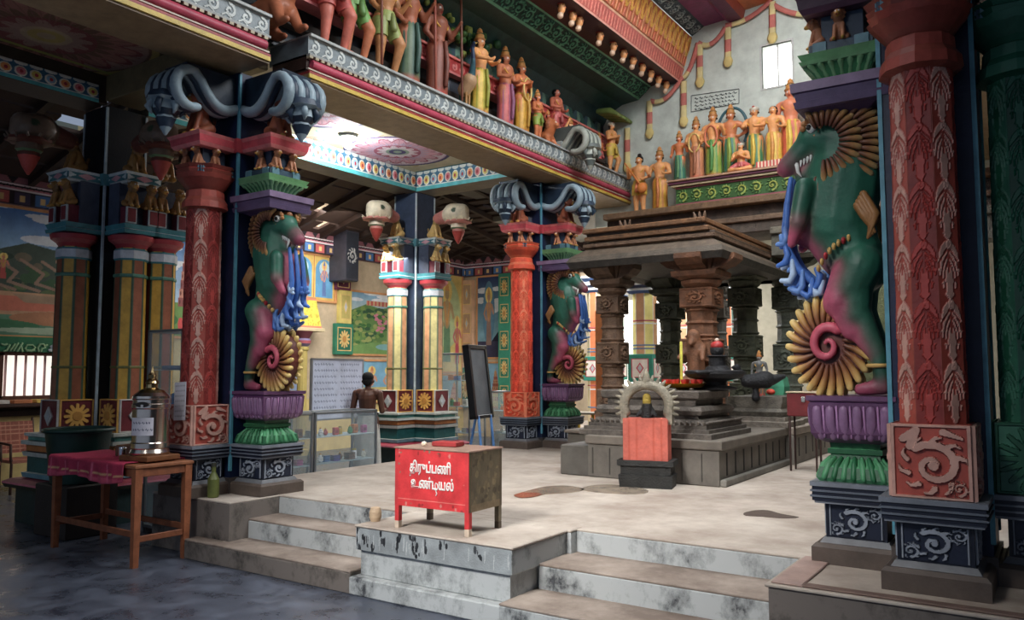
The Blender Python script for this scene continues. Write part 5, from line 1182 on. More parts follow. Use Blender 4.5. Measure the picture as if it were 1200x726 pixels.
# black bird lamp
P=onY(886,480,9.85); bl=empty('black_bird_lamp',(float(P[0]),9.85,1.28),math.radians(-60),'black long tailed bird shaped figure on the small pedestal','figure')
blob('body',[((0,0,.0),(0,0,.14),.05,.03,BK),((0,-.10,.2),(0,.12,.22),.08,.11,BK),((0,.2,.22),(0,.34,.26),.07,.03,BK),((0,-.14,.24),(0,-.22,.36),.05,.035,BK),((0,-.22,.37),(0,-.27,.37),.045,.02,BK)],.012,[],1,STONE,bl)
P=onY(890,440,10.35); statue((float(P[0]),10.35,1.28),math.radians(10),.5,'grey stone idol figure with orange cloth behind the black bird shaped figure',skin=C(110,110,108),robe=C(120,116,110),robe2=C(206,130,60),legs='robe',pose='down',crown='tall')
P=onY(907,450,10.95); tag(MB().sq([(1.29,.16,.13),(1.40,.17,.14),(1.52,.15,.12),(1.56,.1,.08)],(float(P[0]),10.95),C(70,150,116)).build('green_cloth_bundle',CLOTH),'pale green cloth covered bundle on the stone pedestal','cloth')
P=onY(903,456,10.62); tag(MB().ball((float(P[0]),10.62,1.335),.05,C(226,70,40),12,(1.2,1,.8)).build('orange_flower',PAINT),'orange red flower head before the green cloth bundle','flower')
# red box on stand beside the altar
P=onY(944,520,9.4); rb=empty('red_box_on_stand',(float(P[0]),9.4,H),0,'dark red collection box on thin legs beyond the altar, beside the tail wheel','box')
MB().box((-.16,-.12,.61),(.16,.12,.87),C(110,26,30),.01).build('box',PAINT,rb); MB().box((-.17,-.13,.87),(.17,.13,.885),C(200,180,150),.004).build('lid',PAINT,rb); MB().box((.0,-.135,.77),(.04,-.12,.83),C(220,220,210),.005).build('padlock',METAL,rb)
for sx in(-.14,.14):
    for sy in(-.10,.10): MB().tube([(sx,sy,.01),(sx,sy,.61)],.012,6,C(60,40,36)).build('leg',PAINT,rb)
# arched idol in front of the altar
id_=empty('arched_idol',(-3.32,7.28,H),math.radians(14),'stone idol wrapped in red cloth under a spiked stone arch, before the altar','idol'); SI=C(150,142,124)
MB().sq([(0,.25,.14),(.12,.26,.15),(.13,.24,.13),(.2,.24,.13),(.21,.27,.16),(.26,.27,.16)],(0,0),C(40,40,38)).build('black_base',STONE,id_)
g=MB(); cvv=CV(30,40,C(200,96,78),.8)
for k in range(5): cvv.line([(.1+.15*k,0),(.12+.14*k,1)],.012,C(190,80,58),.012,.004)
cvv.shade(.3,4); g.panel(cvv.im,(-.215,-.12,.24),(.43,0,0),(-.0,0,.42),(0,-1,0),cvv.z,.0); g.box((-.215,-.119,.24),(.215,.10,.66),C(196,92,74),.02); g.build('red_cloth',CLOTH,id_)
g=MB(); t=np.linspace(-.35,math.pi+.35,34); g.tube([(.22*math.cos(x),-.02,.78+.2*math.sin(x)) for x in t],.05,8,SI)
for k in range(19):
    a=-.3+k*(math.pi+.6)/18; g.tube([(.25*math.cos(a),-.02,.78+.23*math.sin(a)),(.31*math.cos(a),-.02,.78+.29*math.sin(a))],[.026,.012],6,SI)
g.tube([(0,-.02,1.02),(0,-.02,1.13)],[.05,.012],8,SI)
for s in(-1,1): g.box((s*.22-.03,-.06,.6),(s*.22+.03,.04,.74),SI,.008)
g.build('spiked_arch',STONE,id_)
blob('idol_figure',[((0,-.0,.66),(0,-.0,.78),.06,.05,C(30,30,30)),((0,-.01,.82),(0,-.01,.86),.042,.04,C(186,160,70)),((.05,0,.74),(.09,-.03,.68),.02,.018,C(30,30,30)),((-.05,0,.74),(-.09,-.03,.68),.02,.018,C(30,30,30))],.01,[],1,STONE,id_)
# ======================= things in the aisle and on the platform =======================
# red collection box
bx=empty('donation_box',(-3.64,4.58,H),math.radians(1.5),'red and rusty metal collection box on four short legs, white lettering on front','box')
hx,hy,zb_,zt_=.325,.20,.16,.56
RB=C(206,40,44); RU=C(112,100,78)
g=MB(); g.box((-hx,-hy,zb_),(hx,hy,zt_),RU); cv=CV(120,80,RB,.65/.40); 
for k in range(90):
    x,y=RNG.rand()*cv.a,RNG.rand(); 
    if min(x,cv.a-x)<.12 or min(y,1-y)<.1: cv.ell(x,y,.012+.02*RNG.rand(),.01+.03*RNG.rand(),[C(206,120,110),C(130,110,90),C(150,40,40)][k%3])
cv.rect(0,.12,cv.a,.135,C(226,120,110)); cv.rect(0,.0,.07,1,C(196,44,48)); cv.rect(cv.a-.07,0,cv.a,1,C(196,44,48)); cv.shade(.25,5)
g.panel(cv.im,(-hx,-hy-.002,zb_),(2*hx,0,0),(0,0,zt_-zb_),(0,-1,0),None,0)
cv=CV(80,80,RU,1); 
for k in range(60): x,y=RNG.rand(),RNG.rand(); cv.ell(x,y,.02+.05*RNG.rand(),.02+.06*RNG.rand(),[C(126,112,84),C(92,80,60),C(140,124,92)][k%3])
cv.rect(0,0,1,.12,C(140,120,90)); cv.rect(.0,0,.06,1,C(110,96,70)); cv.rect(.93,0,1,1,C(92,76,54)); cv.shade(.4,6); g.panel(cv.im,(hx+.002,-hy,zb_),(0,2*hy,0),(0,0,zt_-zb_),(1,0,0),None,0)
g.build('metal_body',PAINT,bx)
MB().box((-hx-.008,-hy-.008,zt_),(hx+.008,hy+.008,zt_+.012),C(150,120,104),.003).build('lid',PAINT,bx)
for sx in(-1,1):
    for sy in(-1,1):
        g=MB(); x,y=sx*(hx-.018),sy*(hy-.018); c=RB if sy<0 else RU
        g.box((x-.018,y-.018,.05),(x+.018,y+.018,zb_+.01),c,.002); g.box((x-.018,y-.018,0.0),(x+.018,y+.018,.05),C(200,180,160) if sy<0 else C(80,66,50),.002); g.build('leg',PAINT,bx)
tag(MB().box((-.10,-.06,0),(.10,.06,.035),C(150,40,40),.006).build('red_ledger',PAINT,None,None,(-3.66,4.60,H+.573),math.radians(8)),'small faded red box lying on top of the collection box','box')
tag(MB().ball((0,0,.018),.018,C(220,206,180),8,(1.4,1,1)).build('cloth_scrap',CLOTH,None,None,(-3.80,4.50,H+.573)),'cream scrap beside the small red box on the collection box','scrap')
def text(s,size,mat,parent,loc,rot,ext=.0015,name='lettering',bold=0,sx=1):
    c=bpy.data.curves.new(name,'FONT'); c.body=s; c.size=size; c.align_x='CENTER'; c.align_y='CENTER'; c.extrude=ext; c.bevel_depth=bold; c.bevel_resolution=1
    o=bpy.data.objects.new(name,c); COL.objects.link(o); dg=bpy.context.evaluated_depsgraph_get(); me=bpy.data.meshes.new_from_object(o.evaluated_get(dg)); bpy.data.objects.remove(o)
    me.materials.clear(); me.materials.append(mat); o=bpy.data.objects.new(name,me); COL.objects.link(o); o.parent=parent; o.location=loc; o.rotation_euler=rot; o.scale=(sx,1,1); return o
def solid(name,c,r=.6):
    m,t,b=newmat(name); n=t.nodes.new('ShaderNodeTexNoise'); n.inputs['Scale'].default_value=30; k=t.nodes.new('ShaderNodeMix'); k.data_type='RGBA'; k.inputs['A'].default_value=(*c,1); k.inputs['B'].default_value=(*lum(c,.82),1); t.links.new(n.outputs['Fac'],k.inputs['Factor']); t.links.new(k.outputs['Result'],b.inputs['Base Color']); b.inputs['Roughness'].default_value=r; return m
WHT=solid('white_lettering',C(236,232,226)); 
text('திருப்பணி',.095,WHT,bx,(-.005,-hy-.004,zb_+.275),(math.pi/2,0,0),ext=.001,bold=.0028,sx=.68)
text('உண்ட',.095,WHT,bx,(-.06,-hy-.004,zb_+.165),(math.pi/2,0,0),ext=.001,bold=.0028,sx=.72)
text('யல்',.095,WHT,bx,(.135,-hy-.004,zb_+.165),(math.pi/2,0,0),ext=.001,bold=.0028,sx=.72)
MB().tube([(x,-hy-.004,zb_+z) for x,z in ((.034,.135),(.058,.134),(.066,.15),(.058,.175),(.046,.180),(.040,.165),(.046,.13),(.056,.108),(.048,.095))],.004,6,C(236,232,226)).build('lettering_curl',WHT,bx)
def smudged(x0,x1,yf,z0,z1,n,dens,seed):
    r_=np.random.RandomState(seed); a=(x1-x0)/(z1-z0); cv=CV(int(90*a/2),46,C(150,156,158),a); cv.shade(.25,4)
    for k in range(n):
        x=r_.rand()*a*dens; y=.2+.7*r_.rand()
        for j in range(7): cv.ell(x+r_.randn()*.09,y+r_.randn()*.16,.02+.07*r_.rand(),.05+.15*r_.rand(),[C(40,42,46),C(62,64,68),C(30,32,36)][j%3])
    for k in range(n*2): x=r_.rand()*a; cv.line([(x,.1+r_.rand()*.3),(x+.02,.5+r_.rand()*.4)],.012,C(200,204,204))
    return MB().panel(cv.im,(x0,yf,z0),(x1-x0,0,0),(0,0,z1-z0),(0,-1,0),None,0)
o=smudged(-4.262,-3.62,4.2965,.315,.47,10,.95,1).build('black_smudges',CONC); o.parent=ob; o2=smudged(-3.62,-2.905,4.2965,.315,.47,3,1,5).build('black_smudges',CONC); o2.parent=ob
# small stone pot on the steps, stains, mat
P=onZ(440,611,.49); tag(MB().lathe([(0,.035),(.03,.045),(.07,.045),(.10,.035),(.105,.02)],(0,0),16,C(196,170,140)).build('stone_pot',CONC,None,None,(float(P[0])-.02,float(P[1])+.02,.49)),'small tan pot at the edge of the left steps','pot')
def stain(pts,z,c,label,rough=.12,nm='water_stain'):
    V=[onZ(x,y,z) for x,y in pts]; c_=np.mean(V,0); n=len(V)
    # smooth closed outline
    W=[]; 
    for i in range(n):
        for t in (0,.33,.66):
            p0,p1,p2,p3=V[i-1],V[i],V[(i+1)%n],V[(i+2)%n]; W.append(.5*((2*p1)+(-p0+p2)*t+(2*p0-5*p1+4*p2-p3)*t*t+(-p0+3*p1-3*p2+p3)*t**3))
    W=np.array(W); m=len(W); g=MB(); A=np.vstack([W,W+[0,0,.004],[c_+[0,0,.004]]]); 
    g.add(A,[(i,(i+1)%m,(i+1)%m+m,i+m) for i in range(m)]+[(i+m,(i+1)%m+m,2*m) for i in range(m)],c); return g
PUD=paint('wet_patch',.2,1,.3,6,.05)
tag(stain([(604,580),(618,575),(640,570),(665,569),(685,573),(670,577),(640,579),(618,583)],H,C(140,124,108),'').build('water_patch',PUD),'wet brown patch on the platform between the red box and the altar','puddle')
tag(stain([(602,580),(616,577),(634,578),(630,581),(612,583)],H+.004,C(150,96,76),'').build('red_stain',PUD),'small reddish stain at the left end of the wet patch','stain')
tag(stain([(872,601),(885,598),(900,598),(915,602),(936,606),(915,607),(890,605),(874,604)],H,C(84,70,62),'').build('floor_mat',CLOTH),'dark brown folded rag lying on the bright platform near the right pier','rag')
tag(stain([(700,568),(735,569),(760,575),(745,579),(700,577),(680,573)],H,C(150,136,120),'').build('water_patch',PUD),'faint damp patch in front of the arched idol','puddle')
# wooden table
tb=empty('wooden_table',(-6.97,4.07,0),math.radians(-1.5),'worn wooden table in the left foreground with red cloth on its top','table'); WD=C(136,82,56); TL,TW,TH=.68,.235,.83
MB().box((-TL-.03,-TW-.03,TH-.03),(TL+.03,TW+.03,TH),C(150,96,66),.006).build('tabletop',WOOD,tb)
g=MB()
for s in(-1,1): g.box((-TL+.03,s*TW-.012,TH-.10),(TL-.03,s*TW+.012,TH-.03),WD,.004); g.box((s*TL-.012,-TW+.03,TH-.10),(s*TL+.012,TW-.03,TH-.03),WD,.004)
g.build('apron',WOOD,tb)
for sx in(-1,1):
    for sy in(-1,1): x,y=sx*(TL-.01),sy*(TW-.01); MB().sq([(0,.024,.024),(TH-.03,.032,.032)],(x,y),C(150,90,60)).build('leg',WOOD,tb)
for s in(-1,1): MB().box((-TL+.02,s*(TW-.01)-.012,.24),(TL-.02,s*(TW-.01)+.012,.29),WD,.004).build('stretcher',WOOD,tb)
for s in(-1,1): MB().box((s*(TL-.01)-.012,-TW+.03,.20),(s*(TL-.01)+.012,TW-.03,.25),WD,.004).build('stretcher',WOOD,tb)
# cloth draped over table
def cloth_sheet():
    nx,ny=90,60; u=np.linspace(-TL-.045,TL-.12,nx); W=.16; v=np.linspace(-TW-.04-W,TW+.04+.12,ny); V=[]
    for y in v:
        for x in u:
            if y<-TW-.036: d=-TW-.036-y; dd=d*(1+.12*math.sin(x*7)); V.append((x,-TW-.040-.012*math.sin(x*34)*min(d*8,1)-.006,TH+.004-dd))
            elif y>TW+.036: d=y-TW-.036; V.append((x,TW+.044+.008*math.sin(x*30),TH+.004-d))
            else: V.append((x,y,TH+.006+.003*math.sin(x*19+y*13)))
    V=np.array(V); idx=np.arange(nx*ny).reshape(ny,nx); F=np.stack([idx[:-1,:-1],idx[:-1,1:],idx[1:,1:],idx[1:,:-1]],-1).reshape(-1,4)
    col=np.tile(arr(C(176,30,72)),(len(V),1)); vv=V[:,1]; zz_=V[:,2]
    col[(zz_<TH-.13)]=C(206,70,100); col[(np.abs(zz_-(TH-.10))<.006)&(vv<0)]=C(222,170,120); col[(np.sin(V[:,0]*26)>.96)&(zz_<TH-.02)]=C(214,90,120)
    return MB().add(V,F,col,True)
cl=cloth_sheet().build('red_tablecloth',CLOTH,None,None,(-6.97,4.07,0.001),math.radians(-1.5)); m=cl.modifiers.new('t','SOLIDIFY'); m.thickness=.004; m.offset=1
tag(cl,'crimson red cloth draped over the left part of the wooden table','cloth')
# steel hundi
P=(-6.51,4.06); hz=TH+.07
tag(MB().box((-.18,-.165,0),(.18,.165,.045),C(120,76,46),.006).build('wooden_board',WOOD,None,None,(P[0],P[1],TH+.013),math.radians(6)),'brown wooden board under the steel collection pot','board')
hu=empty('steel_collection_pot',(P[0],P[1],TH+.059),math.radians(30),'shiny steel cylindrical collection pot with pointed lid and paper note','pot'); hp=[(0,.155),(.02,.165),(.05,.15),(.06,.157),(.10,.157),(.11,.15),(.39,.15),(.40,.158),(.43,.158),(.44,.15),(.47,.15),(.48,.158),(.50,.155),(.53,.12)]
MB().lathe(hp,(0,0),36,C(200,190,180)).build('drum',METAL,hu)
MB().lathe([(.53,.12),(.55,.10),(.57,.05),(.60,.045),(.61,.06),(.63,.05),(.65,.03),(.68,.035),(.70,.02),(.74,.008),(.76,.002)],(0,0),20,C(170,150,110)).build('pointed_lid',METAL,hu)
g=MB(); g.lathe([(-.022,.06),(.022,.06)],(0,0),16,C(30,24,20)); g.xf(T(0,-.135,.43)@Matrix.Rotation(math.pi/2,4,'X')@Matrix.Diagonal((1,.4,1,1))); g.build('coin_slot',PAINT,hu)
def paper(w,h,rows,seed,cols=1,ink=C(80,84,110),bg=C(214,212,222),res=120):
    r_=random.Random(seed); cv=CV(int(res*w/h) if w>h else res,res if w>h else int(res*h/w),bg,w/h)
    for k in range(rows):
        for c_ in range(cols):
            x=cv.a*(c_+.1)/cols; xe=cv.a*(c_+.92)/cols*r_.uniform(.9,1); y=1-(k+.8)/(rows+.6); hh=.26/(rows+1)
            while x<xe:
                L=r_.uniform(.3,1.1)*hh*2; cv.line([(x,y),(x+L*.3,y+hh*.9),(x+L*.6,y-hh*.5),(x+L,y+hh*.4)],hh*.18,ink); x+=L+hh*.9
    return cv
cv=paper(.2,.15,2,3); g=MB(); 
V=[];nx=16
a=np.linspace(-.62,.62,cv.w); H_,W_=cv.im.shape[:2]
V=np.array([(.164*math.sin(x)*1.0,-.164*math.cos(x),.17+.15*j/(H_-1)) for j in range(H_) for x in a]); idx=np.arange(H_*W_).reshape(H_,W_); g.add(V,np.stack([idx[:-1,:-1],idx[:-1,1:],idx[1:,1:],idx[1:,:-1]],-1).reshape(-1,4),cv.im.reshape(-1,3)); n_=g.build('paper_note',MATTE,hu)
n_.rotation_euler[2]=0
# hanging paper by the red column
cv=paper(.16,.28,7,9,ink=C(150,150,160)); P2=onY(211,470,4.335)
pn=MB().panel(cv.im,(float(P2[0])-.09,4.335,1.16),(.17,0,.01),(0,0,.34),(0,-1,0),None,.004).build('pinned_paper',MATTE); tag(pn,'white paper sheet pinned on the red column behind the steel pot','paper')
# items on the table
tag(MB().box((-.13,-.08,0),(.13,.08,.10),C(104,72,50),.008).build('wooden_block',WOOD,None,None,(-6.92,4.16,TH+.013),.3),'small brown wooden box on the red cloth left of the steel pot','box')
gc_=MB().lathe([(0,.03),(.09,.034),(.10,.03),(.02,.024)],(0,0),14,C(214,214,220)).build('steel_tumbler',METAL,None,None,(-6.78,3.97,TH+.013)); tag(gc_,'little steel tumbler on the table beside the board','tumbler')
# tub behind
tag(MB().box((-.3,-.25,0),(.3,.25,.50),C(52,46,44),.01).build('stone_block',CONC,None,None,(-8.13,4.30,0)),'dark block holding up the green tub behind the table','block')
tu=empty('green_tub',(-8.13,4.30,.50),0,'large dark green plastic tub behind the wooden table','tub'); DG=C(16,50,44)
MB().lathe([(0,.22),(.01,.24),(.50,.30),(.52,.30),(.51,.27),(.06,.22),(.05,0.001)],(0,0),32,DG).build('tub_wall',PAINT,tu); MB().tube([(.315*math.cos(t),.315*math.sin(t),.52) for t in np.linspace(0,2*math.pi,40)],.02,8,lum(DG,1.3),cap=False).build('rim',PAINT,tu)
P=onY(248,560,4.48); bt=empty('glass_bottle',(float(P[0]),4.5,H),0,'olive glass bottle standing at the foot of the left pier','bottle'); 
MB().lathe([(0,.045),(.01,.05),(.16,.05),(.22,.02),(.27,.018)],(0,0),18,C(96,104,50)).build('bottle_body',PAINT,bt); MB().lathe([(.27,.021),(.30,.021)],(0,0),12,C(60,60,50)).build('cap',PAINT,bt)
# glass showcase builder
AL=C(168,172,176)
def showcase(loc,rz,w,d,h,label,shelves,name='glass_showcase',plinth=.08):
    r=empty(name,loc,rz,label,'showcase')
    for i,(sx,sy) in enumerate(((-1,-1),(1,-1),(1,1),(-1,1))): MB().box((sx*w/2-.014,sy*d/2-.014,0),(sx*w/2+.014,sy*d/2+.014,h),AL,.003).build('frame_post',METAL2,r)
    g=MB()
    for z in (plinth,h):
        g=MB()
        for s in(-1,1): g.box((-w/2,s*d/2-.014,z-.028),(w/2,s*d/2+.014,z),AL,.003); g.box((s*w/2-.014,-d/2,z-.028),(s*w/2+.014,d/2,z),AL,.003)
        g.build('frame_rails',METAL2,r)
    MB().box((-w/2+.01,-d/2+.01,0.01),(w/2-.01,d/2-.01,plinth),C(60,50,46)).build('base',PAINT,r)
    for z in shelves: MB().box((-w/2+.012,-d/2+.012,z-.008),(w/2-.012,d/2-.012,z),C(170,190,196)).build('shelf',PAINT,r)
    for (a,b_) in (((-w/2,-d/2-.003,plinth),(w/2,-d/2+.003,h-.02)),((w/2-.003,-d/2,plinth),(w/2+.003,d/2,h-.02)),((-w/2-.003,-d/2,plinth),(-w/2+.003,d/2,h-.02)),((-w/2,-d/2,h-.012),(w/2,d/2,h-.006))): MB().box(a,b_,(1,1,1)).build('glass_pane',GLASS,r)
    return r
METAL2=paint('brushed_aluminium',.38,1,.1,8,0,metal=.85)
showcase((-7.35,4.92,0),0,.56,.40,2.02,'tall aluminium framed glass case standing behind the steel pot',(.8,1.25,1.62))
# wares
r4=random.Random(11); WC=[C(206,60,60),C(230,190,60),C(60,120,190),C(70,150,90),C(230,226,210),C(190,90,150),C(220,130,60),C(120,80,50),C(90,70,160),C(240,240,240)]
wn={}
def ware(kind,c,loc,rz,s,label,group,cat):
    key=(kind,c)
    if key not in wn:
        g=MB()
        if kind=='packet': g.box((-.045,-.03,0),(.045,.03,.12),c,.008); g.box((-.03,-.032,.03),(.03,-.029,.08),lum(c,.5))
        if kind=='jar': g.lathe([(0,.035),(.08,.038),(.10,.028),(.105,.032),(.125,.03)],(0,0),12,cols=[c,c,C(230,230,220),C(200,180,60)])
        if kind=='idol': g.ball((0,0,.03),.035,c,10,(1.1,1,.9)); g.ball((0,0,.075),.024,c,8); g.ball((0,-.0,.10),.014,GOL,8); g.tube([(-.035,0,.06),(0,-.04,.05),(.035,0,.06)],.01,6,c)
        if kind=='stack':
            for k in range(4): g.box((-.06,-.045,k*.022),(.06,.045,k*.022+.018),[c,lum(c,.7)][k%2],.002)
        wn[key]=g.mesh({'packet':'ware_packet','jar':'ware_jar','idol':'small_idol','stack':'booklet_stack'}[kind]); wn[key].materials.append(PAINT)
    o=bpy.data.objects.new({'packet':'ware_packet','jar':'ware_jar','idol':'small_idol','stack':'booklet_stack'}[kind],wn[key]); COL.objects.link(o); o.location=loc; o.rotation_euler[2]=rz; o.scale=(s,s,s); tag(o,label,cat,group)
CN={WC[0]:'red',WC[1]:'yellow',WC[2]:'blue',WC[3]:'green',WC[4]:'cream',WC[5]:'pink',WC[6]:'orange',WC[7]:'brown',WC[8]:'violet',WC[9]:'white'}
def fill(case,w,d,zs,n,where,first,seed):
    r_=random.Random(seed); Mx=Matrix.Translation(case.location)@Matrix.Rotation(case.rotation_euler[2],4,'Z')
    for zi,z in enumerate(zs):
        seen=set()
        for k in range(n):
            while True:
                kd=r_.choice(('packet','jar','idol','stack')); c=r_.choice(WC)
                if (kd,c) not in seen: seen.add((kd,c)); break
            p=Mx@Vector((-w/2+.09+(w-.18)*k/(n-1),-d/2+.14+(.0 if k%2 else .05),z+.001))
            kn={'packet':'packet','jar':'jar','idol':'idol','stack':'booklet stack'}[kd]
            ware(kd,c,p,case.rotation_euler[2]+r_.uniform(-.2,.2),r_.uniform(.8,1.05),f'small {CN[c]} {kn} on the {("lowest","middle","top")[min(zi,2)]} shelf of {where}',f'wares in {where}',kn)
rzc=R90
c1=showcase((-8.05,6.55,0),rzc,1.05,.45,1.08,'low glass counter full of small wares, next to the left pier',(.42,.76))
c2=showcase((-8.05,7.68,0),rzc,1.10,.45,1.08,'low glass counter of wares in front of the bare backed man',(.42,.76))
fill(c1,1.05,.45,(.081,.421,.761),8,'the left glass counter',1,1); fill(c2,1.10,.45,(.081,.421,.761),8,'the right glass counter',1,2)
MB()
c3=showcase((-8.62,11.25,0),0,.62,.45,1.92,'tall thin glass showcase right of the bright yellow pier',(.55,1.0,1.45)); fill(c3,.62,.45,(.551,1.001,1.451),4,'the tall thin showcase',1,3)
c4=showcase((-8.0,12.1,0),0,.9,.45,1.25,'lower glass case between the tall showcase and the slate board',(.5,.9)); fill(c4,.9,.45,(.081,.501,.901),5,'the lower rear case',1,4)
P=onY(175,455,4.9)
for k,(x,kd,c) in enumerate(((-7.53,'idol',WC[7]),(-7.43,'idol',WC[6]),(-7.33,'packet',WC[2]),(-7.23,'idol',WC[1]),(-7.15,'jar',WC[9]))): ware(kd,c,(x,4.85,1.251),0,1.1,f'{CN[c]} {("idol" if kd=="idol" else kd)} on a shelf of the tall case behind the steel pot','wares in the tall case',kd)
tag(MB().box((-.22,-.1,0),(.22,.1,.04),C(170,180,200),.01).build('paper_bundle',MATTE,None,None,(-7.35,4.92,1.621)),'flat bundle of pale papers on the top shelf of the tall case','papers')
# whiteboard
wa,wb=onX(364,480,-8.75),onX(424,480,-8.75); wy0_,wy1_=float(wa[1]),float(wb[1])
wbd=empty('notice_board',(-8.75,(wy0_+wy1_)/2,0),R90,'large white notice board with handwritten columns behind the glass counter','board'); ww=(wy1_-wy0_)
cv=paper(ww,.85,9,21,2,C(120,130,160),C(206,212,232),150); MB().panel(cv.im,(-ww/2,-.012,.92),(ww,0,0),(0,.0,.85),(0,-1,0),None,.02).build('sheet',MATTE,wbd)
g=MB()
for s in(-1,1): g.box((s*ww/2-.012,-.02,.91),(s*ww/2+.012,.02,1.78),C(190,194,200))
g.box((-ww/2,-.02,.90),(ww/2,.02,.925),C(190,194,200)); g.box((-ww/2,-.02,1.765),(ww/2,.02,1.79),C(190,194,200)); g.build('frame',METAL2,wbd)
for s in(-1,1): MB().tube([(s*ww*.4,.02,.92),(s*ww*.42,.18,0)],.015,6,C(90,90,94)).build('leg',METAL2,wbd)
# slate board near the middle pier
sb=empty('slate_board',(-6.93,9.50,0),math.radians(100),'black framed grey slate board leaning on a blue stand beside the orange column','board')
Msl=T(0,0,.92)@Matrix.Rotation(math.radians(-7),4,'X')
g=MB(); cv=CV(40,70,C(96,104,108),.55); cv.shade(.4,5); g.panel(cv.im,(-.24,-.03,.04),(.48,0,0),(0,0,.98),(0,-1,0),None,.01); g.xf(Msl); g.build('slate',MATTE,sb)
g=MB()
for s in(-1,1): g.box((s*.27-.03,-.05,0),(s*.27+.03,.05,1.06),C(14,14,16),.006)
g.box((-.3,-.05,0),(.3,.05,.05),C(14,14,16),.006); g.box((-.3,-.05,1.01),(.3,.05,1.07),C(14,14,16),.006); g.xf(Msl); g.build('frame',PAINT,sb)
for s in(-1,1): MB().tube([(s*.2,-.04,.95),(s*.22,-.14,0)],.02,8,C(80,130,190)).build('leg',PAINT,sb)
MB().tube([(0,.1,.95),(0,.3,0)],.02,8,C(80,130,190)).build('leg',PAINT,sb)
# yellow legged side table
P=onZ(684,516,H); st=empty('side_table',(float(P[0]),float(P[1])+.15,H),0,'small side table with yellow legs between the middle pier and the stone pillar','table')
MB().box((-.3,-.2,.42),(.22,.2,.45),C(150,140,120),.005).build('tabletop',WOOD,st)
for sx in(-.25,.17):
    for sy in(-.15,.15): MB().box((sx-.018,sy-.018,0),(sx+.018,sy+.018,.42),C(190,160,40),.003).build('leg',PAINT,st)
P=onZ(690,450,.5); o=MB().box((-.16,-.05,0),(.16,.05,2.1),C(206,120,60),.01).build('orange_board',PAINT,None,None,(-6.0,11.6,H)); tag(o,'upright orange panel behind the smallest beast','panel')
# person
pe=empty('person',(-8.36,8.62,0),math.radians(205),'person with bare back and pale wrapped waistcloth, seen from behind at the counter','person'); SK=C(92,58,44)
hgt=1.60; Pp=[((0,0,.92),(0,.0,1.02),.125,.115,SK),((0,0,1.02),(0,.02,1.22),.115,.135,SK),((-.13,.01,1.29),(.13,.01,1.29),.062,.062,SK),((0,.0,1.33),(0,-.01,1.40),.048,.045,SK),((0,-.01,1.46),(0,-.005,1.50),.078,.082,SK),((0,-.09,1.45),(0,-.1,1.44),.015,.016,SK),((.082,0,1.46),(.086,.005,1.45),.018,.016,SK),((-.082,0,1.46),(-.086,.005,1.45),.018,.016,SK),((0,-.06,1.41),(0,-.07,1.405),.03,.025,SK)]
for s in(-1,1):
    hd=(s*.16,-.27,1.03); Pp+=[((s*.18,.01,1.28),(s*.225,.02,1.03),.052,.042,SK),((s*.225,.02,1.03),hd,.04,.028,SK),(hd,(s*.15,-.33,1.03),.032,.028,SK),((s*.09,0,.9),(s*.10,0,.5),.085,.06,SK),((s*.10,0,.5),(s*.10,.02,.08),.055,.036,SK),((s*.10,.02,.04),(s*.11,-.13,.03),.036,.026,SK),((s*.135,-.31,1.03),(s*.115,-.34,1.045),.012,.010,SK)]
    for f_ in range(4): x=s*.15+(f_-1.5)*.018; Pp+=[((x,-.345,1.03),(x,-.385-.006*(f_ in(1,2)),1.025),.0095,.0085,SK),((x,-.385,1.025),(x,-.405-.008*(f_ in(1,2)),1.008),.0085,.007,SK)]
blob('body',Pp,.0085,[((s*.03,-.083,1.478),.012,(.7,.7,.68)) for s in(-1,1)]+[((s*.03,-.088,1.478),.006,(.01,.01,.01)) for s in(-1,1)]+[((0,-.088,1.415),.014,C(110,50,46))],2,SKIN,pe)
g=MB(); g.ball((0,.012,1.515),.088,C(14,12,12),16,(.98,1.02,.92)); g.ball((0,.045,1.46),.065,C(14,12,12),14,(1.15,.8,1.1)); g.build('hair',CLOTH,pe)
g=MB(); a=np.arange(40)*2*np.pi/40; fl=1+.035*np.cos(a*9)+.02*np.cos(a*17); R_=[(.10,.21,.17),(.3,.205,.165),(.6,.19,.155),(.85,.165,.14),(.97,.145,.13),(.99,.14,.125)]
V=np.concatenate([np.stack([x*np.cos(a)*fl,y*np.sin(a)*fl,np.full(40,z)],1) for z,x,y in R_]); k=np.arange(40); g.add(V,np.concatenate([np.stack([i*40+k,i*40+(k+1)%40,(i+1)*40+(k+1)%40,(i+1)*40+k],1) for i in range(len(R_)-1)]),C(196,192,182),True); g.build('waistcloth',CLOTH,pe)
MB().tube([(.142*math.cos(t),.128*math.sin(t),.985) for t in np.linspace(0,6.28,30)],.018,8,C(60,36,44),cap=False).build('waistband',CLOTH,pe)
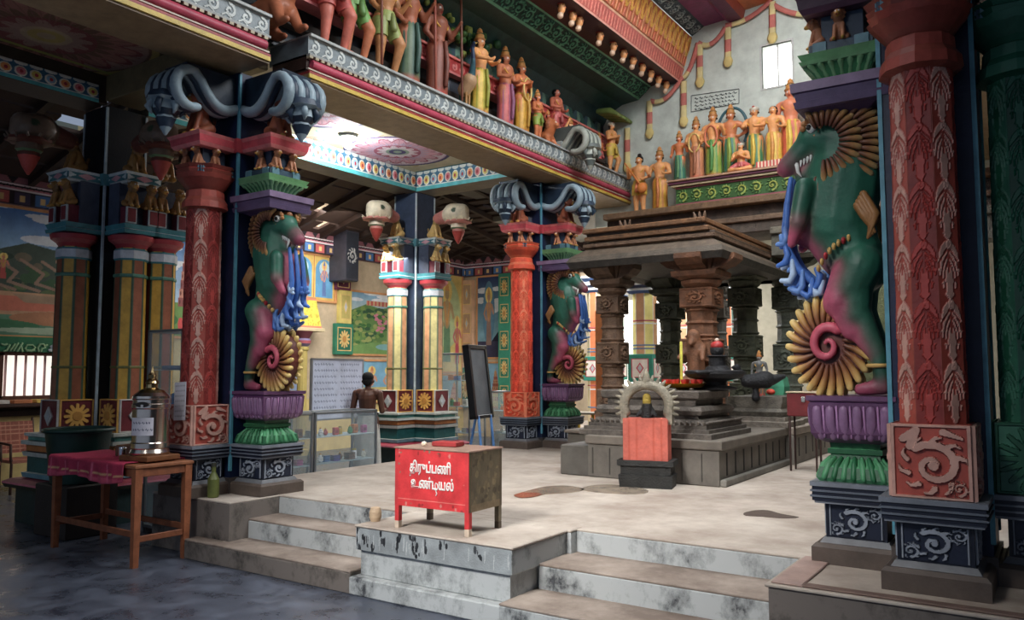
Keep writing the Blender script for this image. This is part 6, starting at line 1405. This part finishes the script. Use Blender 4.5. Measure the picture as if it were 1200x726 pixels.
# seats under the murals
def chair(y,label):
    r=empty('woven_chair',(-11.55,y,0),R90,label,'chair','woven chairs along the left wall'); B_=C(70,44,34)
    cv=CV(40,40,C(150,84,66),1)
    for k in range(8): cv.line([(0,k/8),(1,k/8)],.012,C(206,150,120)); cv.line([(k/8,0),(k/8,1)],.012,C(190,120,96))
    MB().panel(cv.im,(-.24,-.24,.44),(.48,0,0),(0,.46,0),(0,0,1),None,.04).build('seat',CLOTH,r); MB().panel(cv.im,(-.24,.20,.50),(.48,0,0),(0,.08,.42),(0,-1,0),None,.03).build('backrest',CLOTH,r)
    for sx in(-.24,.24): MB().tube([(sx,.22,0),(sx,.22,.5),(sx,.30,.95)],.018,8,B_).build('rear_leg',WOOD,r); MB().tube([(sx,-.22,0),(sx,-.22,.44)],.018,8,B_).build('front_leg',WOOD,r)
    for sx in(-.25,.25): MB().tube([(sx,.23,.66),(sx,-.2,.64),(sx,-.22,.44)],.018,8,B_).build('armrest',WOOD,r)
for y,l in((4.75,'woven brown chair nearest the left edge under the office window'),(5.37,'woven brown chair, middle of the row under the office window'),(5.99,'woven brown chair partly behind the far left pier')): chair(y,l)
# ======================= murals, cornices and fittings on the aisle walls =======================
WX=LWX+.004
def onwall(px,py): 
    P=onX(px,py,WX); return float(P[1]),float(P[2])
def mural(y0,y1,z0,z1,cv,label,name='wall_mural',back=False,mat=MATTE):
    if back: o=MB().panel(cv.im,(y0,BWY-.004,z0),(y1-y0,0,0),(0,0,z1-z0),(0,-1,0),None,.02).build(name,mat)
    else: o=MB().panel(cv.im,(WX+.02,y0,z0),(0,y1-y0,0),(0,0,z1-z0),(1,0,0),None,.02).build(name,mat)
    fr=MB(); c=C(214,150,90)
    if back:
        for a,b_ in (((y0-.03,BWY-.03,z0-.04),(y1+.03,BWY,z0)),((y0-.03,BWY-.03,z1),(y1+.03,BWY,z1+.04)),((y0-.04,BWY-.03,z0),(y0,BWY,z1)),((y1,BWY-.03,z0),(y1+.04,BWY,z1))): fr.box(a,b_,c)
    else:
        for a,b_ in (((WX,y0-.03,z0-.04),(WX+.045,y1+.03,z0)),((WX,y0-.03,z1),(WX+.045,y1+.03,z1+.04)),((WX,y0-.04,z0),(WX+.045,y0,z1)),((WX,y1,z0),(WX+.045,y1+.04,z1))): fr.box(a,b_,c)
    fr.build('frame',mat,o); return tag(o,label,'mural')
def sky(w,h,asp,top,low,hz=.45):
    cv=CV(w,h,low,asp); t=np.clip((cv.y-hz)/(1-hz),0,1)[...,None]; cv.im=arr(low)*(1-t)+arr(top)*t; 
    for k in range(14): cv.ell(RNG.rand()*asp,hz+.25+RNG.rand()*.3,.10+.1*RNG.rand(),.02+.02*RNG.rand(),C(226,230,236))
    return cv
def tower(cv,x,y,w,h,c,d):
    for k in range(6):
        ww=w*(1-k*.13); cv.rect(x-ww/2,y+h*k/7,x+ww/2,y+h*(k+1)/7,c if k%2 else d)
        for j in range(4): cv.ell(x-ww/2+ww*(j+.5)/4,y+h*(k+.5)/7,ww*.06,h*.04,lum(d,.5))
    cv.ell(x,y+h*6/7,w*.16,h*.1,c); cv.line([(x,y+h*.9),(x,y+h*1.03)],w*.03,C(220,180,60))
# 1: river landscape with hills, temple, standing figure and boat
cv=sky(300,210,1.6,C(60,120,190),C(170,206,226),.5)
cv.poly([(0,.62),(.2,.70),(.45,.64),(.7,.74),(1.0,.68),(1.3,.72),(1.6,.62),(1.6,.3),(0,.3)],C(70,84,72)); 
for k in range(90): cv.ell(RNG.rand()*1.6,.34+RNG.rand()*.32,.03+.03*RNG.rand(),.02+.02*RNG.rand(),[C(60,90,60),C(92,110,70),C(46,66,56),C(110,100,80)][k%4])
for k in range(7): x=RNG.rand()*1.0; cv.line([(x,.6),(x+.15,.5),(x+.1,.42),(x+.3,.36)],.012,C(150,120,100))
cv.rect(0,0,1.6,.34,C(196,150,110)); cv.rect(0,.0,1.6,.16,C(90,140,110)); cv.ell(.5,.25,.6,.06,C(206,110,80)); cv.ell(1.2,.14,.6,.07,C(180,120,80)); cv.ell(.3,.08,.5,.05,C(60,120,80)); cv.ell(1.1,.04,.6,.03,C(170,190,160))
tower(cv,.12,.7,.14,.26,C(120,90,100),C(90,70,90)); cv.rect(.0,.66,.42,.74,C(226,206,206)); 
for k in range(9): cv.rect(.02+k*.045,.66,.035+k*.045,.74,C(190,60,70))
cv.figure(.98,.36,.46,C(206,150,120),C(226,196,170),C(200,90,60)); cv.poly([(.5,.42),(.62,.33),(1.25,.31),(1.35,.38),(1.2,.26),(.7,.26)],C(170,140,110)); cv.figure(.55,.44,.2,C(206,120,90),C(190,70,60),C(200,160,60)); cv.shade(.25,7)
y0,z1=onwall(0,250)[0]-.5,3.95
mural(y0-.6,7.6,2.12,3.95,cv,'landscape mural with hills, a river boat and a tall standing figure at far left')
# 2: temple with towers
cv=sky(140,180,.8,C(70,130,200),C(170,200,226),.4); cv.rect(0,0,.8,.34,C(110,150,80)); cv.ell(.2,.16,.3,.08,C(60,120,70)); cv.rect(.02,.34,.42,.6,C(206,170,60)); cv.rect(.12,.34,.32,.56,C(80,50,60)); cv.poly([(0,.6),(.44,.6),(.34,.72),(.1,.72)],C(226,190,80)); tower(cv,.62,.3,.26,.62,C(196,130,110),C(150,80,80)); cv.figure(.3,.08,.26,C(206,120,90),C(190,60,60),C(226,180,60),True); cv.ell(.55,.12,.05,.07,C(206,60,60)); cv.shade(.25,6)
ya,yb=onwall(176,330)[0],onwall(228,330)[0]; mural(ya,yb,2.2,3.9,cv,'mural of a yellow shrine and temple tower, seen between the pier columns')
# 3: two blue niches with deities over the doorway
cv=CV(200,120,C(214,180,90),1.7)
for cx,r_,s_ in ((.42,C(206,110,80),C(190,60,80)),(1.25,C(90,120,180),C(80,110,180))):
    cv.rect(cx-.34,.06,cx+.34,.7,C(90,160,206)); cv.ell(cx,.7,.34,.24,C(90,160,206)); cv.ell(cx,.72,.2,.16,C(190,220,236)); cv.figure(cx,.1,.8,C(214,150,120),r_,s_)
for x in (.84,.03,1.67): cv.rect(x-.05,0,x+.05,1,C(226,196,96)); cv.rect(x-.015,0,x+.015,1,C(196,110,60))
cv.shade(.2,5); ya,yb=onwall(341,330)[0],onwall(392,330)[0]; mural(ya,yb,3.05,3.95,cv,'two arched blue niches with painted standing deities above the doorway')
# yellow door canopy
d0,d1=9.15,11.1
o=empty('door_canopy',(LWX,(d0+d1)/2,2.4),R90,'yellow gabled canopy with pink rosette over the dark doorway','canopy'); cv=CV(120,50,C(226,206,60),1.9/.6); 
for k in range(200): x,y=RNG.rand()*cv.a,RNG.rand(); cv.ell(x,y,.03,.03,C(190,170,40))
for a in range(12): cv.line([(cv.a/2,.5),(cv.a/2+.32*math.cos(a*.5236),.5+.32*math.sin(a*.5236))],.06,C(206,60,90))
cv.ell(cv.a/2,.5,.12,.12,C(240,220,200)); cv.rect(0,0,99,.07,C(206,120,90)); cv.rect(0,.93,99,1,C(206,120,90))
MB().panel(cv.im,(-.95,-.38,.05),(1.9,0,0),(0,.18,.60),(0,-1,0),None,.03).build('front_panel',MATTE,o)
g=MB(); g.box((-1.0,-.42,-.02),(1.0,0,.05),C(206,190,150),.01); g.box((-.95,-.2,.62),(.95,0,.68),C(190,140,90),.01); g.build('ledge',MATTE,o)
pc=None
for k,(yy,nm) in enumerate(((10.05,'left'),(10.55,'right'))):
    r=empty('door_column',(LWX+.42-.1,d0+(.62 if k==0 else 1.25)+.25,0),0,f'{nm} one of the two ringed columns beside the dark doorway','column','columns of the doorway')
    g=MB(); g.lathe([(0,.15),(.1,.15),(.12,.1),(2.0,.095),(2.02,.12),(2.08,.12)],(0,0),12,C(190,170,90),smooth=False); g.build('shaft',MATTE,r)
    g=MB(); g.lathe([(2.08,.09),(2.14,.15),(2.2,.16),(2.24,.12),(2.38,.2)],(0,0),16,cols=[C(120,110,150),C(170,80,90),C(120,110,150),C(110,50,60)]); g.build('capital',MATTE,r)
# 4: green landscape
cv=sky(180,180,1.0,C(120,170,206),C(190,206,196),.62); cv.poly([(0,.7),(.3,.82),(.6,.76),(1,.84),(1,0),(0,0)],C(96,134,70))
for k in range(150): cv.ell(RNG.rand(),.1+RNG.rand()*.65,.03+.03*RNG.rand(),.02+.02*RNG.rand(),[C(60,110,54),C(120,150,70),C(50,90,60),C(150,160,90)][k%4])
for k in range(26): cv.ell(.62+RNG.randn()*.13,.5+RNG.randn()*.08,.03,.02,C(206,120,140))
cv.rect(.3,.8,1,.88,C(206,160,120)); 
for k in range(9): cv.rect(.32+k*.075,.8,.35+k*.075,.88,C(190,60,60))
cv.poly([(0,.12),(.5,.2),(1,.12),(1,0),(0,0)],C(110,150,80)); cv.ell(.7,.12,.2,.05,C(120,170,170)); cv.shade(.3,8)
ya,yb=onwall(410,380)[0],onwall(468,380)[0]; mural(ya,yb,1.98,3.3,cv,'green hillside mural with pink blossom left of the bright yellow pier')
cv=CV(160,90,C(120,176,206),1.6); cv.rect(0,.0,1.6,.35,C(206,190,110)); 
for x in (.25,.72,1.2): cv.figure(x,.06,.82,C(214,150,110),C(206,140,90),C(206,120,70),True)
cv.shade(.2,5); ya,yb=onwall(404,440)[0],onwall(470,440)[0]; mural(ya,yb,.95,1.82,cv,'pale blue lower mural with seated figures behind the bare backed man')
cv=CV(120,180,C(226,200,110),.66); cv.ell(.33,.6,.3,.36,C(190,206,150)); cv.figure(.33,.1,.84,C(190,160,110),C(110,150,110),C(214,150,70)); cv.figure(.56,.08,.5,C(206,110,110),C(200,70,90),C(214,150,70)); cv.figure(.1,.06,.36,C(206,130,100),C(190,90,60),C(200,150,60)); cv.shade(.25,7)
ya,yb=onwall(505,400)[0],onwall(540,400)[0]; mural(ya,yb,1.6,4.0,cv,'tall yellow mural of crowned deities right of the bright yellow pier')
cv=CV(120,120,C(150,190,206),1); cv.rect(0,0,1,.3,C(206,180,100)); tower(cv,.25,.25,.3,.6,C(206,130,100),C(170,90,80)); tower(cv,.75,.25,.3,.55,C(206,150,110),C(180,100,80)); ya,yb=onwall(505,440)[0],onwall(540,440)[0]; mural(ya,yb,.7,1.5,cv,'small mural of red temple towers low in the wall corner')
# green bordered strips
def strip(px,z0,z1,w,c,label,kind='rosette'):
    yy=onwall(px,400)[0]; g=MB(); g.box((WX,yy-w/2,z0),(WX+.09,yy+w/2,z1),c,.01); n=max(1,int((z1-z0)/w*.8)); im=box_img(kind,lum(c,.7),C(226,190,110)).im
    for k in range(n): g.panel(im,(WX+.092,yy-w*.4,z0+(z1-z0)*(k+.12)/n),(0,w*.8,0),(0,0,(z1-z0)/n*.76),(1,0,0),None,0)
    return tag(g.build('wall_pilaster',MATTE),label,'pilaster')
strip(400,1.95,2.6,.5,C(40,130,100),'green framed pilaster block with gold rosette beside the doorway')
strip(401,2.6,3.3,.34,C(226,206,110),'yellow pilaster left of the green hillside mural','gem')
strip(398,3.3,3.75,.42,C(110,40,70),'maroon pilaster block above the yellow pilaster','gem')
strip(479,1.0,3.9,.5,C(180,150,90),'tan pilaster hidden mostly by the bright yellow pier')
g=MB(); yy=onwall(392,300)[0]; g.box((WX,yy-.16,3.45),(WX+.5,yy+.2,4.5),C(60,60,70),.02); cvp=scrollband(40,90,.4,C(40,44,54),C(150,150,150),1); g.panel(cvp.im,(WX+.502,yy-.14,3.5),(0,.32,0),(0,0,.95),(1,0,0),cvp.z,0); tag(g.build('wall_bracket',PAINT),'grey carved wall bracket block above the doorway corner','bracket')
# back wall
def bx_(px,py): P=onY(px,py,BWY); return float(P[0]),float(P[2])
xa,xb=bx_(560,380)[0],bx_(586,380)[0]
cv=sky(110,190,.6,C(40,60,110),C(120,170,190),.3); cv.rect(0,0,.6,.2,C(60,60,90)); cv.ell(.3,.55,.16,.4,C(90,140,170)); cv.figure(.3,.15,.72,C(190,140,110),C(150,120,110),C(206,150,80)); cv.poly([(.38,.2),(.56,.32),(.6,.2)],C(30,34,60)); cv.shade(.3,7); mural(xa,xb,1.95,3.95,cv,'dark blue mural of a pale standing figure left of the slate board',back=True)
cv=CV(110,120,C(140,190,220),.9); cv.rect(0,0,.9,.34,C(214,200,110)); tower(cv,.2,.3,.26,.5,C(206,130,100),C(180,90,80)); tower(cv,.7,.3,.26,.55,C(206,150,110),C(180,100,80)); 
for k in range(12): cv.rect(.05+k*.07,.12,.09+k*.07,.22,C(190,90,90))
cv.shade(.2,6); mural(bx_(556,440)[0],bx_(588,440)[0],.75,1.8,cv,'mural of two temple towers on yellow ground beneath the dark blue mural',back=True)
def bstrip(px,z0,z1,w,c,label,kind='gem',c2=C(226,190,110)):
    xx=bx_(px,400)[0]; g=MB(); g.box((xx-w/2,BWY-.12,z0),(xx+w/2,BWY,z1),c,.01); n=max(1,int((z1-z0)/w*.6)); im=box_img(kind,lum(c,.7),c2).im
    for k in range(n): g.panel(im,(xx-w*.36,BWY-.122,z0+(z1-z0)*(k+.15)/n),(w*.72,0,0),(0,0,(z1-z0)/n*.7),(0,-1,0),None,0)
    return tag(g.build('wall_pilaster',MATTE),label,'pilaster')
bstrip(550,1.7,3.9,.34,C(226,180,140),'peach pilaster just right of the aisle corner'); bstrip(549,.7,1.7,.4,C(40,130,100),'green pilaster foot just right of the aisle corner','rosette')
bstrip(594,.7,4.0,.34,C(50,150,120),'green pilaster left of the orange column','rosette'); bstrip(610,.7,4.0,.3,C(230,206,200),'pale pink pilaster behind the orange column')
cv=CV(160,190,C(226,206,130),.9); cv.figure(.45,.1,.8,C(200,120,80),C(206,120,60),C(206,150,60)); cv.shade(.25,7); mural(bx_(640,400)[0],bx_(672,400)[0],.8,3.9,cv,'mural of a standing deity on yellow, behind the smallest beast',back=True)
# cornice bands on both walls
def cornice(o,u,nrm,L,label):
    n=int(L/.28); cv=CV(int(n*16),60,C(40,34,40),L/.5); a=cv.a/n
    for k in range(n): 
        x=(k+.5)*a; cv.rect(x-a*.4,.02,x+a*.4,.36,[C(60,110,170),C(190,80,80),C(70,60,90)][k%3]); cv.rect(x-a*.12,.1,x+a*.12,.28,C(226,190,120)); cv.poly([(x-a*.45,.62),(x+a*.45,.62),(x,.98)],C(150,90,100))
    cv.rect(0,.40,99,.45,C(230,220,224)); cv.rect(0,.45,99,.5,C(190,110,130)); cv.rect(0,.55,99,.6,C(226,210,214))
    t=(np.abs(cv.y-.525-.02*np.sin(cv.x*40))<.018); cv.put(t,C(16,16,20)); cv.shade(.2,4)
    struct(MB().panel(cv.im,o,u,(0,0,.5),nrm,None,.12).build('trim_12',MATTE),label)
cornice((WX+.13,-2,3.99),(0,BWY+2,0),(1,0,0),BWY+2,'painted cornice over the left wall murals'); cornice((LWX+.13,BWY-.13,3.99),(5.4,0,0),(0,-1,0),5.4,'painted cornice over the back wall murals')
# office window and green name board
ws=struct(MB().box((LWX-.19,wy0,wz0),(LWX-.17,wy1,wz1),(1,1,1)).build('window_3',OFFICEPANE),'bright office window with white blinds')
g=MB(); FRC=C(90,50,34)
for y in (wy0+.02,4.55,5.4,wy1-.02): g.box((LWX-.06,y-.035,wz0),(LWX+.03,y+.035,wz1),FRC)
for z in (wz0,wz1): g.box((LWX-.06,wy0,z-.03),(LWX+.03,wy1,z+.03),FRC)
g.build('window_frame',WOOD,ws)
g=MB()
for k in range(40):
    y=wy0+.08+k*.068
    if y>5.45 and k%2: g.box((LWX-.14,y,wz0),(LWX-.13,y+.035,wz1),C(236,190,190))
g.build('blind_slats',MATTE,ws)['kind']='stuff'
for y,z,h_,c in ((4.95,wz0+.03,.36,C(120,60,50)),(5.15,wz0+.03,.24,C(110,80,110))): tag(MB().box((LWX-.12,y-.09,z),(LWX-.07,y+.09,z+h_),c,.005).build('office_box',PAINT),('brown' if h_>.3 else 'violet')+' box standing inside the office window','box')
g=MB(); g.box((LWX,wy0,1.10),(LWX+.35,wy1,1.15),C(70,44,34),.01); ct=tag(g.build('window_counter',WOOD),'dark wooden ledge under the office window','ledge')
for k,(y,c) in enumerate(((5.3,C(230,220,210)),(5.6,C(206,120,60)),(5.9,C(226,190,80)))): tag(MB().box((LWX+.1,y-.12,1.151),(LWX+.3,y+.12,1.20),c,.004).build('paper_pile',MATTE),('white','orange','yellow')[k]+' pile of papers on the ledge under the office window','papers')
sg=empty('green_sign',(LWX+.05,(wy0+wy1)/2,0),R90,'green sign board with white lettering above the office window','sign'); W_=wy1-wy0+.5
g=MB(); g.box((-W_/2,-.03,1.88),(W_/2,.02,2.10),C(24,110,70),.005); g.box((-.62,-.03,1.16),(-.5,.02,1.97),C(24,110,70)) ; g.build('board',PAINT,sg)
SGN=[[(2,403),(5,404),(8,403)],[(5,411),(8,410),(11,404)],[(12,410),(17,403)],[(16,410),(21,402)],[(20,411),(26,402)],[(24,404),(26,411)],
 [(40,410),(32,411),(29,408),(32,404),(38,404),(41,407),(37,411),(31,410)],[(45,411),(44,407),(47,403),(51,403),(53,407),(49,408),(48,411)],[(53,405),(55,404)]]
for k,pl in enumerate(SGN): 
    g=MB(); g.tube([onX(x,y,LWX+.085) for x,y in pl],.016,6,C(150,190,140)); o=g.build('lettering',WHT if k==99 else MATTE); o.parent=sg; o.matrix_parent_inverse=sg.matrix_basis.inverted()
for pl in ([(58,410),(63,411),(66,408),(64,406),(61,407),(61,410)],[(60,406),(64,404),(66,406)],[(67,410),(71,410),(72,407),(69,405),(66,407),(67,410)],[(68,406),(68,404)]):
    g=MB(); g.tube([onX(x,y,LWX+.085) for x,y in pl],.022,6,C(226,236,236)); o=g.build('lettering',MATTE); o.parent=sg; o.matrix_parent_inverse=sg.matrix_basis.inverted()
tag(MB().box((LWX+.0,-1,.96),(LWX+.06,wy1+2.5,1.05),C(60,44,40),.005).build('wall_rail',WOOD),'dark rail running along the lower left wall','rail')
